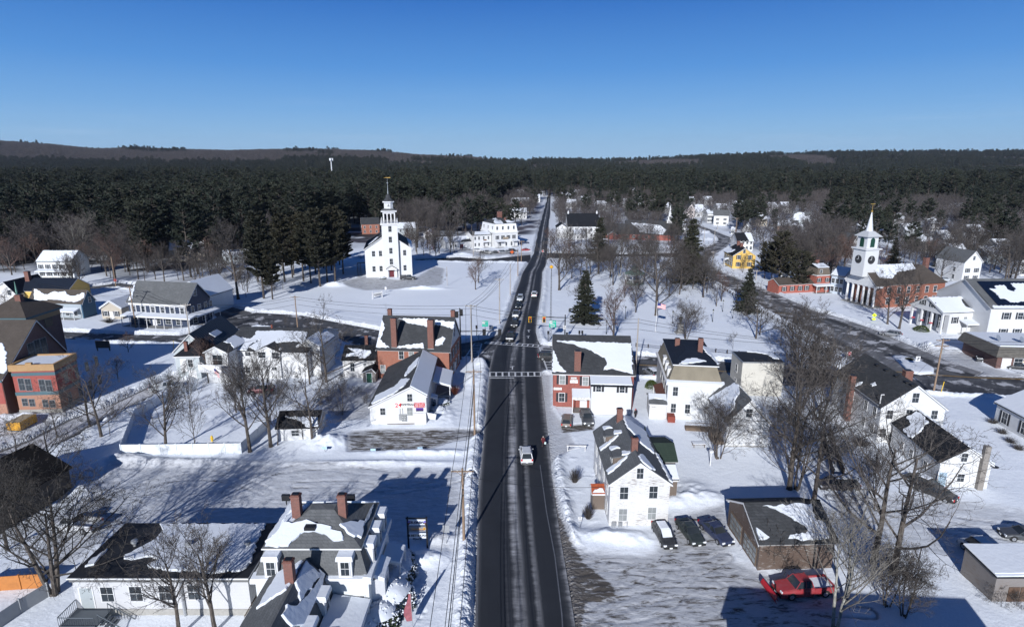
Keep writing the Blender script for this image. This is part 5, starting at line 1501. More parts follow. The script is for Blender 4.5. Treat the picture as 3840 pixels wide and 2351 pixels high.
def B_below():  # unseen house, added only for the shadow it throws over the yard
 b=Bld('neighbouring_house','neighbouring house just below the frame whose shadow falls across the ploughed yard','house',(16,24.5),(38,23.0))
 b.D=10;b.body('u',[(0,6.2),(5,10.0),(10,6.2)],0,b.W,0,10,WSIDE,SHG,ov=.4);b.snow(0,[(.05,0),(.6,0),(.5,.8),(.1,.9)])
 b.grid('N',[3,7,12,17,21],[1.8,4.6],.95,1.5);b.chim(7,5,9,11.6)
def B_dark_barn():
 b=Bld('dark_brown_barn','big dark-roofed brown barn half hidden behind the giant leafless tree','barn',G('8',-60,800),G('8',592,425))
 b.D=11;W=b.W
 b.body('u',[(0,3.6),(5.5,6.2),(11,3.6)],0,W,0,11,siding('dark_brown_boards',(.022,.016,.014)),shingle('black_brown_shingles',(.007,.006,.006),(.012,.010,.010)),ov=.35,trim=False)
 b.part('barn_door',MB().box(W*.4,-.06,0,W*.55,-.003,2.6),BLACK)
def B_flat_left():
 A=G('8',640,1425);Bp=G('8',1985,1425)
 b=Bld('flat_roofed_office','long white single-storey building with a black and snowy flat roof','building',A,Bp)
 h=b.z('8',605,1100);b.D=G('8',1020,678,h).y-A.y
 b.W=b.loc(G('8',2000,1095,h)).x
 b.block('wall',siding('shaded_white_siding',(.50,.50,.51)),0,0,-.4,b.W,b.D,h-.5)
 m=plain('grey_fascia',(.13,.13,.13),.7)
 b.block('fascia',m,-.15,-.15,h-.497,b.W+.15,b.D+.15,h-.13)
 b.block('gutter',WHITE,-.25,-.3,h-.127,b.W+.2,b.D+.2,h)
 b.block('roof',FLATR,-.2,-.22,h+.003,b.W+.15,b.D+.15,h+.05)
 b.planes.append((Vector((-.2,-.22,h+.05)),Vector((b.W+.35,0,0)),Vector((0,b.D+.37,0))))
 b.snow(0,[(1290,680),(2150,680),(2090,790),(2040,960),(1960,1050),(1760,1075),(1560,1060),(1420,1058),(1200,1035),(1190,1010),(1280,975),(1230,945),(1090,965),(1000,960),(1000,935),(
1110,880),(1240,810),(1320,730)],'8')
 b.snow(0,[(685,1025),(740,960),(870,880),(860,900),(760,1010)],'8')
 for x,y in((1090,850),(1525,860),(2000,858)):
  p=b.hitp('8',x,y,b.planes[0][0],Vector((0,0,1)))
  b.part('roof_fan',MB().lathe([(.18,p.z),(.18,p.z+.35),(.34,p.z+.4),(.30,p.z+.62),(.06,p.z+.7)],12,(p.x,p.y)),METAL)
 b.wins('S','8',[(868,1240),(1100,1236),(1335,1228),(1568,1222)],1.15,1.55)
 p=b.hit('S','8',705,1275);b.door('S',p.x,1.15,2.2,mat=plain('grey_door',(.32,.35,.36),.5),z0=p.z-1.05)
 z=p.z-1.1
 st=plain('grey_deck',(.10,.115,.13),.7)
 m=MB().box(p.x-1.1,-2.4,z-.15,p.x+2.2,-.02,z)
 for i in range(9):m.box(p.x+2.2+i*.34,-1.9,z-.28-i*.25,p.x+2.2+(i+1)*.34,-.6,z-.2-i*.25)
 for u in(p.x-1.05,p.x+2.1):m.box(u-.08,-2.4,-.3,u+.08,-2.24,z)
 b.part('stairs',m,st)
 m=_rail((p.x-1.1,-2.4),(p.x+2.2,-2.4),z,z+1.0);r2=_rail((p.x-1.1,-2.4),(p.x-1.1,-.05),z,z+1.0)
 m.add(r2.v,r2.f)
 for sy in(-1.95,-.55):
  for i in range(12):
   t=i/11;x=p.x+2.2+3.1*t;zz=z-2.3*t;m.tube((x,sy,zz),(x,sy,zz+1),.03,n=3)
  m.tube((p.x+2.2,sy,z+1),(p.x+5.3,sy,z-1.3),.05,n=4)
 b.part('railing',m,st)
 b.part('foundation',MB().box(.03,-.06,-.4,b.W,-.003,.9),STONE)
 b.part('downpipe',MB().tube((b.W*.62,-.12,0),(b.W*.62,-.12,h-.5),.14),METAL)
 q=b.hit('S','8',1800,1420)
 b.part('ramp',MB().box(b.W+.15,-1.5,.1,b.W+1.7,b.D*.7,.45),SNOW)
 b.part('ramp_railing',_rail((b.W+.05,-1.5),(b.W+.05,b.D*.7),.3,1.4),WOOD)
 return b
def B_icecream():
 z=8.0
 A=G('S',150,347,z);Bp=G('S',770,347,z);C_=G('S',858,62,z)
 dd=C_-Bp;uy=Vector((0,1,0))
 b=Bld('ice_cream_house','Victorian house with grey slate mansard, snow patches and brick chimneys beside the road','house',A,Bp)
 b.D=C_.y-Bp.y;W,D=b.W,b.D
 lower=5.0;ex=.75
 b.block('wall',siding('victorian_siding',(.62,.65,.66)),-ex,-ex,-.4,W+ex,D+ex,lower)
 b.block('cornice',WHITE,-ex-.35,-ex-.35,lower+.003,W+ex+.35,D+ex+.35,lower+.35)
 b.frustum('mansard_roof',SHG,(-ex,-ex,W+ex,D+ex),lower+.353,(.05,.05,W-.05,D-.05),z-.15)
 b.block('upper_cornice',WHITE,-.15,-.15,z-.147,W+.15,D+.15,z-.005)
 k=len(b.planes)
 b.frustum('roof',SHG,(-.15,-.15,W+.15,D+.15),z,(W*.38,D*.44,W*.64,D*.58),z+1.9)
 b.snow(k,[(160,340),(290,155),(330,90),(345,110),(290,150),(280,185),(370,180),(430,165),(500,195),(560,205),(620,240),(665,275),(665,300),(590,300),(540,260),(440,250),(390,260),(
310,340)],'S')
 b.snow(k+1,[(635,200),(700,183),(810,185),(840,95),(855,70),(800,200),(775,290),(700,265)],'S')
 b.snow(k+2,[(.0,.0),(1,0),(.93,.5),(.6,.95),(.35,.7),(.1,.6)])
 b.snow(k+3,[(.05,.03),(.9,.03),(.7,.6),(.4,.9),(.3,.4)])
 for x,yb,yt,w in((370,140,2,.8),(662,135,2,.75)):
  p=b.hitp('S',x,yb,Vector((0,0,z+1.4)),Vector((0,0,1)));t=b.hit('S','S',x,yt,at=p.y);b.chim(p.x,p.y,z+.7,t.z,w,w*.85)
 o_,e_,r_=b.planes[k];q=b.hitp('S',458,208,o_,e_.normalized().cross(r_.normalized()))
 b.part('skylight',MB().box(q.x-.5,q.y-.6,q.z-.1,q.x+.5,q.y+.6,q.z+.22),BLACK)
 for x,y in((298,40),(714,40)):
  p=b.hitp('S',x,y+20,Vector((0,0,z+.2)),Vector((0,0,1)));b.part('floodlight',MB().tube((p.x,p.y,z),(p.x,p.y,z+.5),.06).box(p.x-.4,p.y-.15,z+.5,p.x+.4,p.y+.15,z+1.15),BLACK)
 def dormer(face,t):
  zc=(lower+.35+z)/2
  m=MB();hd=MB()
  if face=='S':m.box(t-.62,-ex-.15,lower+.36,t+.62,.3,z-.7);hd.box(t-.78,-ex-.32,z-.697,t+.78,.3,z-.52)
  else:m.box(W-.3,t-.6,lower+.36,W+ex+.12,t+.6,z-.7);hd.box(W-.3,t-.75,z-.697,W+ex+.28,t+.75,z-.52)
  d=b.part('dormer',m,WHITE);hd.build('hood',WHITE,d)
  if face=='S':b.win('S',t,zc-.2,.75,1.35,at=-ex-.15)
  else:b.win('E',t,zc-.2,.75,1.35,at=W+ex+.12)
  if face=='S':b.planes.append((Vector((t-.78,-ex-.32,z-.52)),Vector((1.56,0,0)),Vector((0,ex+.62,.02))))
  else:b.planes.append((Vector((W+ex+.28,t-.75,z-.52)),Vector((0,1.5,0)),Vector((-ex-.58,0,.02))))
  b.snow(len(b.planes)-1,th=.28,parent=d)
 for t in(W*.10,W*.86):dormer('S',t)
 for t in(D*.22,D*.55,D*.88):dormer('E',t)
 for fx,a0,b0 in(('S',Vector((-ex-.35,-ex-.35,lower+.35)),Vector((W+2*ex+.7,0,0))),):
  b.planes.append((a0,b0,Vector((0,.9,.1))));b.snow(len(b.planes)-1,th=.2)
 b.planes.append((Vector((W+ex+.35,-ex-.35,lower+.36)),Vector((0,D+2*ex+.7,0)),Vector((-.8,0,.1))));b.snow(len(b.planes)-1,th=.25)
 bx=W+ex
 b.part('bay',MB().prism([(bx+.01,.2),(bx+1.1,.8),(bx+1.1,2.6),(bx+.01,3.2)],-.3,4.3),WHITE)
 b.planes.append((Vector((bx+1.2,.1,4.32)),Vector((0,3.2,0)),Vector((-1.2,0,.5))));b.snow(len(b.planes)-1,th=.3)
 b.win('E',1.7,2.6,.8,1.7,at=bx+1.1);b.win('S',bx-.9,2.6,.9,1.8,at=-ex)
 b.porch(bx+.1,D*.55,bx+2.0,D*.95,3.1,[(bx+1.9,D*.56),(bx+1.9,D*.94)],slope=.3,dirn='E')
 b.grid('S',[W*.1],[2.4],.9,1.8,at=-ex)
 rz0=b.loc(G('S',430,395,8.1));
 wu0,wu1=.55,5.85;v1=-ex-.02;v0=-17.0
 wz=5.6
 b.block('wing_wall',siding('victorian_siding',(.62,.65,.66)),wu0-.4,v0,-.4,wu1+.4,v1,3.7)
 b.frustum('wing_mansard',SHG,(wu0-.4,v0,wu1+.4,v1),3.72,(wu0+.15,v0+.5,wu1-.15,v1-.02),wz)
 k2=len(b.planes)
 b.frustum('wing_roof',SHG,(wu0+.05,v0+.4,wu1-.05,v1-.01),wz+.003,(3.95,v0+3.2,4.15,v1-.05),wz+1.85)
 b.snow(k2+1,[(540,455),(550,500),(520,620),(470,740),(420,857),(330,857),(300,830),(262,780),(290,715),(340,730),(400,680),(470,610),(500,560),(510,470)],'S')
 b.snow(k2+1,[(.72,.45),(.98,.2),(.98,.95),(.8,.9)]);b.snow(k2+3,[(.02,.3),(.3,.25),(.25,.9),(.02,.95)])
 p=b.hitp('S',328,595,Vector((0,0,wz+1.3)),Vector((0,0,1)));t=b.hit('S','S',320,420,at=p.y);b.chim(p.x,p.y,wz+.4,t.z,.75,.65)
 for v in(-3.0,-6.6,-10.2):
  d=b.part('dormer',MB().box(wu1-.5,v-.65,3.75,wu1+.6,v+.65,wz-.25),WHITE)
  MB().box(wu1-.5,v-.85,wz-.247,wu1+.85,v+.85,wz-.08).build('hood',WHITE,d);b.win('E',v,4.5,.75,1.1,at=wu1+.6)
  b.planes.append((Vector((wu1+.85,v-.85,wz-.08)),Vector((0,1.7,0)),Vector((-1.35,0,.02))));b.snow(len(b.planes)-1,th=.3,parent=d)
 b.porch(wu1+.45,v0+3,wu1+3.9,v1-.1,3.0,[(wu1+3.7,v0+3.2),(wu1+3.7,-9),(wu1+3.7,-5),(wu1+3.7,v1-.4)],slope=.55,dirn='E',th=.2)
 b.grid('E',[-4,-8,-12],[1.7],.9,1.6,at=wu1+.4)
 return b
def box_roof(b,k,x0,y0,x1,y1,z):
 b.planes.append((Vector((x0,y0,z)),Vector((x1-x0,0,0)),Vector((0,y1-y0,0))))
 return len(b.planes)-1
def B_school():
 ochre=brick('ochre_brick',(.46,.27,.10),(.40,.22,.08));teal=plain('teal_trim',(.06,.11,.13),.6)
 redb=brick('bright_red_brick',(.36,.045,.03),(.30,.035,.025));pink=brick('pink_brick',(.36,.16,.12),(.42,.2,.1))
 A=G('E2',292,1150);Bp=G('E2',888,1130)
 b=Bld('brick_school_wing','two-storey red brick wing with ochre parapet, teal bands and a snowy flat roof','school',A,Bp)
 b.frm=1
 h=b.z('E2',215,465);b.D=G('E2',1200,330,h).y-G('E2',795,490,h).y
 z1,z2,z3,z4=.9,h*.40,h*.47,h*.80
 b.block('stone_base',STONE,-.06,-.06,-.4,b.W+.06,b.D,z1)
 b.block('lower_wall',pink,0,0,z1+.002,b.W,b.D,z2)
 b.block('lower_band',teal,-.07,-.07,z2+.002,b.W+.07,b.D,z3)
 b.block('upper_wall',redb,0,0,z3+.002,b.W,b.D,z4)
 b.block('upper_band',teal,-.07,-.07,z4+.002,b.W+.07,b.D,h*.865)
 b.block('frieze',redb,0,0,h*.865+.002,b.W,b.D,h*.90)
 m=MB().box(-.25,-.25,h*.90+.002,b.W+.2,.15,h+.25).box(b.W-.15,.152,h*.90+.002,b.W+.2,b.D,h+.25).box(-.25,.152,h*.9+.002,.1,b.D,h+.25).box(.102,b.D-.3,h*.9+.002,b.W-.152,b.D,h+.25)
 m.box(b.W*.38,-.27,h+.252,b.W*.52,.15,h+.6)
 b.part('parapet',m,ochre)
 box_roof(b,0,.1,.15,b.W-.15,b.D-.3,h*.98);b.block('roof',FLATR,.102,.152,h*.9+.002,b.W-.152,b.D-.302,h*.97);b.snow(0,th=.2)
 b.wins('S','E2',[(308,720),(405,725),(600,735),(695,740)],.9,2.1);b.wins('S','E2',[(355,972),(455,978),(645,990),(745,995)],.85,1.3)
 b.grid('E',[2.5,5.5,8.5,11.5],[z2*.55,(z3+z4)/2],.9,1.7)
 Bc=G('E2',140,1185);a=Bld('gabled_school_hall','huge dark gabled school hall with brown shingle roof at the left edge','school',Bc-Vector((30,0,0)),Bc)
 e=a.z('E2',28,640,'S');
 p=atdist('E2',28,640,Bc.y);e=p.z
 a.D=G('1',680,738,e).y-Bc.y
 ap=a.hit('E','1',300,470)
 a.body('u',[(0,e),(ap.y,ap.z),(a.D,e)],0,a.W,0,a.D,BRICKD,SHB,ov=.35)
 a.block('red_wall',redb,.1,-.05,e*.35,a.W-.1,-.003,e-.4);a.block('lower_wall',pink,.1,-.06,.2,a.W-.1,-.004,e*.35-.01)
 a.block('band',teal,.05,-.12,e*.9,a.W+.02,-.06,e)
 a.snow(0,[(0,560),(60,570),(110,500),(105,440),(80,380),(100,300),(75,200),(50,150),(0,140),(-400,140),(-400,600)],'E2',th=.15)
 a.frm=1
 a.wins('E','E2',[(452,260),(535,215),(620,190)],1.5,3.2)
 zt=10.5
 P=G('1',225,448,zt);Q=G('1',420,385,zt);R_=G('1',-20,418,zt)
 wd=11.0;A=Vector((P.x-wd,P.y,0));t=Bld('school_tower','square school tower with flared brown pyramid roof and brick chimney','tower',A,A+Vector((wd,0,0)))
 dd=wd;t.D=dd
 t.block('wall',BRICKD,.7,.7,-.4,wd-.7,dd-.7,zt-1.6)
 t.block('frieze',ochre,.65,.65,zt-1.598,wd-.65,dd-.65,zt-.5);t.block('cornice',teal,.2,.2,zt-.498,wd-.2,dd-.2,zt)
 for i in range(3):t.block('louvre',BLACK,2.0+i*2.6,.58,zt-1.5,3.4+i*2.6,.648,zt-.6)
 for i in range(2):t.block('louvre',BLACK,wd-.648,2.0+i*3.4,zt-3.6,wd-.60,4.2+i*3.4,zt-1.7)
 ap=t.hit('S','1',195,255,at=dd/2)
 lv=[(0,zt),(.13,zt+1.0),(.36,zt+(ap.z-zt)*.72),(.46,ap.z)]
 vs=[];fs=[]
 for f,z in lv:
  i=f*wd;j=f*dd;vs+=[(i,j,z),(wd-i,j,z),(wd-i,dd-j,z),(i,dd-j,z)]
 for k in range(3):
  for q in range(4):fs.append((k*4+q,k*4+(q+1)%4,(k+1)*4+(q+1)%4,(k+1)*4+q))
 fs.append((12,13,14,15));fs.append((3,2,1,0))
 t.part('roof',MB().add(vs,fs),SHB)
 c=t.hit('S','1',160,243,at=dd*.42);t.chim(c.x,dd*.42,zt+2,c.z,1.2,1.0)
 t.part('finial',MB().lathe([(.35,ap.z),(.12,ap.z+.6),(.2,ap.z+.9),(.04,ap.z+3.2)],8,(wd*.5,dd*.5)),plain('verdigris',(.12,.25,.2),.6))
 Bq=G('E1',330,700);
 A=G('E1',-60,800);h_=Bld('dark_roofed_house','white-fronted house with navy-black roof and leaning brick chimney far left','house',A,G('E1',345,800))
 e=h_.z('E1',345,610);ap=h_.hit('S','E1',75,395);h_.D=26
 h_.body('v',[(h_.W*-.55,e),(ap.x,ap.z),(h_.W,e)],0,0,0,13,PEEL,SHN,ov=.4)
 h_.win('S',ap.x+1,ap.z-3.2,1,1.6)
 h_.body('u',[(3.0,e+.3),(8.0,ap.z-.3),(13.0,e+.3)],ap.x,h_.W+13.5,0,0,YELLOW,SHN,ov=.3,wname='wing_wall',rname='wing_roof')
 c=h_.hit('S','E1',505,190,at=7.0);h_.chim(c.x,7.0,e+1.5,c.z,1.3,1.1)
 c=h_.hit('S','E1',965,478,at=5.0);h_.chim(c.x,5.0,e+.3,c.z,.9,.9)
 return b
def B_shop():
 z=6.5
 A=G('1',1112,302,z);Bp=G('1',1622,327,z)
 b=Bld('corner_store','navy and white two-storey store with a grey roof and wraparound porch','shop',A,Bp)
 b.D=(G('1',1812,262,z)-Bp).length;ap=b.hit('E','1',1700,148)
 zr=min(max(ap.z,9.5),12.5)
 b.body('u',[(0,z),(b.D/2,zr),(b.D,z)],0,b.W,0,b.D,NAVY,SHG,ov=.4)
 b.block('upper_trim',WHITE,.05,-.06,z-.9,b.W-.05,-.003,z-.3)
 n=6
 for i in range(n):
  u=b.W*(i+.5)/n;b.win('S',u,z-1.9,.9,1.5)
  for sg in(-1,1):b.part('trim_board',MB().box(u+sg*.75-.1,-.05,3.4,u+sg*.75+.1,-.004,z-.91),WHITE)
 pw=2.6
 b.porch(-.6,-pw,b.W+pw,-.02,3.0,[(-.4+i*(b.W+pw)/8,-pw+.15)for i in range(9)],slope=.45,dirn='S',th=.22)
 b.porch(b.W+.02,.02,b.W+pw,b.D+.3,3.0,[(b.W+pw-.15,b.D*i/3+.3)for i in range(1,4)],slope=.45,dirn='E',th=.22)
 for i in range(5):b.win('S',b.W*(i+.6)/5.5,1.6,1.5,1.5)
 b.door('S',b.W*.42)
 b.wins('E','1',[(1697,225)],1.0,1.7)
 b.grid('E',[2,4.5,7,9],[z-1.9],1.1,1.7);b.grid('E',[2.5,6,9],[1.6],1.6,1.6)
 b.snow(0,[(1120,298),(1165,160),(1180,165),(1150,290)],'1')
 r=Bld('rear_store_building','snow-roofed building rising behind the navy corner store','building',b.A+b.ux*(b.W*.15)+b.uy*(b.D+3),b.A+b.ux*(b.W*.78)+b.uy*(b.D+3))
 r.D=12
 r.body('v',[(0,5.5),(r.W*.62,9.6),(r.W,5.5)],0,r.W,0,12,WSIDE,SHG,ov=.3);r.snow(0,th=.2);r.snow(1,th=.2)
 Bc=G('E1',1592,1092);h=atdist('E1',1555,792,Bc.y).z
 A=G('E1',790,768,h)
 c=Bld('blue_cottage','low teal-blue house with a scalloped snowy roof left of the tan cottage','house',A,Bc)
 c.D=(G('E1',1868,722,h)-Bc).y;ap=c.hit('E','E1',1668,595)
 c.body('u',[(0,h),(c.D/2,h+3.1),(c.D,h)],-4,c.W,0,c.D,TEAL,SHB,ov=.35)
 c.snow(0,[(650,520),(700,530),(830,620),(920,620),(1020,570),(1110,585),(1225,565),(1270,630),(1350,655),(1450,650),(1560,595),(1600,600),(1595,680),(1520,740),(1400,775),(1250,750),(
1080,725),(980,720),(650,760)],'E1')
 c.block('front_wall',siding('grey_blue_siding',(.30,.34,.37)),-3.9,-.05,-.2,c.W-.3,-.004,h-.3)
 c.porch(-3,-2.2,c.W-.8,-.06,2.3,[(c.W-1-i*3.3,-2.1)for i in range(6)],slope=.6,dirn='S')
 c.grid('S',[c.W-2.2-i*2.6 for i in range(6)],[1.55],1.0,1.2,at=-.05)
 c.wins('E','E1',[(1690,722)],.8,1.5)
 pz=c.hit('S','E1',968,480,at=c.D/2)
 A=G('E1',1938,1095);t=Bld('tan_cottage','small tan cottage with dark shutters between blue house and navy store','cottage',A,G('E1',2270,1100))
 e=t.z('E1',1925,880);ap=t.hit('S','E1',2070,758);t.D=8.5
 t.body('v',[(0,e),(ap.x,ap.z),(2*ap.x,e)],0,0,0,8.5,TAN,SHG,ov=.35);t.snow(0);t.snow(1)
 t.wins('S','E1',[(2000,985),(2195,990)],.9,1.3,sh=1);t.door('S',ap.x)
 return b
def B_cluster():
 """white buildings left of the brick house"""
 A=G('E3',85,848);Bp=G('E3',405,842)
 a=Bld('grey_hip_roofed_house','pale grey house with dark hip roof and a smoking brick chimney','house',A,Bp)
 e=a.z('E3',60,525);a.D=6.5
 a.block('wall',GREYB,0,0,-.4,a.W,a.D,e)
 a.block('eave',WHITE,-.4,-.4,e+.003,a.W+.4,a.D+.4,e+.22)
 a.frustum('roof',SHK,(-.4,-.4,a.W+.4,a.D+.4),e+.224,(a.W*.55,a.D*.5,a.W*.8,a.D*.7),e+2.6)
 c=a.hit('S','E3',178,300,at=1.2);a.chim(c.x,1.0,e+.2,c.z,.6,.6)
 a.wins('S','E3',[(243,610)],.9,1.5);p=a.hit('S','E3',148,640);a.door('S',p.x,1.0,2.6,z0=p.z-1.3)
 p=a.hit('S','E3',280,775);a.door('S',p.x,1.3,1.9)
 z=4.9;P0=G('E3',515,415,z)
 m=Bld('metal_roofed_house','grey gabled house with ribbed black metal roof and white gable trim','house',P0-Vector((7.2,.4,0)),P0)
 m.D=15
 ap=m.hit('S','E3',322,268)
 m.body('v',[(0,z-.3),(m.W*.5,z+3.3),(m.W,z-.3)],0,m.W,0,m.D,GREYB,plain('black_metal_roof',(.012,.014,.02),.35,.3),ov=.3)
 o_,e_,r_=m.planes[1];mm=MB()
 for i in range(1,20):
  q=o_+e_*(i/20);mm.tube(q+Vector((0,0,.02)),q+r_+Vector((0,0,.02)),.04,n=4)
 m.part('roof_rib',mm,plain('metal_rib',(.05,.06,.075),.4,.3))
 m.snow(1,[(500,190),(610,135),(690,180),(590,245)],'E3',jag=.05)
 A=G('E3',990,815);Bp=G('E3',1552,832)
 b=Bld('white_apartment_house','large white building under a broad snow-covered roof with bare-shingle patches','house',A,Bp)
 e=b.z('E3',1515,445);b.D=17
 b.body('u',[(0,e),(8.2,e+2.4),(b.D,e)],-3.5,b.W+5.5,0,b.D,WSIDE,SHD,ov=.35)
 b.snow(0,[(480,470),(760,330),(960,250),(1080,275),(1160,215),(1180,160),(1640,158),(1900,175),(1860,330),(1700,300),(1420,330),(1330,360),(1190,440),(1070,390),(1240,290),(1200,285),(
1060,375),(1040,440),(900,440),(860,380),(700,370)],'E3')
 p=b.hit('S','E3',1340,368);
 uL=b.hit('S','E3',1190,430).x
 b.body('v',[(2*p.x-b.W,e),(p.x,p.z),(b.W+.02,e)],0,0,-.5,7,WSIDE,SHD,ov=.25,wname='gable_wall',rname='gable_roof')
 b.snow(len(b.planes)-1,[(.1,.1),(.9,.1),(.9,.22),(.1,.25)]);b.snow(len(b.planes)-2,[(.3,.1),(.98,.1),(.98,.8),(.5,.7)])
 b.wins('S','E3',[(1253,492),(1448,503)],1.5,1.2,at=-.5);b.wins('S','E3',[(1055,474)],1.1,.9)
 b.wins('S','E3',[(1060,705)],.9,1.2);b.wins('S','E3',[(1195,678),(1430,685)],1.0,.6,at=-.5)
 A2=G('E3',585,905);p0=b.loc(A2);p1=b.loc(G('E3',855,885))
 pa=b.hit('S','E3',665,378,at=p0.y);ea=b.hit('S','E3',860,462,at=p0.y).z
 b.body('v',[(p0.x-1.2,ea),((p0.x-1.2+p1.x)/2,pa.z),(p1.x,ea)],0,0,p0.y,3,WSIDE,SHD,ov=.3,wname='balcony_gable_wall',rname='balcony_gable_roof')
 b.snow(len(b.planes)-1,[(.3,.0),(1,.0),(1,1),(.4,.95),(.5,.5)])
 um=(p0.x-1.2+p1.x)/2
 b.win('S',um+.2,ea-1.6,1.9,2.0,at=p0.y)
 b.part('balcony',MB().box(p0.x-1.5,p0.y-2.2,ea*.48,p1.x-.2,p0.y-.02,ea*.52).box(p0.x-1.5,p0.y-2.2,ea*.521,p1.x-.2,p0.y-2.05,ea*.72),WHITE)
 mm=MB()
 for sy in(-2.2,-1.2):
  mm.tube((p0.x-1.5,p0.y+sy,ea*.72+.1),(p0.x+4.6,p0.y+sy-.6,1.1),.06,n=4)
  for i in range(16):
   t=i/15;x=p0.x-1.5+6.1*t;z=ea*.72+.1+(1.1-ea*.72-.1)*t;mm.tube((x,p0.y+sy-.6*t,z-1),(x,p0.y+sy-.6*t,z),.025,n=3)
 b.part('stair_railing',mm,WHITE)
 q=b.hit('S','E3',812,790,at=p0.y)
 w=MB()
 for i in range(24):
  a0,a1=i/24*6.283,(i+1)/24*6.283;w.tube((q.x+.5*math.cos(a0),p0.y-.06,q.z+.5*math.sin(a0)),(q.x+.5*math.cos(a1),p0.y-.06,q.z+.5*math.sin(a1)),.035,n=4)
 for i in range(8):w.tube((q.x,p0.y-.06,q.z),(q.x+.5*math.cos(i*.785),p0.y-.06,q.z+.5*math.sin(i*.785)),.03,n=4)
 b.part('wheel_ornament',w,BLACK)
 pr=b.loc(G('E3',1800,640));b.body('v',[(b.W+3.0,e+.6),(b.W+5.2,e+2.0),(b.W+7.4,e+.6)],0,0,1.5,9,WSIDE,SHG,ov=.3,wname='east_wall',rname='east_roof')
 b.snow(len(b.planes)-1);b.snow(len(b.planes)-2)
 b.win('S',b.W+4.6,e-1.0,.7,1.7,at=1.5)
 b.part('roof_vent',MB().tube((b.W*.35,8,e+2),(b.W*.35,8,e+3.2),.2),plain('rust_vent',(.2,.06,.04),.8))
 f=thing('hanging_flag','small red-striped flag hanging from the white balcony','flag',wpos(b,Vector((p1.x-1.6,p0.y-2.3,ea*.62))),b.rz-.4)
 flag_mesh(f,1.5,.85,droop=.55)
 return b
def flag_mesh(f,w,h,droop=0.0,pole=True):
 ws=plain('flag_white',(.75,.75,.75),.7);rr=plain('flag_red',(.5,.02,.03),.7);bl=plain('flag_blue',(.02,.03,.16),.7)
 def pt(s,t):return(s*w*(1-.25*droop),.06*math.sin(s*7)*w,-t*h-droop*s*w+.05*math.sin(s*5))
 for nm,mat,rows in(('red_stripe',rr,range(0,13,2)),('white_stripe',ws,range(1,13,2))):
  m=MB()
  for r in rows:
   for i in range(8):
    m.add([pt(i/8,r/13),pt((i+1)/8,r/13),pt((i+1)/8,(r+1)/13),pt(i/8,(r+1)/13)],[(0,1,2,3)])
  m.build(nm,mat,f)
 m=MB()
 for i in range(4):
  a,b_,c,d=pt(i/10,0),pt((i+1)/10,0),pt((i+1)/10,7/13),pt(i/10,7/13)
  for off in(-.012,.012):m.add([(p[0],p[1]+off,p[2])for p in(a,b_,c,d)],[(0,1,2,3)])
 m.build('canton',bl,f)
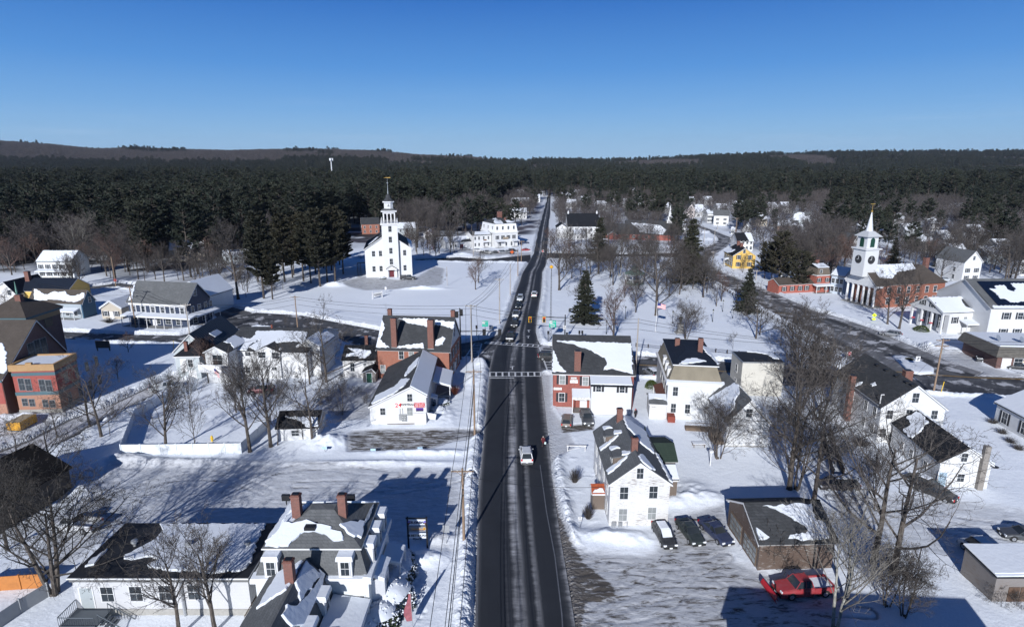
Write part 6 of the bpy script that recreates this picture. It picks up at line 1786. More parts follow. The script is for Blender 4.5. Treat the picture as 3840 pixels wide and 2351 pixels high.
def B_church_left():
 A=G('D5',278,1290);Bp=G('D5',932,1268)
 b=Bld('white_church','white clapboard church with a tall square clock-less tower and arcaded belfry','church',A,Bp)
 h=b.z('D5',262,885);W=b.W;b.D=24;zr=h+W/2*.66
 b.body('v',[(0,h),(W/2,zr),(W,h)],0,W,0,b.D,WSIDE,SHD,ov=.5)
 b.snow(0,[(.15,.2),(.3,.15),(.45,.5),(.35,.6),(.2,.45)]);b.snow(1,[(.02,.0),(.9,.0),(.9,.2),(.02,.12)])
 tv=-1.4
 z=lambda y,at=tv:b.hit('S','D5',610,y,at).z
 u0=b.hit('S','D5',515,1000,tv).x;u1=b.hit('S','D5',738,1000,tv).x;c=(u0+u1)/2;w=(u1-u0)/2
 t1=z(543)
 cv=tv+w
 b.block('tower',WSIDE,c-w,tv,-.4,c+w,tv+2*w,t1)
 def slab(n,k,z0,z1):b.block(n,WHITE,c-k,cv-k,z0,c+k,cv+k,z1)
 slab('tower_cornice',w+.45,t1+.003,t1+.5)
 for i in range(14):
  pass
 z2=z(478,cv-w*.9)
 for sy in(-1,1):
  b.part('balustrade',_rail((c-w,cv+sy*w),(c+w,cv+sy*w),t1+.5,z2),WHITE);b.part('balustrade',_rail((c+sy*w,cv-w),(c+sy*w,cv+w),t1+.5,z2),WHITE)
 for sx in(-1,1):
  for sy in(-1,1):b.part('finial',MB().lathe([(.18,t1+.5),(.18,z2+.1),(.05,z2+.15),(.15,z2+.4),(.02,z2+.8)],8,(c+sx*w,cv+sy*w)),WHITE)
 k=w*.78;z3=z(385,cv-k);z4=z(358,cv-k)
 mb=MB()
 for sx in(-1,-.33,.33,1):
  for sy in(-1,-.33,.33,1):
   if max(abs(sx),abs(sy))==1:mb.box(c+sx*(k-.25)-.2,cv+sy*(k-.25)-.2,t1+.5,c+sx*(k-.25)+.2,cv+sy*(k-.25)+.2,z3)
 b.part('belfry_column',mb,WHITE)
 b.block('belfry_head',WHITE,c-k,cv-k,z3+.003,c+k,cv+k,z4)
 b.part('bell',MB().lathe([(.8,t1+1.0),(.62,t1+1.3),(.5,t1+1.9),(.1,t1+2.2)],14,(c,cv)),plain('bronze',(.06,.045,.03),.4,.7))
 slab('belfry_cornice',k+.6,z4+.003,z4+.4)
 b.frustum('belfry_roof',SHG,(c-k-.55,cv-k-.55,c+k+.55,cv+k+.55),z4+.403,(c-k*.75,cv-k*.75,c+k*.75,cv+k*.75),z4+1.1)
 z5=z(228,cv-k*.7);kk=k*.74
 oc=lambda r:[(c+r*math.cos(math.pi/8+i*math.pi/4),cv+r*math.sin(math.pi/8+i*math.pi/4))for i in range(8)]
 b.part('lantern',MB().prism(oc(kk*1.05),z4+1.0,z5),WSIDE)
 b.part('cross',MB().box(c-.07,cv-kk*1.02-.05,z4+1.9,c+.07,cv-kk*1.02+.02,z5-.5).box(c-.45,cv-kk*1.02-.05,z5-1.35,c+.45,cv-kk*1.02+.02,z5-1.2),BLACK)
 b.part('lantern_cornice',MB().prism(oc(kk*1.35),z5+.003,z5+.45),WHITE)
 z6=z(105,cv);z7=b.hit('S','2',1145,440,cv).z;z8=b.hit('S','2',1150,388,cv).z
 b.part('dome',MB().lathe([(kk*1.25,z5+.46),(kk*1.0,z5+(z6-z5)*.3),(kk*.6,z5+(z6-z5)*.55),(kk*.5,z5+(z6-z5)*.8),(.25,z6)],8,(c,cv)),SHD)
 b.part('spire',MB().lathe([(.18,z6),(.1,(z6+z7)/2),(.06,z7),(.28,z7+.1),(.3,z7+.35),(.05,z7+.6),(.04,z8)],8,(c,cv)),METAL)
 gold=plain('gilding',(.55,.33,.08),.35,.6)
 b.part('weathervane',MB().add([(c-1.4,cv-.04,z8-.03),(c+.8,cv-.04,z8-.10),(c+1.4,cv-.04,z8),(c+.8,cv-.04,z8+.18),(c-.5,cv-.04,z8+.12),(c-1.4,cv+.04,z8-.03),(c+.8,cv+.04,z8-.10),(c+
1.4,cv+.04,z8),(c+.8,cv+.04,z8+.18),(c-.5,cv+.04,z8+.12)],[(0,1,2,3,4),(9,8,7,6,5),(0,5,6,1),(1,6,7,2),(2,7,8,3),(3,8,9,4),(4,9,5,0)]),gold)
 b.wins('S','D5',[(612,600),(618,750),(625,908),(632,1060)],1.15,2.1,at=tv)
 b.wins('S','D5',[(380,950),(478,946),(820,935),(387,1165),(487,1160),(825,1148)],1.1,2.0)
 b.grid('W',[3,7,11,15,19],[2.5,6.5],1.1,2.0)
 pu=b.hit('S','D5',640,1240,tv).x
 b.door('S',pu,1.7,3.0,mat=plain('maroon_door',(.10,.012,.018),.5),at=tv-.02)
 b.body('v',[(pu-1.9,3.4),(pu,4.6),(pu+1.9,3.4)],0,0,tv-1.4,tv-.02,WHITE,SHG,ov=.15,base=3.1,wname='pediment',rname='porch_roof')
 for sx in(-1.6,1.6):b.part('porch_column',MB().box(pu+sx-.14,tv-1.4,0,pu+sx+.14,tv-1.12,3.1),WHITE)
 b.part('fire_stairs',MB().box(-3.4,4,0,-3.25,5,5).box(-2.2,4,0,-2.05,5,5).box(-3.4,4,4.9,-.05,6.2,5.0),BLACK)
 mm=MB()
 for i in range(14):mm.box(-3.25,1.2+i*.28,.3+i*.34,-2.2,1.45+i*.28,.36+i*.34)
 b.part('stair_tread',mm,BLACK)
 return b
def B_church_right():
 A=G('D7',612,1362);ang=math.radians(13)
 ux=Vector((math.cos(ang),math.sin(ang),0))
 P=G('D7',190,1262);uy=Vector((-ux.y,ux.x,0));D=abs((P-A).dot(uy))+1.0
 b=Bld('columned_church','brick meeting house with white columned portico and white steeple with round clocks','church',A,A+ux*23)
 b.D=D;h=7.1;zr=12.0;W=b.W
 b.body('u',[(0,h),(D/2,zr),(D,h)],2.6,W-5,0,D,BRICK,SHB,ov=.3)
 b.body('u',[(-.3,h),(D/2,zr+.15),(D+.3,h)],0,2.5,0,D,WSIDE,SHB,ov=.3,base=h-.9,wname='pediment',rname='pediment_roof')
 b.part('lunette',MB().add([(-.04,D/2+1.1*math.cos(t*math.pi/8),h+1.5+1.1*math.sin(t*math.pi/8))for t in range(9)]+[(-.01,D/2+1.1*math.cos(t*math.pi/8),h+1.5+1.1*math.sin(t*math.pi/
8))for t in range(9)],[tuple(range(9)),tuple(range(17,8,-1))]),BLACK)
 n=6
 for i in range(n):
  v=.5+(D-1.0)*i/(n-1);b.part('column',MB().lathe([(.5,0),(.5,.3),(.38,.35),(.33,h-1.3),(.48,h-1.1),(.48,h-.9)],12,(.5,v)),WHITE)
 b.block('portico_floor',STONE,-.8,-.2,-.3,2.6,D+.2,.5)
 for v in(D*.25,D*.5,D*.75):b.part('doorway',MB().box(2.52,v-.8,.5,2.59,v+.8,4.4),BLACK)
 b.grid('S',[5,8.5,12,15.5,19],[2.2,5.3],1.1,1.9)
 b.block('rear_wall',BRICK,W-7,-.6,-.4,W+1.5,D+.8,h);b.frustum('rear_roof',SHB,(W-7.6,-1.1,W+2,D+1.3),h+.003,(W-4,D*.45,W-2,D*.55),h+4.6)
 b.grid('S',[W-5,W-2],[2.2,5.3],1.1,1.9,at=-.6)
 b.snow(0,[(.02,.35),(.3,.3),(.5,.6),(.95,.7),(.95,.98),(.02,.98)])
 c=b.hit('S','D7',1405,665,at=D*.5);b.chim(min(c.x,W),D*.5,h+2,c.z,1.3,1.1)
 tu=4.6;tv=D/2
 def z(y):return b.hit('S','D7',600,y,tv).z
 cz=b.hit('S','D7',600,700,tv)
 tu=b.hit('S','D7',585,700,tv-2.2).x+.3
 k=2.35;za=h+2;zb=z(548)
 b.block('clock_stage',WSIDE,tu-k,tv-k,za,tu+k,tv+k,zb);b.block('stage_cornice',WHITE,tu-k-.5,tv-k-.5,zb+.003,tu+k+.5,tv+k+.5,zb+.35)
 zc=z(378);k2=1.9
 b.block('belfry',WSIDE,tu-k2,tv-k2,zb+.35,tu+k2,tv+k2,zc)
 k3=k2+.75
 b.frustum('belfry_roof',plain('lead_roof',(.42,.43,.44),.6),(tu-k3,tv-k3,tu+k3,tv+k3),zc+.003,(tu-1.0,tv-1.0,tu+1.0,tv+1.0),zc+1.5,th=.001)
 zd=z(60)
 b.part('spire',MB().lathe([(1.05,zc+1.4),(.75,zc+3),(.12,zd)],8,(tu,tv)),WHITE)
 b.part('finial',MB().lathe([(.06,zd),(.28,zd+.15),(.28,zd+.45),(.05,zd+.6),(.04,zd+2.6)],8,(tu,tv)),plain('gilding',(.55,.33,.08),.35,.6))
 b.part('weathervane',MB().box(tu-.8,tv-.03,zd+2.35,tu+.8,tv+.03,zd+2.5),plain('gilding',(.55,.33,.08),.35,.6))
 def ring(face,zz,r,mat,name):
  vs=[]
  for lv in(0,1):
   for i in range(20):
    t=i/20*6.2832
    off=.03+.04*lv
    if face=='S':vs.append((tu+r*math.cos(t),tv-k-off,zz+r*math.sin(t)))
    else:vs.append((tu-k-off,tv+r*math.cos(t),zz+r*math.sin(t)))
  fs=[(i,(i+1)%20,20+(i+1)%20,20+i)for i in range(20)]+[tuple(range(20,40)),tuple(range(19,-1,-1))]
  o=b.part(name,MB().add(vs,fs),mat);fix_normals(o);return o
 zz=(za+zb)/2+1.0
 dk=plain('clock_black',(.03,.03,.032),.6)
 for f in 'SW':
  o=ring(f,zz,1.25,dk,'clock_face')
  if f=='S':MB().box(tu-.05,tv-k-.10,zz,tu+.05,tv-k-.075,zz+1.0).box(tu-.6,tv-k-.10,zz-.05,tu,tv-k-.075,zz+.05).build('clock_hand',WHITE,o)
  else:MB().box(tu-k-.10,tv-.05,zz,tu-k-.075,tv+.05,zz+1.0).box(tu-k-.10,tv,zz-.05,tu-k-.075,tv+.6,zz+.05).build('clock_hand',WHITE,o)
 lo=plain('green_louvre',(.008,.045,.028),.6)
 zl0,zl1=zb+.7,zc-1.1
 pts=[(-.75,zl0),(.75,zl0)]+[(.75*math.cos(i*math.pi/8),zl1+.75*math.sin(i*math.pi/8))for i in range(9)]
 n=len(pts)
 for f in 'SW':
  vs=[((tu+a,tv-k2-o_,z_)if f=='S' else(tu-k2-o_,tv-a,z_))for o_ in(.02,.06)for a,z_ in pts]
  o=b.part('louvre',MB().add(vs,[tuple(range(n)),tuple(range(2*n-1,n-1,-1))]+[(i,(i+1)%n,n+(i+1)%n,n+i)for i in range(n)]),lo);fix_normals(o)
 return b
def B_greek():
 A=G('E7',392,548);h=atdist('E7',400,372,A.y).z
 P=G('E7',168,462)
 ang=math.radians(8);ux=Vector((math.cos(ang),math.sin(ang),0));uy=Vector((-ux.y,ux.x,0))
 b=Bld('greek_revival_house','white temple-fronted house with dark shutters and snow roof facing the diagonal road','house',A,A+ux*(b_w:=11.0))
 D=max(7.5,min(11,(P-A).dot(uy)));b.D=D;W=b.W
 ap=b.hit('W','E7',312,215);zr=h+D/2*.52
 b.body('u',[(0,h),(D/2,zr),(D,h)],1.9,W,0,D,WSIDE,SHD,ov=.3)
 b.body('u',[(0,h),(D/2,zr+.03),(D,h)],0,1.88,0,D,WSIDE,SHD,ov=.3,base=h-.6,wname='pediment',rname='pediment_roof')
 b.snow(0,[(.0,.0),(.8,.0),(.6,.35),(.7,.8),(.98,.98),(.0,.98)],th=.18);b.snow(2,th=.18,poly=None)
 for i in range(4):b.part('column',MB().box(.1,.1+(D-.6)*i/3,0,.55,.55+(D-.6)*i/3,h-.6),WHITE)
 gs=plain('green_shutter',(.02,.05,.04),.6)
 b.grid('W',[D*.22,D*.5,D*.78],[1.9,h-2.0],.95,1.6,sh=1,at=1.9)
 for u in(D*.35,D*.65):b.win('W',u,h+1.3,.9,1.4,sh=1,at=0)
 b.grid('S',[3.6],[h-2],.9,1.5,sh=1);b.grid('S',[6.5],[h-2],.9,1.5,light=1)
 b.body('u',[(1.0,h-.8),(5,h+1.4),(9,h-.8)],W+.02,W+11,0,0,WSIDE,SHD,ov=.3,wname='wing_wall',rname='wing_roof');b.snow(len(b.planes)-2,[(0,0),(.75,0),(.5,.5),(.7,1),(0,1)])
 b.grid('S',[W+4.5,W+7,W+9],[h-2],.7,1.2,at=1.0);b.grid('S',[W+5.5],[1.8],.9,1.5,at=1.0)
 b.porch(4.8,-2.6,W+3.6,-.02,2.9,[(4.95,-2.4),(8.5,-2.4),(W+3.4,-2.4)],slope=.7,dirn='S',rail=True);b.door('S',9.5)
 o=b.part('satellite_dish',MB().lathe([(.02,0),(.5,.1),(.95,.3)],14),plain('dish_grey',(.2,.2,.2),.6));o.location=(W+3.6,-1.0,h-1.6);o.rotation_euler=(1.0,0,.3)
 for i in range(3):
  t=thing('porch_flag',['left','middle','right'][i]+' red bunting flag on the columned white house front','flag',wpos(b,Vector((-.1,D*(.8-.28*i),h-3.1))),b.rz)
  m=MB().add([(0,0,0),(-.7,.3,.1),(-.8,.4,-.25),(-.05,.1,-.4)],[(0,1,2,3),(3,2,1,0)]);m.build('cloth',plain('bunting',(.35,.05,.06),.7),t)
 b.part('ramp_railing',_rail((-2.5,-3.2),(8,-3.2),.2,1.0),WHITE)
 A2=G('E7',830,600);h2=atdist('E7',815,330,A2.y).z
 a=Bld('solar_hall','long white hall with black solar panels half buried in roof snow','hall',A2+Vector((0,1.5,0)),A2+Vector((34,1.5,0)))
 h2=max(6.0,min(h2,8.0));a.D=19;zr2=h2+5.2;a.W=34
 a.body('u',[(0,h2),(9.5,zr2),(19,h2)],-1,34,0,19,WSIDE,SHG,ov=.4)
 pn=plain('solar_panel',(.006,.010,.022),.12,.0,spec=.6)
 o_,e_,r_=a.planes[0];N=e_.normalized().cross(r_.normalized())
 en,rn=e_.normalized(),r_.normalized();L,H_=e_.length,r_.length
 for i in range(14):
  for j in range(5):
   q=o_+en*(2.2+i*1.85)+rn*(.9+j*1.85)+N*.10
   vs=[q,q+en*1.8,q+en*1.8+rn*1.8,q+rn*1.8]
   a.part('solar_panel',MB().add(vs+[v-N*.06 for v in vs],[(0,1,2,3),(7,6,5,4),(0,4,5,1),(1,5,6,2),(2,6,7,3),(3,7,4,0)]),pn)
 a.snow(0,[(1400,138),(960,138),(1000,180),(985,205),(935,190),(900,150),(830,160),(850,185),(790,180),(840,215),(880,260),(920,262),(960,290),(1030,288),(1070,280),(1400,282)],'E7',
th=.25)
 a.snow(0,[(660,190),(700,240),(760,300),(730,310),(650,200)],'E7',th=.15)
 a.snow(0,[(0.02,.0),(.98,.0),(.98,.07),(.02,.07)],th=.2)
 a.grid('S',[3+i*3.4 for i in range(9)],[1.9,h2-2.0],1.2,1.6,sh=1)
 for kk in(1,3):
  pass
 return b
def B_evans():
 h=7.6
 C0=G('D6',925,752,h);R=G('D6',1475,722,h);Lf=G('D6',500,662,h)
 b=Bld('mansard_inn','big white mansard building with large brick chimney and EVANS sign above its porches','inn',C0,R)
 D=min(18,max(10,(Lf-C0).dot(b.uy)));b.D=D;W=b.W
 b.block('wall',WSIDE,.3,.3,-.4,W-.3,D-.3,h-.3);b.block('cornice',WHITE,0,0,h-.297,W,D,h+.1)
 z1=b.hit('S','D6',930,548,.9).z
 b.frustum('mansard_roof',siding('white_mansard',(.74,.75,.77)),(.35,.35,W-.35,D-.35),h+.103,(1.0,1.0,W-1.0,D-1.0),z1)
 k=len(b.planes)
 b.frustum('roof',SHD,(.8,.8,W-.8,D-.8),z1+.003,(W*.4,D*.45,W*.55,D*.6),z1+2.4)
 b.snow(k,[(.05,.05),(.4,.05),(.42,.5),(.1,.8),(.3,.95),(.02,.3)]);b.snow(k,[(.6,.1),(.9,.1),(.8,.5),(.62,.5)]);b.snow(k+1,[(.1,.1),(.9,.1),(.6,.8)]);b.snow(k+2,[(.05,.05),(.9,.05),(
.6,.9),(.4,.9)])
 for x,yt,v,w in((1045,262,D*.55,2.4),(1168,398,D*.28,.9)):
  c=b.hit('S','D6',x,yt,at=v);b.chim(c.x,v,z1+.4,c.z,w,w*.7 if w<2 else 1.2)
 for i in range(4):b.win('S',W*(i+.6)/4.4,(h+z1)/2+.1,.85,1.6,at=.5)
 for i in range(3):b.win('W',D*(i+.6)/3.3,(h+z1)/2+.1,.85,1.6,at=.5)
 b.grid('S',[W*(i+.6)/4.4 for i in range(4)],[h-2.4],.9,1.8,sh=1,at=.3)
 b.grid('S',[W*.25,W*.5,W*.72],[1.8],.9,1.8,at=.3)
 b.porch(.5,-2.0,W*.38,.28,3.3,[(.6,-1.9),(W*.37,-1.9)],slope=.3);b.porch(W*.7,-2.0,W-.2,.28,3.3,[(W*.71,-1.9),(W-.4,-1.9)],slope=.3)
 s=thing('inn_sign','dark rounded board reading EVANS on the white mansard building','sign',wpos(b,Vector((W*.48,.26,4.7))),b.rz)
 MB().box(-1.5,-.08,-.55,1.5,0,.55).build('panel',plain('dark_brown_sign',(.05,.025,.02),.6),s);text_part(s,'EVANS',1.0,(0,-.09,0),mat=plain('cream_letter',(.7,.6,.45),.6),bold=.01)
 a=Bld('inn_west_wing','white two-storey wing with porch left of the mansard building','house',C0-b.ux*10.5+b.uy*3.5,C0-b.ux*.1+b.uy*3.5)
 a.D=9;a.body('u',[(0,6.6),(4.5,7.8),(9,6.6)],0,a.W,0,9,WSIDE,SHD,ov=.4);a.snow(0,[(.15,.1),(.95,.05),(.95,.95),(.3,.9)])
 a.grid('S',[1.5,3.6,6.2,8.8],[1.8,5.0],.8,1.5);a.porch(5.2,-1.8,8.8,-.02,3.0,[(5.3,-1.7),(8.7,-1.7)],slope=.3)
 s=thing('inn_sign','small brown plaque over the porch of the white west wing','sign',wpos(a,Vector((6.9,-.04,3.9))),a.rz);MB().box(-.8,-.06,-.35,.8,0,.35).build('panel',plain('brown_sign',(
.18,.10,.05),.6),s)
 c=Bld('low_white_annex','low white building with maroon doors left of the mansard inn','building',a.A-b.ux*13.5+b.uy*1.5,a.A-b.ux*.1+b.uy*1.5)
 c.D=9;c.body('u',[(0,3.6),(4.5,5.6),(9,3.6)],0,c.W,0,9,WSIDE,SHD,ov=.3);c.snow(0,[(0,.0),(.55,0),(.65,.3),(.97,.45),(.98,1),(0,1)],th=.2)
 c.part('door',MB().box(c.W*.55,-.06,.1,c.W*.55+.8,-.003,2.3).box(c.W*.55+.9,-.06,.1,c.W*.55+1.7,-.003,2.3),plain('maroon_door',(.10,.012,.018),.5));c.grid('S',[2.5,5],[1.7],.9,1.2)
 return b
def gable_house(name,label,A,Bp,h,rise,D,axis='u',wm=None,rm=None,snow=(0,1),rows=None,cols=3,chim=None,cat='house',group=None,sh=0,porch=False,light=0,patchy=False):
 b=Bld(name,label,cat,A,Bp,group);b.D=D;W=b.W
 prof=[(0,h),(D/2,h+rise),(D,h)]if axis=='u' else[(0,h),(W/2,h+rise),(W,h)]
 b.body(axis,prof,0,W,0,D,wm or WSIDE,rm or SHD,ov=.35)
 for k in snow:
  if patchy:b.snow(k,[(.03,.0),(.55,.02),(.97,.1),(.95,.6),(.7,.45),(.6,.9),(.3,.97),(.05,.7)],th=.15)
  else:b.snow(k,[(.02,.02),(.98,.02),(.98,.97),(.02,.97)],th=.16,jag=.06)
 rows=rows or([1.7,4.4]if h>4.6 else[1.6])
 b.grid('S',[W*(i+.5)/cols for i in range(cols)],rows,.95,1.45,sh=sh,light=light)
 b.grid('W',[D*.3,D*.7],rows,.95,1.45)
 if axis=='v':b.win('S',W/2,h+rise*.35,.9,1.3)
 if porch:b.porch(.2,-2.2,W-.2,-.02,2.7,[(.35+(W-.7)*i/3,-2.1)for i in range(4)],slope=.5)
 if chim is not None:b.chim(W*chim,D/2,h+rise*.6,h+rise+1.4,.8,.7)
 return b
def B_far():
 V=Vector
 A=G('D4',345,1262);Bp=G('D4',650,1262)
 gable_house('colonial_house','white colonial house with full-width snowy porch at the wood edge far left',A,Bp,6.4,3.3,9,'u',siding('pale_grey_white',(.66,.68,.68)),SHD,(0,1),sh=1,
cols=5,porch=True)
 A=G('D5',245,650)+V((0,25,0));gable_house('brick_cottage','brown brick house with snowy gable behind the white church',G('P',1358,880),G('P',1424,878),6.2,3.4,10,'u',BRICK,SHD,(),
cols=3)
 gable_house('grey_house','snow-roofed grey house immediately right of the white church tower',G('P',1492,895),G('P',1560,893),5.5,3,10,'u',GREYB,SHG,(0,1))
 gable_house('small_snowy_garage','tiny white gabled garage among bushes between church and inn',G('P',1590,898),G('P',1622,898),3,2,8,'v',WSIDE,SHD,(0,1),cols=2)
 gable_house('orange_brick_shed','low orange brick building glimpsed under the pines left of the church',G('P',1196,1000),G('P',1245,998),3,1.2,6,'u',BRICK,SHB,(0,),cols=2)
 gable_house('forest_house','snow-covered house glimpsed through the bare trees below the left pines',G('P',640,985),G('P',770,978),5.2,3.4,11,'u',TAN,SHG,(0,1),cols=4)
 gable_house('forest_garage','low snowy building beside the parked cars under the left pines',G('P',838,985),G('P',935,980),3.0,1.6,9,'u',GREYB,SHG,(0,1),cols=3)
 z=7.0;A=G('E5',175,525,z);Bp=G('E5',590,525,z)
 b=gable_house('dark_roofed_hall','large white building under a huge plain dark roof north of the park',A,Bp,z,6.5,17,'u',WSIDE,SHK,(),rows=[2,5],cols=6)
 b.body('v',[(-6,6),(-3.2,8),(-.4,6)],0,0,2,14,WSIDE,SHK,ov=.3,wname='west_wing',rname='west_roof')
 for x in(180,588):
  c=b.hit('S','E5',x,310,at=8.5);b.part('cupola',MB().lathe([(.5,13.2),(.5,14.3),(.1,15.2)],8,(min(max(c.x,.5),b.W-.5),8.5)),WHITE)
 gable_house('little_white_garage','small white garage with snowy gable roof in front of the dark-roofed hall',G('E5',270,705),G('E5',408,702),3.2,1.8,9,'u',WSIDE,SHD,(0,1),cols=2)
 A=G('E5',850,700);Bp=G('E5',1490,720)
 c=Bld('brick_church','red brick church with snow on its dark roof and a slim white steeple','church',A,Bp);e=c.z('E5',960,620);e=max(3.4,min(e,5));c.D=17
 c.body('u',[(0,e),(8.5,e+6.6),(17,e)],2.5,c.W+4,0,17,BRICKR,SHD,ov=.4)
 c.snow(0,[(1010,480),(1210,490),(1400,515),(1475,575),(1430,635),(1250,620),(1120,600),(1090,550)],'E5',th=.2)
 c.body('u',[(2,e-.4),(9,e+4.5),(16,e-.4)],-9,2.4,0,0,BRICKR,SHD,ov=.3,wname='west_wall',rname='west_roof')
 c.body('v',[(-6,3),(-3.4,4.6),(-.8,3)],0,0,-3,2,BRICKR,SHD,ov=.3,wname='entrance',rname='entrance_roof');c.snow(len(c.planes)-2)
 c.grid('S',[4.5,8,11.5,15,18.5],[1.9],1.5,1.5)
 u=c.hit('S','E5',1515,510,at=8.5).x;zb=e+5.2
 z1=c.hit('S','E5',1520,405,at=8.5).z;z2=c.hit('S','E5',1530,243,at=8.5).z
 c.block('steeple_base',WHITE,u-1.5,7.0,zb,u+1.5,10.0,zb+2.2)
 c.block('belfry',WSIDE,u-1.0,7.5,zb+2.2,u+1.0,9.5,z1);c.block('belfry_cornice',WHITE,u-1.3,7.2,z1+.003,u+1.3,9.8,z1+.25)
 c.part('spire',MB().lathe([(.95,z1+.25),(.06,z2)],8,(u,8.5)),WHITE);c.win('S',u,(zb+2.2+z1)/2,.6,1.4,at=7.5)
 for i in range(4):c.part('column',MB().lathe([(.35,0),(.3,e)],8,(c.W+6.5,1.5+i*4.6)),WHITE)
 c.body('u',[(0,e),(8.5,e+6.6),(17,e)],c.W+4.1,c.W+7.2,0,17,WSIDE,SHD,ov=.3,base=e-.5,wname='portico',rname='portico_roof')
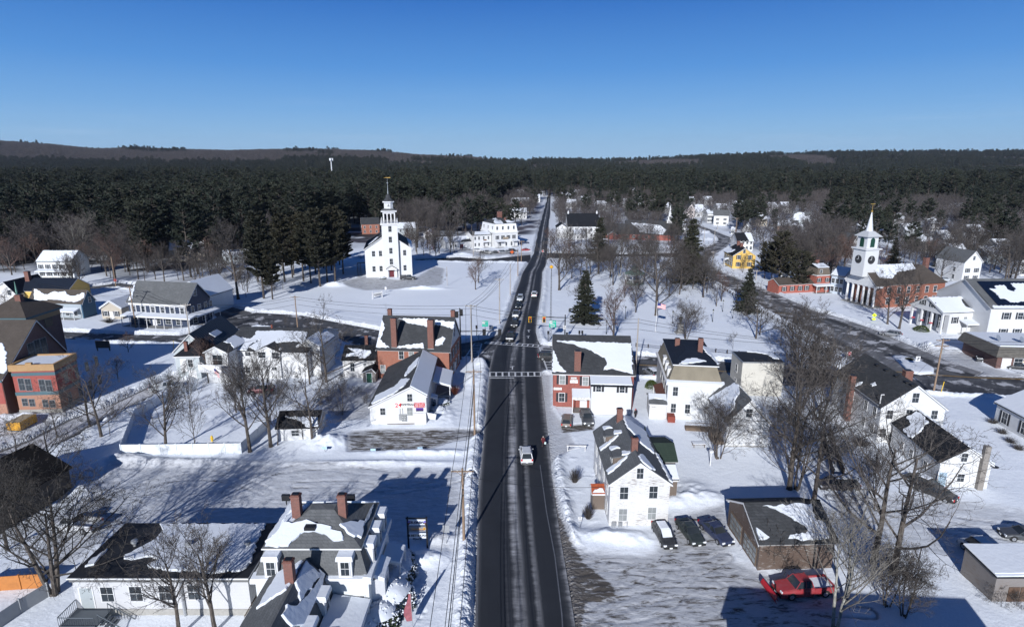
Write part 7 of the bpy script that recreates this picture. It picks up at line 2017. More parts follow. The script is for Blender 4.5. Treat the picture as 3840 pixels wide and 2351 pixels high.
 H=[('cream_house','cream gabled house just right of the slim white steeple',('E5',1605,560),('E5',1720,560),5,2.6,12,'v',TAN,SHD,(1,)),('white_extension_house','white-walled house below the cream gable north of the park',(
'E5',1610,620),('E5',1730,625),4.8,2.2,9,'u',WSIDE,SHG,(0,)),('pink_gabled_house','tall pale pink house with snowy gable at the upper bend',('E5',1745,415),('E5',1842,415),7,3.6,10,
'v',siding('pale_pink_siding',(.62,.55,.53)),SHD,(1,)),('snowbound_house','low house buried in roof snow right of the pink gable',('E5',1855,410),('E5',2000,410),4.2,3.2,10,'u',WSIDE,
SHD,(0,1)),('turreted_house','white house with grey roof and dark shutters at the upper bend',('E5',2095,515),('E5',2290,520),7,3.3,10,'u',WSIDE,SHG,()),('plain_white_house','boxy white house with partly snowy roof left of the shuttered one',(
'E5',2010,480),('E5',2088,480),6.6,2.6,12,'u',WSIDE,SHG,(0,)),('corner_cottage','white cottage with snowy roof beside the far flagpole',('E6',690,465),('E6',800,470),3.8,3.4,12,'v',
WSIDE,SHG,(1,)),('roadside_hut','tiny white hut by the green road sign at the bend',('E6',530,450),('E6',580,452),3.0,1.4,5,'u',WSIDE,SHG,(0,)),('brown_schoolhouse','wide low grey building with white porch among trees upper right',(
'E6',1180,430),('E6',1480,440),4.5,2.6,16,'u',siding('brown_boards',(.17,.11,.085)),SHG,(0,)),('steep_grey_house','grey steep-roofed house beyond the low brown building',('E6',1400,
330),('E6',1640,340),4.0,5.0,14,'u',GREYB,SHG,(0,)),('treetop_house','snowy roof high among the grey trees above the columned church',('P',3145,850),('P',3190,850),5.0,3.6,12,'u',GREYB,
SHG,(0,)),('steepleside_house','distant snowy house directly right of the church spire tip',('P',3296,828),('P',3320,828),5.0,3.6,12,'u',WSIDE,SHG,(0,1)),('narrow_white_house','narrow white three-storey house left of the clock steeple',(
'D7',330,690),('D7',425,690),8,3.0,10,'v',WSIDE,SHG,(1,)),('gaunt_white_house','tall white gabled house with black shutters behind the solar hall',('4',1772,720),('4',1925,715),7.5,
3.8,12,'v',WSIDE,SHG,(1,)),('hipped_grey_house','grey house with snowy hip roof near the right edge behind the hall',('4',1990,560),('4',2150,560),4,3,12,'u',GREYB,SHG,(0,1)),('edge_white_house',
'white shuttered house at the right edge above the solar hall',('4',2275,665),('4',2400,668),6,3.4,10,'v',WSIDE,SHG,(1,)),('white_road_house','white house with broad snowy roof right of the far main road',(
'P',2108,757),('P',2148,757),6,4,14,'u',WSIDE,SHG,(0,1)),('far_porch_house','smaller snowy house below the broad white roof right of the far road',('P',2125,782),('P',2162,782),5,3,
12,'u',WSIDE,SHG,(0,1)),('roadside_snow_house','snow-roofed house left of the far main road behind the inn',('P',1912,822),('P',1975,822),5,3,12,'u',WSIDE,SHG,(0,1)),('upper_roadside_house',
'upper snow-roofed house left of the far main road',('P',1915,775),('P',1985,775),5,3,16,'u',TAN,SHG,(0,1)),('brown_roadside_house','brown-walled house with snowy roof above the inn chimney',(
'P',1905,782),('P',1925,784),4,3,12,'u',BRICKR,SHG,(0,)),('far_lane_house','low snowy house far beyond the dark-roofed hall',('P',2285,765),('P',2330,765),4.5,3,14,'u',WSIDE,SHD,(0,)),(
'hollow_house','bluish snowy house in the hollow left of the big pines',('P',2392,772),('P',2412,772),5,4,14,'v',GREYB,SHD,(0,1)),('small_gable_house','small white gable showing beside the big pine pair',(
'P',2415,780),('P',2438,780),5,3,12,'v',WSIDE,SHG,(0,1)),('forest_edge_house','snow-roofed house right of the big pine pair',('P',2562,780),('P',2606,780),6,4,14,'u',WSIDE,SHG,(0,1)),(
'far_snowy_house','highest snowy house among grey woods right of centre',('P',2362,735),('P',2392,735),6,4,14,'u',TAN,SHG,(0,1)),('northern_house','faint snowy roof on the wood slope at upper right',(
'P',2935,800),('P',2968,800),5,4,14,'u',WSIDE,SHG,(0,1)),('ravine_house','snowy house in the pines right of the steeple',('P',3590,800),('P',3625,800),5,3,14,'u',WSIDE,SHG,(0,1)),(
'woodland_house','snowy bungalow beyond the dark-roofed hall, nearer',('P',2240,792),('P',2285,792),5,3.6,12,'u',GREYB,SHG,(0,1)),('woodland_house','small pale house beyond the hall chimney line',(
'P',2290,748),('P',2318,748),5,3.6,12,'u',WSIDE,SHG,(0,1)),('woodland_house','white house high on the right of the far road',('P',2150,738),('P',2178,738),5,3.6,12,'u',WSIDE,SHG,(0,
1)),('woodland_house','white house in the trees left of the tall pink house',('P',2470,800),('P',2510,800),5,3.6,12,'u',WSIDE,SHG,(0,1)),('woodland_house','pale roof among woods above the pink house',(
'P',2520,748),('P',2552,748),5,3.6,12,'u',TAN,SHG,(0,1)),('woodland_house','snowy roof high right of the upper bend',('P',2640,770),('P',2672,770),5,3.6,12,'u',WSIDE,SHG,(0,1)),('woodland_house',
'white cottage behind the flagpole pines',('P',2690,805),('P',2730,805),5,3.6,12,'u',GREYB,SHG,(0,1)),('woodland_house','snowy-roofed house deep in the woods right of the spire',('P',
3350,850),('P',3392,850),5,3.6,12,'u',WSIDE,SHG,(0,1)),('woodland_house','white house between hemlocks right of the steeple',('P',3395,900),('P',3440,900),5,3.6,12,'u',GREYB,SHG,(0,
1)),('woodland_house','small white house on the upper snowy slope',('P',3480,870),('P',3520,870),5,3.6,12,'u',WSIDE,SHG,(0,1)),('woodland_house','snow-roofed house on the open slope at upper right',(
'P',3640,905),('P',3690,905),5,3.6,12,'u',WSIDE,SHG,(0,1)),('woodland_house','pale house near the right edge of the upper slope',('P',3755,860),('P',3800,860),5,3.6,12,'u',TAN,SHG,(
0,1)),('woodland_house','grey house with snowy roof at far right behind trees',('P',3745,975),('P',3800,975),5,3.6,12,'u',GREYB,SHG,(0,1)),('woodland_house','snowy house in the grey woods left of the steeple',(
'P',3040,880),('P',3080,880),5,3.6,12,'u',WSIDE,SHG,(0,1)),('woodland_house','low white house in the woods above the villa pines',('P',2990,905),('P',3020,905),5,3.6,12,'u',WSIDE,SHG,(
0,1)),('woodland_house','pale house in woods above the mansard inn',('P',1800,760),('P',1835,760),5,3.6,12,'u',TAN,SHG,(0,1)),('woodland_house','small snowy house touching the far road, left side',(
'P',2000,760),('P',2025,760),5,3.6,12,'u',WSIDE,SHG,(0,1)),('village_house','snow-roofed house between the far road and the dark hall',('P',2180,770),('P',2215,770),5,3.8,12,'u',WSIDE,
SHG,(0,1)),('village_house','narrow white house behind the brick church roof',('P',2340,782),('P',2372,782),5,3.8,12,'u',WSIDE,SHG,(0,1)),('village_house','snowy roof left of the huge pines',(
'P',2445,745),('P',2475,745),5,3.8,12,'u',GREYB,SHG,(0,1)),('village_house','white house just above the pink gabled house',('P',2610,810),('P',2640,810),5,3.8,12,'u',WSIDE,SHG,(0,1)),(
'village_house','long snowy roof above the grey-roofed turreted house',('P',2760,795),('P',2800,795),5,3.8,12,'u',WSIDE,SHG,(0,1)),('village_house','pale cottage beside the distant flagpole cottage',(
'P',2840,850),('P',2875,850),5,3.8,12,'u',TAN,SHG,(0,1)),('village_house','snow-roofed house at the right foot of the pine wood',('P',2880,800),('P',2915,800),5,3.8,12,'u',WSIDE,SHG,(
0,1)),('village_house','white house glimpsed left of the clock stage',('P',3080,930),('P',3115,930),5,3.8,12,'u',WSIDE,SHG,(0,1)),('village_house','small snowy house behind the white steeple',(
'P',3230,905),('P',3262,905),5,3.8,12,'u',GREYB,SHG,(0,1)),('village_house','white house left of the gaunt shuttered one',('P',3530,935),('P',3570,935),5,3.8,12,'u',WSIDE,SHG,(0,1)),(
'village_house','low snowy garage behind the gaunt white house',('P',3580,1000),('P',3630,1000),5,3.8,12,'u',GREYB,SHG,(0,1)),('village_house','highest roadside house left of the far road',(
'P',1940,740),('P',1965,740),5,3.8,12,'u',WSIDE,SHG,(0,1)),('dark_log_house','dark brown house with partly snowy roof right of the spire',('P',3445,945),('P',3500,945),5,3,12,'u',GREYW,
SHG,(0,))]
 for nm,lb,a,bb,h,r,D,ax,wm,rm,sn in H:
  A=G(*a);Bp=G(*bb)
  gable_house(nm,lb,A,Bp,h,r,D,ax,wm,rm,sn,cols=2 if(Bp-A).length<12 else 4,sh=1 if 'shutter' in lb else 0,patchy=len(sn)==1)
 A=G('E6',548,938);b=Bld('yellow_house','yellow gabled house with dark roof and two brick chimneys at the bend','house',A,G('E6',852,940))
 e=b.z('E6',546,748);ap=b.hit('S','E6',735,645);b.W=2*ap.x;P=G('E6',355,872);b.D=min(20,max(11,(P-A).length))
 b.body('v',[(0,e),(ap.x,ap.z),(b.W,e)],0,0,0,b.D,YELLOW,SHK,ov=.35)
 b.snow(0,[(405,690),(500,632),(550,650),(530,670),(595,665),(545,700),(460,720)],'E6')
 b.grid('W',[b.D*(i+.5)/5 for i in range(5)],[1.9,e-1.7],.95,1.6,sh=1);b.wins('S','E6',[(722,690)],.9,1.5);b.grid('S',[b.W*.25,b.W*.75],[1.9,4.8],.95,1.6,sh=1)
 b.porch(-1.8,b.D*.4,-.02,b.D*.6,2.9,[(-1.7,b.D*.42),(-1.7,b.D*.58)],slope=.6,dirn='W')
 for x,yt,v in((592,543,b.D*.75),(688,568,b.D*.4)):
  c=b.hit('S','E6',x,yt,at=v);b.chim(ap.x,v,ap.z-.5,c.z,1.1,.9)
 gable_house('white_back_house','white house with dark and snowy roof behind the yellow house',G('E6',612,690),G('E6',835,692),5.0,3.4,11,'u',WSIDE,SHK,(),cols=4).snow(0,[(.72,.0),(
.98,.0),(.98,.97),(.6,.97),(.65,.5)])
 A=G('4',500,812);b=Bld('red_brick_villa','small red brick villa with a mansard top and white porch among pines','house',A,G('4',618,806))
 e=b.z('4',512,662);b.D=8
 b.block('wall',brick('villa_brick',(.42,.09,.05),(.34,.06,.04)),0,0,-.3,b.W,8,e);b.block('cornice',WHITE,-.3,-.3,e+.003,b.W+.3,8.3,e+.25)
 zt=b.z('4',515,595);b.frustum('mansard',plain('brown_slate',(.12,.10,.08),.85),(0,0,b.W,8),e+.253,(.6,.6,b.W-.6,7.4),zt);b.frustum('roof',SHK,(.4,.4,b.W-.4,7.6),zt+.003,(b.W*.45,3.5,
b.W*.55,4.5),zt+.9);b.snow(4+1,[(.1,.05),(.9,.05),(.6,.8)]);b.snow(4+0+1,None)
 b.chim(b.W*.5,4,zt,zt+2.2,1.1,.9);b.win('S',b.W*.3,(e+zt)/2,.8,1.3,at=.2);b.grid('S',[b.W*.2,b.W*.8],[1.6,e-1.5],.8,1.3,sh=1)
 b.porch(-1.2,-2.0,b.W+.3,-.02,2.6,[(-1,-1.9),(b.W*.5,-1.9),(b.W+.2,-1.9)],slope=.3)
 b.body('u',[(1,3.2),(4,4.8),(7,3.2)],-13,-.1,0,0,brick('villa_brick',(.42,.09,.05),(.34,.06,.04)),SHB,ov=.3,wname='west_wall',rname='west_roof');b.grid('S',[-11,-8,-5,-2.5],[1.7],
.9,1.4,sh=1,at=1.0)
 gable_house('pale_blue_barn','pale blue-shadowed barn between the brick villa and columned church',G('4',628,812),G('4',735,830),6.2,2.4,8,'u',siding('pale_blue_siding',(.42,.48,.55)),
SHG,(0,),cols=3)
 gable_house('white_carriage_house','small white carriage house in shade left of the brick villa',G('4',200,718),G('4',275,722),3.6,2,7,'v',WSIDE,SHK,(0,1),cols=2)
LAMPM=plain('lamp_black',(.012,.014,.014),.5)
LGL=plain('lamp_frosted_glass',(.35,.36,.34),.3)
def park_lamp(label,g):
 o=thing('park_lamp',label,'street lamp',(g.x,g.y,0),0,'black lantern lamps on the snowy common')
 MB().lathe([(.2,-.2),(.18,.35),(.07,.5),(.055,2.9),(.1,2.95)],8).build('pole',LAMPM,o)
 MB().lathe([(.12,2.96),(.21,3.35),(.2,3.36)],6).build('lantern_glass',LGL,o)
 MB().lathe([(.27,3.37),(.2,3.5),(.06,3.66),(.02,3.82)],6).build('lantern_cap',LAMPM,o)
def signal_head(par,x,z,lit=True,y=-.18):
 bk=plain('signal_yellow',(.75,.42,.01),.5)
 o=MB().box(x-.36,y-.01,z-.72,x+.36,y+.02,z+.72).build('backplate',bk if lit else BLACK,par)
 m=MB().box(x-.26,y-.16,z-.62,x+.26,y-.012,z+.62).build('housing',BLACK,o)
 cols=[((1.0,.05,.02),.9 if lit else 0),((.10,.07,.01),0),((.01,.07,.05),0)]
 for i,(c,e)in enumerate(cols):
  nm='signal_lens_%d_%s'%(i,lit)
  if nm not in _mats:
   mt,n,l,b=newmat(nm);b.inputs['Base Color'].default_value=_c(tuple(k*.4 for k in c))
   if e:b.inputs['Emission Color'].default_value=_c(c);b.inputs['Emission Strength'].default_value=e
   _mats[nm]=mt
  zz=z+.4-.4*i
  if lit:MB().tube((x,y-.163,zz),(x,y-.20,zz),.15,n=12).build('lens',_mats[nm],m)
def B_signals():
 g=G('E4',1575,985)
 o=thing('traffic_signal_mast','black mast arm with two yellow-edged red signals and a green route sign','traffic light',(g.x,g.y,0),0)
 top=atdist('E4',1580,605,g.y).z;za=atdist('E4',1575,645,g.y).z;xe=atdist('E4',1062,640,g.y).x-g.x
 MB().tube((0,0,-.3),(0,0,top),.16,.12,10).build('pole',BLACK,o)
 arm=MB().tube((0,0,za),(xe,0,za+.15),.11,.07,8).build('arm',BLACK,o)
 for x in(1085,1283):
  p=atdist('E4',x,670,g.y);signal_head(o,p.x-g.x,p.z)
 def plate(x,y,w,h,mat,txt,tm,nm='sign_panel'):
  p=atdist('E4',x,y,g.y-.2);q=MB().box(-w/2,-.03,-h/2,w/2,0,h/2).build(nm,mat,o);q.location=(p.x-g.x,-.2,p.z)
  for s,sz,px_,pz in txt:text_part(q,s,sz,(px_,-.04,pz),mat=tm,sx=.85,bold=.008)
  return q
 teal=plain('route_green',(.0,.36,.25),.4)
 q=plate(1405,735,1.65,1.75,teal,[('EAST',.34,.38,.5),('PEPPERELL',.30,0,-.1),('GROTON',.30,0,-.45)],WHITE)
 r=MB().box(-.76,-.045,.12,-.05,-.032,.8).build('route_plate',WHITE,q);text_part(q,'119',.42,(-.40,-.055,.46),mat=BLACK,bold=.01)
 MB().box(-.5,-.045,-.76,.5,-.032,-.68).build('arrow',WHITE,q)
 plate(1573,785,.75,.95,WHITE,[('NO',.24,0,.3),('TURN',.24,0,.02),('ON RED',.22,0,-.27)],BLACK)
 p=atdist('E4',1605,870,g.y);MB().box(p.x-g.x-.2,-.2,p.z-.25,p.x-g.x+.25,.2,p.z+.25).build('pedestrian_head',BLACK,o)
 g=G('E4',108,1262)
 o=thing('traffic_signal_mast','black mast arm seen from behind beside the tall brick house','traffic light',(g.x,g.y,0),0)
 top=atdist('E4',98,512,g.y).z;za=atdist('E4',105,840,g.y).z;xe=atdist('E4',660,836,g.y).x-g.x
 MB().tube((0,0,-.3),(0,0,top),.17,.12,10).build('pole',BLACK,o)
 MB().tube((0,0,za),(xe,0,za+.1),.11,.07,8).build('arm',BLACK,o)
 for x,y in((437,850),(657,850),(50,600),(112,572)):
  p=atdist('E4',x,y,g.y);signal_head(o,p.x-g.x,p.z,False)
 MB().tube((0,0,atdist('E4',98,545,g.y).z),(-.9,0,atdist('E4',98,590,g.y).z),.06,n=6).build('bracket',BLACK,o)
 for k,(x,y,yt,lb)in enumerate(((1340,1010,835,'pedestrian signal post on the snowbank corner by the common'),(1780,975,830,'tall dark signal post behind the appliance shop roof'),(
1820,980,830,'leaning black post beside the tall dark signal post'),(330,930,755,'slim black post on the snow left of the queue'),(145,1245,1175,'short black post beside the left mast foot'))):
  g=G('E4',x,y);h=atdist('E4',x,yt,g.y).z
  o=thing('signal_post',lb,'post',(g.x,g.y,0),0);MB().tube((0,0,-.3),(0,0,h),.09).build('pole',BLACK,o)
  MB().box(-.22,-.18,h-.75,.22,.18,h).build('signal_box',BLACK,o)
 g=G('E4',452,905);zt=atdist('E4',452,690,g.y).z
 s=sign_board('route_sign','green 119 WEST route sign on a post left of the queue of cars','sign',g.x,g.y,0,1.5,1.45,zt-1.45,teal,[(0,.07)])
 MB().box(-.70,-.05,zt-.75,-.05,-.032,zt-.1).build('route_plate',WHITE,s);text_part(s,'119',.38,(-.38,-.06,zt-.42),mat=BLACK,bold=.01);text_part(s,'WEST',.26,(.36,-.04,zt-.4),mat=WHITE);text_part(
s,'TOWNSEND',.24,(0,-.04,zt-1.0),mat=WHITE);
 g=G('E4',540,858);o=thing('control_cabinet','grey traffic control cabinet on legs by the snowbank','cabinet',(g.x,g.y,0),0);z1=atdist('E4',535,760,g.y).z
 MB().box(-.55,-.3,.9,.55,.3,z1).build('box',METAL,o);MB().box(-.6,-.35,z1+.003,.6,.35,z1+.08).build('lid',SNOW,o);MB().box(-.45,-.06,-.2,-.35,.06,.9).box(.35,-.06,-.2,.45,.06,.9).build(
'leg',METAL,o)
 g=G('3',240,1452);zt=atdist('3',262,830,g.y).z
 o=thing('lattice_mast','slim lattice mast with a yellow beacon at the corner of the common','mast',(g.x,g.y,0),0)
 m=MB();r=.28;n=int(zt/.7)
 for i in range(3):
  a=i*2.094;m.tube((r*math.cos(a),r*math.sin(a),-.2),(r*.3*math.cos(a),r*.3*math.sin(a),zt),.035,n=4)
 for k in range(n):
  for i in range(3):
   a=i*2.094;b=a+2.094;f0=1-.7*k/n;f1=1-.7*(k+1)/n
   m.tube((r*f0*math.cos(a),r*f0*math.sin(a),zt*k/n),(r*f1*math.cos(b),r*f1*math.sin(b),zt*(k+1)/n),.02,n=3)
 m.build('lattice',BLACK,o);MB().lathe([(.1,zt),(.42,zt+.2),(.42,zt+.6),(.1,zt+.8)],10).build('beacon',plain('beacon_yellow',(.7,.35,.02),.5),o)
def fence_line(name,label,cat,pts,h,mat,post_every=2.4,panel=True,rails=0,pr=.07,gap=.0,pm=None):
 o=thing(name,label,cat,(pts[0][0],pts[0][1],0),0)
 o0=Vector((pts[0][0],pts[0][1],0));np_=0
 P=MB()
 for i in range(len(pts)-1):
  a=Vector((*pts[i],0))-o0;b=Vector((*pts[i+1],0))-o0;d=b-a;L=d.length;d.normalize();s=Vector((-d.y,d.x,0))*.025
  if panel:
   q=[a-s,b-s,b+s,a+s];P.add([v+Vector((0,0,gap))for v in q]+[v+Vector((0,0,h-.06))for v in q],[(0,3,2,1),(4,5,6,7),(0,1,5,4),(1,2,6,5),(2,3,7,6),(3,0,4,7)])
  for k in range(rails):P.tube(a+Vector((0,0,h*(.85-.42*k))),b+Vector((0,0,h*(.85-.42*k))),.04,n=4)
  n=max(1,round(L/post_every))
  for j in range(n+(1 if i==len(pts)-2 else 0)):
   c=a+d*(L*j/n);np_+=1
   if np_<=95:MB().box(c.x-pr,c.y-pr,-.3,c.x+pr,c.y+pr,h+.04).build('post',pm or mat,o)
 P.build('panel' if panel else 'rail',mat,o)
 return o
def bush(label,g,r,h,snow=True,mat=None,cat='bush',seed=1,name='snowy_bush',rs=None):
 rs=random.Random(seed);o=thing(name,label,cat,(g.x,g.y,0),rs.random()*6)
 m=MB()
 for i in range(1900):
  a=rs.random()*6.283;e=math.asin(rs.uniform(0,1));q=rs.uniform(.80,1.0)
  p=Vector((r*q*math.cos(a)*math.cos(e),r*q*math.sin(a)*math.cos(e),h*q*math.sin(e)))
  d=Vector((rs.uniform(-1,1),rs.uniform(-1,1),rs.uniform(-1,1))).normalized()*.10;s=d.orthogonal().normalized()*.06
  m.add([p-d-s,p-d+s,p+d+s*.5,p+d-s*.5],[(0,1,2,3)])
 m.build('foliage',mat or plain('evergreen_leaf',(.03,.045,.018),.8,var=.5),o)
 if snow:
  vs=[];fs=[];n=18;lv=4
  cl=MB()
  for i in range(240):
   a=rs.random()*6.283;e=math.asin(rs.uniform(.3,1));q=rs.uniform(.98,1.06);w=rs.uniform(.06,.17)
   x,y,z_=r*q*math.cos(a)*math.cos(e),r*q*math.sin(a)*math.cos(e),h*q*math.sin(e)
   cl.add([(x-w,y,z_),(x,y-w,z_),(x+w,y,z_),(x,y+w,z_),(x,y,z_+w*.7),(x,y,z_-w*.4)],[(0,1,4),(1,2,4),(2,3,4),(3,0,4),(1,0,5),(2,1,5),(3,2,5),(0,3,5)])
  cl.build('snow_clumps',SNOW,o,True)
  for k in range(lv+1):
   e=math.radians(88-k*11)
   for i in range(n):
    a=i/n*6.283;q=1.04+rs.uniform(-.07,.07)
    vs.append((r*q*math.cos(a)*math.cos(e),r*q*math.sin(a)*math.cos(e),h*(1.03+rs.uniform(-.02,.04))*math.sin(e)))
  for k in range(lv):
   for i in range(n):
    fs.append((k*n+i,(k+1)*n+i,(k+1)*n+(i+1)%n,k*n+(i+1)%n))
  fs.append(tuple(range(n)))
  MB().add(vs,fs).build('snow',SNOW,o,True)
 return o
def twig_bush(label,g,r,h,mat=None,seed=1,n=140,cat='shrub',name='bare_shrub',group=None):
 rs=random.Random(seed);o=thing(name,label,cat,(g.x,g.y,0),rs.random()*6,group);m=MB()
 for i in range(n):
  a=rs.random()*6.283;t=rs.uniform(.1,1);L=h*rs.uniform(.6,1.1)
  q=Vector((r*t*math.cos(a),r*t*math.sin(a),L*(1-.35*t)));p0=Vector((.15*math.cos(a),.15*math.sin(a),0));mid=p0.lerp(q,.5)+Vector((0,0,L*.12))
  m.path([p0,mid,q],[.02,.014,.007],3)
  for k in range(3):
   f=rs.uniform(.4,.95);b=p0.lerp(q,f);m.path([b,b+Vector((rs.uniform(-.3,.3),rs.uniform(-.3,.3),rs.uniform(.1,.4)))*h*.25],[.009,.005],3)
 m.build('branches',mat or TWIG,o)
 return o
def B_park():
 for i,(c,x,y,lb)in enumerate([('3',1652,1298,'right of the leafless tree by the statue'),('3',1740,1210,'farthest up the common near the spruce'),('3',1828,1268,'beside the spruce edge'),(
'3',893,1270,'between the pine and the flagpole'),('3',728,1405,'left of the bare tree nearest the mansard house'),('3',1303,1312,'just right of the flagpole'),('3',818,1110,'in front of the bandstand left side'),(
'3',760,985,'left of the bandstand'),('3',2245,1500,'near the twisted tree'),('4',200,1278,'in the eastern corner of the common')]):
  park_lamp('black lantern lamp on the common, '+lb,G(c,x,y))
 g=G('3',1157,1386);zt=atdist('3',1172,1116,g.y).z
 o=thing('flagpole','white flagpole standing in the snow of the common','flagpole',(g.x,g.y,0),0)
 MB().tube((0,0,-.2),(0,0,zt),.08,.05,8).build('pole',WHITE,o);MB().lathe([(.02,zt),(.1,zt+.08),(.02,zt+.2)],8).build('ball',plain('gilding',(.55,.33,.08),.35,.6),o)
 f=thing('national_flag','striped flag flying from the white flagpole on the common','flag',(g.x+.1,g.y,zt-.45),-.2);flag_mesh(f,2.1,1.2,.15)
 g=G('3',950,830);zt=atdist('3',963,715,g.y).z
 MB_=thing('bandstand_pole','plain white pole beside the green-roofed bandstand','flagpole',(g.x,g.y,0),0);MB().tube((0,0,-.2),(0,0,zt),.14,.09,8).build('pole',WHITE,MB_)
 a=G('3',905,985);c=G('3',1075,992);r=(c.x-a.x)/2;cx,cy=(a.x+c.x)/2,a.y+r
 o=thing('bandstand','round white bandstand with weathered green metal roof among bare trees','bandstand',(cx,cy,0),0)
 pg=[(r*math.cos(i*math.pi/4+.39),r*math.sin(i*math.pi/4+.39))for i in range(8)]
 MB().prism(pg,-.2,1.2).build('base',plain('green_lattice',(.10,.13,.12),.8),o)
 for x,y in pg:MB().box(x*.95-.1,y*.95-.1,1.2,x*.95+.1,y*.95+.1,4.0).build('post',WHITE,o)
 m=MB()
 for i in range(8):
  p,q=pg[i],pg[(i+1)%8];rr=_rail((p[0]*.95,p[1]*.95),(q[0]*.95,q[1]*.95),1.2,2.1);m.add(rr.v,rr.f)
 m.build('railing',WHITE,o)
 vg=plain('verdigris_roof',(.10,.15,.13),.6)
 MB().lathe([(r*1.12,3.95),(r*1.12,4.2),(r*.75,4.75),(r*.35,5.3),(r*.33,5.9),(r*.42,5.95),(r*.12,6.6),(.04,7.2)],8).build('roof',vg,o)
 g=G('3',1368,1395);o=thing('soldier_statue','dark soldier statue on a granite pedestal between bare trunks','statue',(g.x,g.y,0),0)
 MB().box(-1.2,-1.2,-.2,1.2,1.2,.35).box(-.85,-.85,.353,.85,.85,.7).box(-.62,-.62,.703,.62,.62,2.3).box(-.75,-.75,2.303,.75,.75,2.55).build('pedestal',STONE,o)
 m=MB();m.lathe([(.32,3.35),(.33,3.6),(.24,4.0),(.30,4.35),(.1,4.5),(.09,4.56),(.15,4.65),(.14,4.85),(.22,4.88),(.12,4.98),(.02,5.02)],10)
 for s in(-1,1):m.path([(s*.13,0,3.4),(s*.14,-.05,2.95),(s*.15,.02,2.56)],[.16,.12,.1],7);m.path([(s*.28,0,4.32),(s*.34,-.1,3.95),(s*.1,-.3,3.75)],[.1,.08,.06],6)
 m.tube((.12,-.34,2.56),(.1,-.3,4.2),.03)
 m.build('soldier',plain('bronze_statue',(.03,.035,.03),.5,.4),o,True)
 wd=plain('fence_brown',(.035,.028,.024),.8)
 fence_line('post_and_rail_fence','dark post and rail fence on the right of the common along the diagonal road','fence',[G(*q).xy for q in(('3',1625,932),('3',1740,1010),('3',1850,
1085),('3',2130,1250),('3',2310,1345),('4',330,1205),('4',500,1270),('4',620,1340))],1.15,wd,2.6,False,2,.09)
 fence_line('post_and_rail_fence','dark post and rail fence on the south side of the common','fence',[G(*q).xy for q in(('6',985,242),('6',1200,262),('6',1680,292),('6',1880,312),(
'E8',640,345),('E8',900,385),('E8',1075,380))],1.15,wd,2.6,False,2,.09)
 g=G('2',1058,1440);g0=G('2',1018,1447);g1=G('2',1100,1432);w=(g1-g0).length
 zt=atdist('2',1100,1375,g1.y).z
 s=thing('church_sign','white signboard reading NEW BEGINNINGS on the snowy field','sign',((g0.x+g1.x)/2,(g0.y+g1.y)/2,0),math.atan2(g1.y-g0.y,g1.x-g0.x))
 for u in(-w/2,w/2):MB().box(u-.13,-.13,-.3,u+.13,.13,zt+.2).build('post',WHITE,s)
 MB().box(-w/2+.14,-.06,.75,w/2-.14,.04,zt-.1).build('panel',plain('sign_white',(.72,.72,.70),.6,var=.05),s)
 text_part(s,'NEW BEGINNINGS',.44,(.15,-.07,zt-.65),mat=BLACK,sx=.82,bold=.006);text_part(s,'UNITED METHODIST CHURCH',.24,(.15,-.07,zt-1.1),mat=BLACK,sx=.8)
 MB().box(-.9,-.08,.95,w/2-.3,-.062,1.35).build('notice_panel',plain('notice_grey',(.3,.3,.32),.5),s)
 g=G('4',1010,1062);zt=atdist('4',1020,990,g.y).z
 s=thing('pedestrian_sign','fluorescent yellow-green diamond pedestrian sign before the columned church','road sign',(g.x,g.y,0),-.3)
 MB().tube((0,0,-.2),(0,0,zt),.05).build('post',METAL,s);fl=plain('fluorescent_yellow',(.62,.75,.02),.5)
 m=MB();k=.62
 m.add([(0,-.08,zt-2*k+.2),(k,-.08,zt-k+.2),(0,-.08,zt+.2),(-k,-.08,zt-k+.2),(0,-.05,zt-2*k+.2),(k,-.05,zt-k+.2),(0,-.05,zt+.2),(-k,-.05,zt-k+.2)],[(0,1,2,3),(7,6,5,4),(0,4,5,1),(1,
5,6,2),(2,6,7,3),(3,7,4,0)]);m.build('diamond',fl,s)
 MB().box(-.4,-.08,zt-1.75,.4,-.05,zt-1.2).build('arrow_plate',fl,s);MB().box(-.06,-.10,zt-.75,.06,-.085,zt-.2).box(-.2,-.10,zt-.5,.2,-.085,zt-.42).build('walking_figure',BLACK,s)
 def rs_(nm,lb,c,x,y,yt,w,h,mat,txt=None,tm=None,rz=0):
  g=G(c,x,y);z=atdist(c,x,yt,g.y).z;s=sign_board(nm,lb,'road sign',g.x,g.y,rz,w,h,z-h,mat)
  if txt:
   for i,t in enumerate(txt):text_part(s,t,h/len(txt)*.8,(0,-.04,z-h/len(txt)*(i+.5)),mat=tm or BLACK,sx=.8)
  return s,z
 s,z=rs_('no_entry_sign','red and white DO NOT ENTER sign at the eastern tip of the common','4',788,1420,1318,1.0,1.0,WHITE)
 MB().tube((0,-.035,z-.5),(0,-.06,z-.5),.44,n=18).build('red_disc',RED,s);MB().box(-.32,-.075,z-.57,.32,-.062,z-.43).build('white_bar',WHITE,s)
 s,z=rs_('no_entry_sign','red and white no-entry sign on the island where the far road forks','D6',2025,1220,1130,1.1,1.2,WHITE)
 MB().tube((0,-.035,z-.6),(0,-.06,z-.6),.44,n=18).build('red_disc',RED,s)
 s,z=rs_('keep_right_sign','white arrow sign on the snowy traffic island','7',1385,300,200,.95,1.1,WHITE)
 MB().box(-.08,-.05,z-.9,.08,-.035,z-.35).box(-.1,-.05,z-.4,.3,-.035,z-.25).build('arrow',BLACK,s)
 rs_('warning_sign','bright yellow-green road sign on the pole at the upper bend','E6',585,500,430,1.3,1.5,fl)
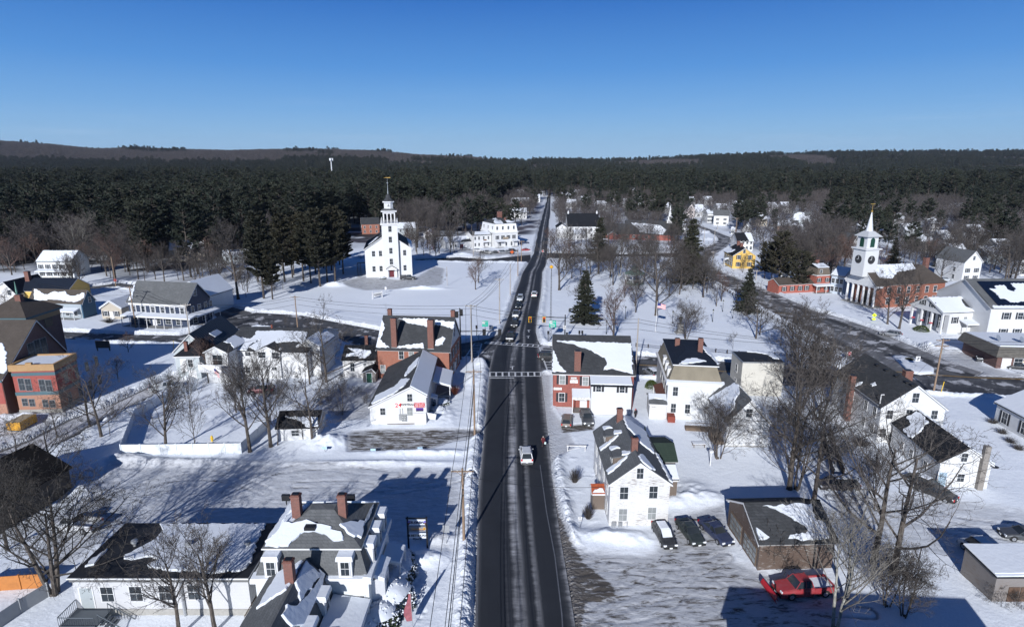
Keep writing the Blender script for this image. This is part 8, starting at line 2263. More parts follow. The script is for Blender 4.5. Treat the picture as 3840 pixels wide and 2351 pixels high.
 rs_('direction_sign','green road sign beside the bright yellow one at the upper bend','E6',612,505,432,2.2,1.7,plain('route_green',(.0,.36,.25),.4))
 rs_('parking_sign','small white sign on a post in the snow by the peeling house','D2',634,672,548,.45,.55,WHITE,['NO','PARK'])
 rs_('speed_sign','grey back of a road sign by the left pavement near the ice cream board','D1',1795,805,622,.75,.95,METAL)
 rs_('field_sign','tiny white sign on the field beside the church signboard','2',1131,1395,1338,.6,.9,WHITE)
 for i,(x,y,yt)in enumerate(((600,1395,1335),(1022,1400,1350),(1430,1380,1338))):
  rs_('lot_sign',['leftmost','middle','rightmost'][i]+' of three pale blue reserved signs on the plough ridge','5',x,y,yt,.75,.38,plain('pale_blue_sign',(.35,.5,.62),.5))
 s,z=rs_('stop_sign','red stop sign by the leaning wooden pole far left','D4',1010,1330,1268,.9,.9,RED)
 g=G('2',1665,1330);zt=atdist('2',1665,1162,g.y).z;o=thing('bare_post','thin grey post alone on the field right of the church drive','post',(g.x,g.y,0),0);MB().tube((0,0,-.2),(0,0,
zt),.09).build('pole',POLEG,o)
 g=G('7',1325,240);bush('red-ribboned winter planter in the middle of the traffic island',g,1.1,.7,False,plain('wilted_green',(.06,.06,.05),.8),'planter',3,'winter_planter')
 g=G('1',905,740);o=thing('notice_board','dark notice board on two posts on the school lawn','sign',(g.x,g.y,0),0);MB().box(-1.6,-.1,.9,1.6,.1,2.6).build('panel',WOOD,o)
 for u in(-1.4,1.4):MB().box(u-.1,-.08,-.2,u+.1,.08,.9).build('post',WOOD,o)
 g=G('P',1244,690);Y=900;p=atdist('P',1244,640,Y);zt=atdist('P',1244,594,Y).z
 o=thing('cell_tower','slim grey mobile phone tower standing above the pine forest','tower',(p.x,Y,0),0)
 MB().tube((0,0,-.5),(0,0,zt),1.1,.7,10).build('pole',plain('tower_grey',(.55,.57,.6),.5),o)
 m=MB()
 for i in range(3):
  a=i*2.094+.5;m.box(2.1*math.cos(a)-.9,2.1*math.sin(a)-.5,zt-3.5,2.1*math.cos(a)+.9,2.1*math.sin(a)+.5,zt)
 m.build('antenna',plain('tower_grey',(.55,.57,.6),.5),o)
def B_fences():
 vw=plain('vinyl_white',(.62,.65,.68),.4,var=.06)
 fence_line('white_vinyl_fence','tall white vinyl fence around the back yard of the white buildings','fence',[G(*q).xy for q in(('1',1712,1085),('1',1530,1150),('1',1372,1222),('1',
1180,1330),('8',985,128),('8',1300,125),('8',1952,115),('5',90,1200),('5',130,1130))],1.9,vw,2.6,True,0,.08)
 fence_line('grey_board_fence','grey snow-shadowed board fence running to the bottom left corner','fence',[G(*q).xy for q in(('8',400,1275),('8',180,1410),('8',-80,1590))],1.8,plain(
'fence_grey',(.30,.31,.32),.7),2.4,True,0,.07)
 fence_line('orange_board_fence','orange-brown timber fence beneath the giant tree at lower left','fence',[G(*q).xy for q in(('8',350,1205),('8',0,1230),('8',-250,1250))],1.9,plain(
'orange_timber',(.42,.16,.04),.7,var=.3),2.6,True,0,.09)
 fence_line('board_fence','left of two weathered board fences descending behind the dark minivan','fence',[G(*q).xy for q in(('7',570,900),('7',600,1060),('7',655,1270))],1.6,WOOD,
2.4,True)
 fence_line('board_fence','right of two weathered board fences descending behind the dark minivan','fence',[G(*q).xy for q in(('7',625,880),('7',680,1060),('7',745,1262))],1.6,WOOD,
2.4,True)
 a=G('6',388,1152);b=G('6',540,1150);o=thing('wooden_frame','white wooden frame standing in snow beside the peeling house','frame',(a.x,a.y,0),0);L=b.x-a.x
 MB().box(0,0,-.2,.12,.12,1.0).box(L,0,-.2,L+.12,.12,1.0).build('leg',PEEL,o);MB().box(-.1,-.02,1.003,L+.25,.14,1.15).tube((.06,.06,.3),(L+.06,.06,.95),.04).build('rail',PEEL,o)
 g=G('6',1530,1112);o=thing('garden_table','dark snow-dusted picnic table in the yard behind the peeling house','table',(g.x,g.y,0),0)
 MB().box(-1,-.45,.72,1,.45,.78).build('top',WOOD,o)
 for s in(-.8,.8):
  for t in(-.35,.35):MB().box(s-.04,t-.04,-.1,s+.04,t+.04,.72).build('leg',WOOD,o)
 MB().box(-.95,-.4,.783,.95,.4,.86).build('snow',SNOW,o)
 g=G('6',1630,1278);zt=atdist('6',1618,1150,g.y).z;o=thing('bird_feeder_post','white post with a small bird feeder in the open snowy yard','post',(g.x,g.y,0),0);MB().box(-.06,-.06,-
.2,.06,.06,zt).build('post',WHITE,o);MB().box(-.25,-.25,zt+.003,.25,.25,zt+.3).build('feeder',WHITE,o)
 A=G('E2',205,1390);B=G('E2',305,1400);C=G('E2',540,1270);d=(C-B);L=d.length;w=(B-A).length;rz=math.atan2(d.y,d.x)
 zt=atdist('E2',300,1265,B.y).z;o=thing('roll_off_skip','long yellow roll-off skip with dark base beside the school wing','skip',(B.x,B.y,0),rz)
 w=max(2.2,min(w,3));yl=plain('skip_yellow',(.55,.27,.02),.5,var=.25)
 MB().box(0,0,.35,L,w,zt).build('body',yl,o);MB().box(.1,.1,zt+.003,L-.1,w-.1,zt+.05).build('load',plain('rubble',(.30,.24,.16),.9,var=.6,scale=4),o);MB().box(.1,.1,0,L-.1,w-.1,.348).build(
'base',BLACK,o)
 m=MB()
 for i in range(8):m.box(.3+i*(L-.6)/7-.05,-.06,.4,.3+i*(L-.6)/7+.05,-.003,zt-.05)
 m.build('rib',yl,o)
 g=G('8',1715,18);o=thing('fire_hydrant','small yellow hydrant on the snow beyond the white vinyl fence','hydrant',(g.x,g.y,0),0);MB().lathe([(.22,-.1),(.2,.15),(.15,.2),(.15,.85),(
.2,.9),(.14,1.05),(.03,1.15)],10).build('barrel',plain('hydrant_yellow',(.7,.45,.02),.5),o);MB().tube((-.28,0,.65),(.28,0,.65),.07).build('outlet',plain('hydrant_yellow',(.7,.45,.02),
.5),o)
 for i,(c,x,y,yt,lb)in enumerate((('1',1510,722,645,'orange guy-wire guard leaning on the school lawn'),('7',1590,545,420,'yellow guy-wire guard beside the dark junction pole'))):
  g=G(c,x,y);z=atdist(c,x,yt,g.y).z;o=thing('guy_guard',lb,'post',(g.x,g.y,0),0);MB().tube((0,0,-.1),(.3,0,z),.06).build('sleeve',plain('hydrant_yellow',(.7,.45,.02),.5),o)
def B_icesign():
 a=G('D1',1427,832);b=G('D1',1590,830);w=(b-a).length;zt=atdist('D1',1427,553,a.y).z
 o=thing('roadside_sign','tall three-board roadside sign topped by ICE CREAM FACTORY','sign',((a.x+b.x)/2+.55,a.y-.1,0),0)
 k=(zt-.2)/(832-560)
 Z=lambda y:atdist('D1',1500,y,a.y).z
 for u in(-w/2,w/2):MB().box(u-.09,-.09,-.3,u+.09,.09,zt+.1).build('post',BLACK,o)
 MB().box(-w/2-.2,-.05,Z(562)+.0,w/2+.09,.05,Z(553)).build('crossbar',BLACK,o)
 p=MB().box(-w/2+.1,-.08,Z(612),w/2-.1,.04,Z(566)).build('top_board',plain('board_white',(.66,.70,.76),.5,var=.03),o)
 text_part(p,'ICE CREAM',.42,(0,-.09,Z(566)-.33),mat=plain('navy_letter',(.01,.015,.08),.5),bold=.012);text_part(p,'FACTORY',.36,(0,-.09,Z(612)+.25),mat=plain('navy_letter',(.01,.015,
.08),.5),bold=.012)
 for s in(-1,1):
  m=MB().add([(s*.85-.13,-.1,.0),(s*.85+.13,-.1,0),(s*.85+s*.1,-.1,-.42)],[(0,1,2)if s<0 else(0,1,2)]);q=m.build('cone',plain('cone_brown',(.12,.05,.02),.6),p);q.location=(0,0,Z(589))
  q=MB().lathe([(.02,-.03),(.15,0),(.14,.14),(.03,.24)],10).build('scoop',plain('scoop',(.15,.13,.4),.6),p);q.location=(s*.85,-.12,Z(589));q.scale=(1,.3,1)
 p=MB().box(-w/2+.1,-.08,Z(670),w/2-.1,.04,Z(625)).build('middle_board',plain('board_grey',(.22,.23,.25),.5,var=.1),o)
 text_part(p,'Educational',.33,(.12,-.09,Z(625)-.3),mat=plain('gold_letter',(.7,.35,.03),.5));text_part(p,'Credit Union',.28,(0,-.09,Z(670)+.22),mat=plain('dark_red_letter',(.12,.02,
.02),.5))
 MB().box(.72,-.1,Z(655),.86,-.085,Z(632)).box(.62,-.1,Z(648),.98,-.085,Z(641)).build('star',plain('gold_letter',(.7,.35,.03),.5),p)
 p=MB().box(-w/2+.1,-.08,Z(728),w/2-.1,.04,Z(684)).build('letter_board',plain('board_white',(.66,.70,.76),.5,var=.03),o)
 text_part(p,'BE BETTER FOR',.34,(0,-.09,Z(684)-.28),mat=BLACK,bold=.01);text_part(p,'PEACE',.34,(-.05,-.09,Z(684)-.72),mat=BLACK,bold=.01)
 MB().box(-w/2+.12,-.09,Z(706)-.02,w/2-.12,-.082,Z(706)+.02).build('rule',BLACK,p)
 B_=[(1355,965,1.9,1.2,'round snow-capped bush nearest the roadside sign'),(1345,1060,2.1,1.5,'wide flat snow-capped bush beside the bay window'),(1330,1170,1.7,2.0,'tall snow-speckled bush, upper of the large pair by the bay'),(
1310,1330,2.2,2.3,'largest round snow-capped evergreen bush by the feather flag'),(1215,1490,1.7,2.0,'snow-topped bush at the bottom edge by the porch'),(1090,1560,1.6,1.8,'dark green bush showing yellowish leaves at the bottom edge')]
 for i,(x,y,r,h,lb)in enumerate(B_):bush(lb,G('D1',x,y),r*1.2,h*1.1,True,seed=i+3)
 g=G('D1',1505,1530);zt=atdist('D1',1480,700,g.y).z
 Y=g.y;base=g;tp=atdist('D1',1487,1215,Y).z
 o=thing('feather_flag','tattered pink feather flag on a thin pole by the pavement','flag',(base.x,base.y,0),.2)
 MB().tube((0,0,-.2),(-.1,0,tp+1.0),.03,.015).build('pole',METAL,o)
 pk=plain('faded_pink',(.26,.085,.10),.8,var=.7,scale=3);m=MB();n=10
 for i in range(n):
  z0=1.0+(tp-1.0)*i/n;z1=1.0+(tp-1.0)*(i+1)/n;w0=.5+.25*math.sin(i*.5);w1=.5+.25*math.sin((i+1)*.5)
  m.add([(-.04,0,z0),(-.04-w0,.06*math.sin(i),z0),(-.04-w1,.06*math.sin(i+1),z1),(-.04,0,z1)],[(0,1,2,3)])
 m.build('banner',pk,o)
def B_poles():
 """utility poles and the cables between them"""
 P={}
 def up(key,lb,c,x,y,ct,xt,yt,**k):
  g=G(c,x,y);z=atdist(ct,xt,yt,g.y).z;z=max(4,min(z,16))
  P[key]=(g,z);utility_pole(lb,g.x,g.y,z,**k);return g,z
 up('m0','brown pole with crossarm on the left pavement near the ice cream board','D1',1948,805,'D1',1962,130)
 up('m1','brown pole with crossarm on the left verge by the realty office drive','5',1905,1275,'5',1887,662)
 up('m2','grey weathered pole at the crossing corner with one crossarm','5',1880,615,'5',1893,97,mat=POLEG)
 up('m3','grey pole with crossarm on the field beside the queue of cars','E4',655,760,'E4',662,88,mat=POLEG)
 up('m4','plain thin pole farther up the left verge beyond the queue','E4',805,360,'2',2228,1140,arms=0,mat=POLEG)
 up('m5','brown pole at the bend in front of the inn parking','2',2280,1255,'2',2280,1005,arms=0)
 up('m6','pole before the red car beside the inn','2',2310,1130,'2',2310,935,arms=1)
 up('m7','thin pole left of the inn west wing','2',1893,1080,'2',1893,855,arms=0,mat=POLEG)
 up('e1','tall pole in the gap between the appliance shop and mansard house','6',980,530,'3',1020,1262,arms=0,mat=POLEG)
 up('e2','dark leaning pole with double crossarms at the right junction','7',1530,535,'7',1632,45,arms=2,transformer=True)
 up('w1','brown pole in front of the navy corner store','1',1185,540,'1',1130,170,lamp=-2.4)
 up('w2','pale pole behind the black metal roof with transformer','1',1660,655,'1',1628,320,mat=POLEG,transformer=True)
 up('w3','leaning brown pole on the street edge below the snowy field','5',365,322,'5',325,22)
 up('w4','reddish pole with the stop sign at the far left wood edge','D4',1012,1345,'D4',967,1075,arms=0)
 up('w5','pole rising behind the blue cottage roof far left','E1',655,680,'E1',615,395,lamp=2.0)
 up('n1','brown pole with crossarm at the upper bend by the yellow sign','E6',590,500,'E6',604,215)
 up('n2','thin pole on the snowy island of the upper bend, left','E6',148,575,'E6',165,360,arms=0,mat=POLEG)
 up('n3','thin pole on the snowy island of the upper bend, right','E6',295,555,'E6',308,385,arms=0,mat=POLEG)
 up('n4','pole before the shuttered white house at the upper bend','E6',338,395,'E6',345,220,mat=POLEG)
 up('n5','grey pole with street lamp between spruce and villa','E6',885,1110,'E6',900,950,lamp=3.2,mat=POLEG)
 up('n6','pole left of the yellow house front','E6',268,900,'E6',275,690,mat=POLEG)
 g=G('E6',710,350);zt=atdist('E6',722,170,g.y).z;o=thing('flagpole','distant white flagpole beside the snowy cottage at the bend','flagpole',(g.x,g.y,0),0);MB().tube((0,0,-.2),(0,0,
zt),.14,.08,8).build('pole',WHITE,o)
 f=thing('national_flag','tiny striped flag on the distant flagpole at the bend','flag',(g.x+.1,g.y,zt-.4),0);flag_mesh(f,2.2,1.3,.15)
 def at(k,dz=-.2,dx=0):g,z=P[k];return(g.x+dx,g.y,z+dz)
 off=Vector((6,22,0))
 n=0
 def cb(lb,*ks,dx=0,dz=-.2,sag=.7,r=.034,extra=None):
  pts=[at(k,dz,dx)if isinstance(k,str)else k for k in ks]
  cable(lb,pts,r,sag)
 for i,dx in enumerate((-1.1,0,1.1)):
  cb(['left','middle','right'][i]+' high cable running along the main road over the verge',(P['m0'][0].x+dx+1.0,14,P['m0'][1]),'m0','m1','m2','m3','m4','m5',dx=dx)
 cb('thick low cable running along the main road poles',(P['m0'][0].x+1.0,14,P['m0'][1]-2.2),'m0','m1','m2',dz=-2.4,r=.05)
 cb('second low cable below the thick one along the main road',(P['m0'][0].x+1.2,14,P['m0'][1]-2.9),'m0','m1','m2',dz=-3.1,r=.035)
 wst=[('w5','w1','w2','w3','m2','e1')]
 for i,dz in enumerate((-.2,-.9,-2.2)):
  cb(['upper','middle','lower'][i]+' cable crossing the whole street scene from the corner store to the east','w5','w1','w2','w3','m2','e1',(P['e1'][0].x+45,P['e1'][0].y-6,9),'e2',(
P['e2'][0].x+60,P['e2'][0].y+6,10),dz=dz,sag=1.0)
 cb('cable from the corner pole across the field towards the inn','m2','m3',dz=-1.0);
 pk=G('D1',1500,1530)
 cable('service cable dropping from the road pole to the peeling house',[at('m0',-.9),(11,62.5,5.3)],.03,.6)
 cable('service cable from the roadside pole to the realty office gable',[at('m1',-.9),(-13.5,91,4.6)],.03,.4)
 cable('pair of cables crossing diagonally to the right junction pole',[at('e2',-1.4),(P['e2'][0].x+16,P['e2'][0].y-45,10)],.025,1.2)
 cable('cable from the junction pole to the big white gabled house',[at('e2',-1.6),(62,90,6)],.02,.5)
def B_cars():
 blk=carpaint('black_paint_car',(.008,.009,.011));nav=carpaint('navy_paint',(.01,.025,.09));slv=carpaint('silver_paint',(.30,.31,.33),.5);wht=carpaint('white_paint_car',(.62,.63,.65),
.05)
 grn=carpaint('dark_green_paint_car',(.010,.022,.018));red=carpaint('bright_red_paint',(.34,.006,.012),.1);mar=carpaint('maroon_paint',(.10,.008,.012));gry=carpaint('grey_paint',(.09,
.095,.10),.5);beg=carpaint('beige_paint',(.20,.17,.14),.4);brn=carpaint('brown_paint',(.05,.04,.038),.4);sno=carpaint('frosted_white',(.5,.53,.56),.1)
 def cg(c,x,y):return G(c,x,y)
 car('hatch',blk,'black hatchback with snow-covered roof and windscreen beside the peeling house',cg('D2',1365,745),-84,snow=('roof','glass'))
 car('sedan',grn,'dark green-black saloon parked in the middle of the yard row',cg('D2',1590,715),-80)
 car('sedan',nav,'navy blue saloon nearest the weathered garage',cg('D2',1815,715),-72)
 car('wagon',beg,'beige estate car with red tail lamps behind the appliance shop',cg('6',384,900),82)
 car('suv',gry,'dark grey crossover parked facing the viewer behind the appliance shop',cg('6',556,885),-88)
 car('suv',wht,'silver white crossover driving away up the salted road',cg('6',30,1205),92,snow=())
 q=[('pickup',blk,'black pickup first in the queue at the crosswalk',812,945,-96),('suv',blk,'large black utility vehicle second in the queue',868,760,-95),('pickup',slv,'silver pickup third in the queue with broad grille',
888,625,-95),('sedan',grn,'dark car fourth in the queue',925,500,-95),('suv',sno,'snow-dusted vehicle last in the queue',945,400,-95)]
 for k,p_,lb,x,y,h in q:car(k,p_,lb,cg('E4',x,y),h,group='cars queuing at the signals')
 car('suv',wht,'white crossover alone in the northbound lane past the lights',cg('E4',1145,345),86)
 car('suv',blk,'black crossover half hidden by the appliance shop at the east crosswalk',cg('E4',1345,1235),4)
 car('wagon',slv,'silver car with snowy roof parked beside the mansard house',cg('6',1120,480),105,snow=('roof',))
 car('wagon',slv,'silver estate car at the kerb before the greek revival house',cg('4',1160,1185),140)
 car('pickup',gry,'dark grey pickup angled at the brick store front',cg('P',3722,1362),150)
 car('sedan',blk,'black saloon at the right edge by the brick store',cg('P',3812,1385),160)
 car('pickup',blk,'black pickup with capped bed parked at the church door',cg('2',1325,1275),5,cover=True)
 car('pickup',sno,'silver-white pickup with dark bed beyond the vinyl fence',cg('1',1450,1075),25)
 car('suv',mar,'maroon crossover with snowy roof behind the white buildings',cg('E3',1250,1030),185,snow=('roof',))
 car('pickup',wht,'white pickup with open dark bed near the giant tree',cg('8',620,715),172)
 t=car('pickup',red,'bright red pickup with snow in its bed and a red plough',cg('D3',670,1125),187,snow=('bed',),name='plough_truck')
 m=MB();m.path([(-3.5,-1.35,.5),(-3.5,1.35,.5)],[.05,.05],4)
 for i in range(6):
  a0,a1=i/6,(i+1)/6
  f=lambda a:(-3.55-.22*math.sin(a*3.1),a)
  x0,_=f(a0);x1,_=f(a1)
  m.add([(x0,-1.35,.1+.85*a0),(x0,1.35,.1+.85*a0),(x1,1.35,.1+.85*a1),(x1,-1.35,.1+.85*a1),(x0-.05,-1.35,.1+.85*a0),(x0-.05,1.35,.1+.85*a0),(x1-.05,1.35,.1+.85*a1),(x1-.05,-1.35,.1+
.85*a1)],[(0,1,2,3),(7,6,5,4),(0,4,5,1),(2,6,7,3),(0,3,7,4),(1,5,6,2)])
 pl=m.build('snow_plough',RED,t);pl.rotation_euler=(0,0,0)
 MB().tube((-2.9,-.4,.45),(-3.5,-.4,.5),.06).tube((-2.9,.4,.45),(-3.5,.4,.5),.06).tube((-2.95,0,.4),(-3.05,0,1.3),.05).build('plough_frame',BLACK,t)
 car('minivan',brn,'dark brown minivan with snowy roof behind the bare clump',cg('D3',950,285),178,snow=('roof',))
 car('sedan',blk,'black saloon with red tail lamps by the rear wing door',cg('D3',1740,345),125)
 car('sedan',blk,'snow-flecked black car tucked behind the saloon at the wing',cg('D3',1640,262),115,snow=('roof',))
 car('van',wht,'white van showing its rear windows near the board shed',cg('D3',2130,850),95)
 car('sedan',gry,'dark car cut by the right frame edge above the shed',cg('D3',2455,690),170)
 L=[('sedan',slv,'silver saloon parked alone left of the inn wing',280,1140,10),('wagon',wht,'white car in front of the inn west wing',560,1170,5),('pickup',blk,'black pickup angled before the inn wing porch',
740,1225,-12),('sedan',blk,'long black saloon at the inn front left',965,1215,5),('suv',slv,'silver crossover beside the long black saloon',1130,1215,10),('sedan',slv,'pale saloon behind the orange machine at the inn',
1245,1200,15),('suv',blk,'dark car at the right of the inn front row',1350,1180,15),('sedan',red,'red saloon parked at the right end of the inn lot',1650,1155,20),('pickup',nav,'navy pickup in the inn side shadow',
1590,1000,20)]
 for k,p_,lb,x,y,h in L:car(k,p_,lb,cg('D6',x,y),h,group='cars parked in front of the inn')
 g=cg('D6',1332,1225);o=thing('snow_blower','orange snow blower standing between the inn cars','machine',(g.x,g.y,0),.2);og=plain('machine_orange',(.6,.11,.02),.5)
 MB().box(-.9,-.5,.35,.7,.5,1.3).lathe([(.2,1.3),(.14,2.0)],8).build('body',og,o);MB().tube((-.9,-.6,.4),(-.9,.6,.4),.4,n=12).tube((.5,-.6,.4),(.5,.6,.4),.4,n=12).build('wheel',TYRE,
o)
 for i,(c,x,y,h,p_,lb)in enumerate((('D4',1990,1155,20,slv,'snow-covered car parked at the wood edge, upper of two'),('D4',2110,1190,20,gry,'grey car at the wood edge beside the red sign'),(
'7',1750,1,0,gry,''),('3',2270,935,10,blk,'dark car in the shade left of the brick villa'),('D7',1590,985,0,sno,'snow-buried car between the brick church and the hall'))):
  if lb:car('sedan',p_,lb,cg(c,x,y),h)
 g=G('6',178,1103)
 person('woman in a dark red coat carrying a pale bag on the roadside path',g.x,g.y,math.pi*.92,plain('dark_red_coat',(.09,.012,.018),.8),plain('dark_trousers',(.03,.02,.025),.8),plain(
'grey_hair',(.35,.30,.27),.7),bag=plain('pale_carrier',(.55,.68,.68),.5),z=.05)
 g=G('6',940,862);person('person in a black jacket with red hood by the shop corner',g.x+.8,g.y+.2,.4,plain('black_jacket',(.012,.012,.015),.7),plain('dark_jeans',(.02,.02,.03),.8),
plain('red_hood',(.45,.02,.02),.7),'stand',z=.05)
 p=atdist('E3',175,290,G('E3',178,840).y+1)
 m,n,l,b=newmat('chimney_smoke');n.remove(b);out=n['Material Output'];v=n.new('ShaderNodeVolumePrincipled');v.inputs['Color'].default_value=(.85,.88,.95,1)
 f=nz(n,l,1.6,4,objvec(n,l));l.new(ramp(n,l,f,[(.48,0),(.7,.45)]),v.inputs['Density']);l.new(v.outputs[0],out.inputs['Volume'])
 s=MB().lathe([(.15,0),(.35,.6),(.7,1.5),(1.0,2.4),(.8,3.3),(.2,3.8)],10).build('chimney_smoke',m);s.location=p;s.rotation_euler=(0,-.55,0);tag(s,kind='stuff')
 Y=50.0;p=atdist('D3',965,1300,Y);vd=plain('verdigris_copper',(.13,.34,.27),.6)
 o=thing('weathervane','verdigris weathervane with W and E letters among pale branches','weathervane',(p.x,Y,0),0);z=p.z
 MB().tube((0,0,-.3),(0,0,z+.9),.04).build('post',vd,o);MB().tube((-1.1,0,z-.9),(1.1,0,z-.9),.03).build('arm',vd,o)
 text_part(o,'W',.6,(-1.3,-.03,z-.9),mat=vd,bold=.01);text_part(o,'E',.6,(1.3,-.03,z-.9),mat=vd,bold=.01)
 MB().add([(-.9,-.03,z+.2),(-.2,-.03,z+.5),(.3,-.03,z+.35),(1.0,-.03,z+.9),(.8,-.03,z+.1),(.2,-.03,z-.05),(-.3,-.03,z+.1),(-.9,.03,z+.2),(-.2,.03,z+.5),(.3,.03,z+.35),(1.0,.03,z+.9),(
.8,.03,z+.1),(.2,.03,z-.05),(-.3,.03,z+.1)],[(0,1,2,3,4,5,6),(13,12,11,10,9,8,7),(0,7,8,1),(1,8,9,2),(2,9,10,3),(3,10,11,4),(4,11,12,5),(5,12,13,6),(6,13,7,0)]).build('vane',vd,o)
def make_protos():
 D={}
 D['round']=[(bare_tree(11+i,13,.62,.22,1,cmat=TWIGR if i==2 else TWIG),13)for i in range(3)]
 D['big']=[(bare_tree(31+i,18,.78,.20,1,depth=5,levels=(10,6,5,4,3)),18)for i in range(2)]
 D['giant']=[(bare_tree(41,19,.85,.16,3,depth=5,levels=(8,7,6,4,3),rad=.42,cmat=barkmat('dark_twigs',(.014,.012,.011),(.09,.08,.072),1.6)),19)]
 D['open']=[(bare_tree(46+i,18,.80,.22,1,levels=(10,6,5,4),twig=.9),18)for i in range(2)]
 D['up']=[(bare_tree(51+i,15,.36,.30,1,levels=(13,7,6,4)),15)for i in range(3)]
 D['thin']=[(bare_tree(61+i,9,.36,.25,1,levels=(11,6,5),depth=3,rad=.07),9)for i in range(2)]
 D['multi']=[(bare_tree(71+i,12,.40,.2,4,levels=(10,6,5,4),rad=.17),12)for i in range(2)]
 D['birch']=[(bare_tree(81,16,.45,.3,2,tmat=BIRCH,levels=(9,5,4,3),cmat=barkmat('pale_twigs',(.10,.09,.08),(.26,.24,.21))),16)]
 D['brush']=[(bare_tree(91+i,4,.8,.1,3,levels=(7,5,4),depth=3,rad=.04),4)for i in range(2)]
 D['rust']=[(bare_tree(97,6,.8,.1,3,levels=(8,6,5),depth=3,rad=.05,cmat=RUST),6)]
 D['far']=[(bare_tree(101+i,14,.6,.25,1,levels=(10,7,6),depth=3,rad=.2,cmat=TWIGP,twig=2.2),14)for i in range(4)]
 D['pine']=[(pine_tree(201+i,25,.20+.02*(i%2),(.30,.38,.25)[i%3]),25)for i in range(4)]
 D['pinebare']=[(pine_tree(221+i,21,.145,.24,1.9,mat=needlemat('brownish_needles',(.026,.026,.018),(.055,.050,.034))),21)for i in range(3)]
 D['spruce']=[(pine_tree(241+i,15,.27,.06,1.35,'spruce'),15)for i in range(2)]
 D['yew']=[(pine_tree(251+i,13,.27,.18,1.5,'pine',mat=needlemat('brownish_needles',(.026,.026,.018),(.055,.050,.034))),13)for i in range(3)]
 for k,L in D.items():
  if k in('pine','spruce','yew','pinebare'):continue
  for i,(me,H)in enumerate(list(L)):
   co=np.empty(len(me[1].vertices)*3,np.float32);me[1].vertices.foreach_get('co',co);L[i]=(me,float(np.percentile(co[2::3],99.5)))
 return D
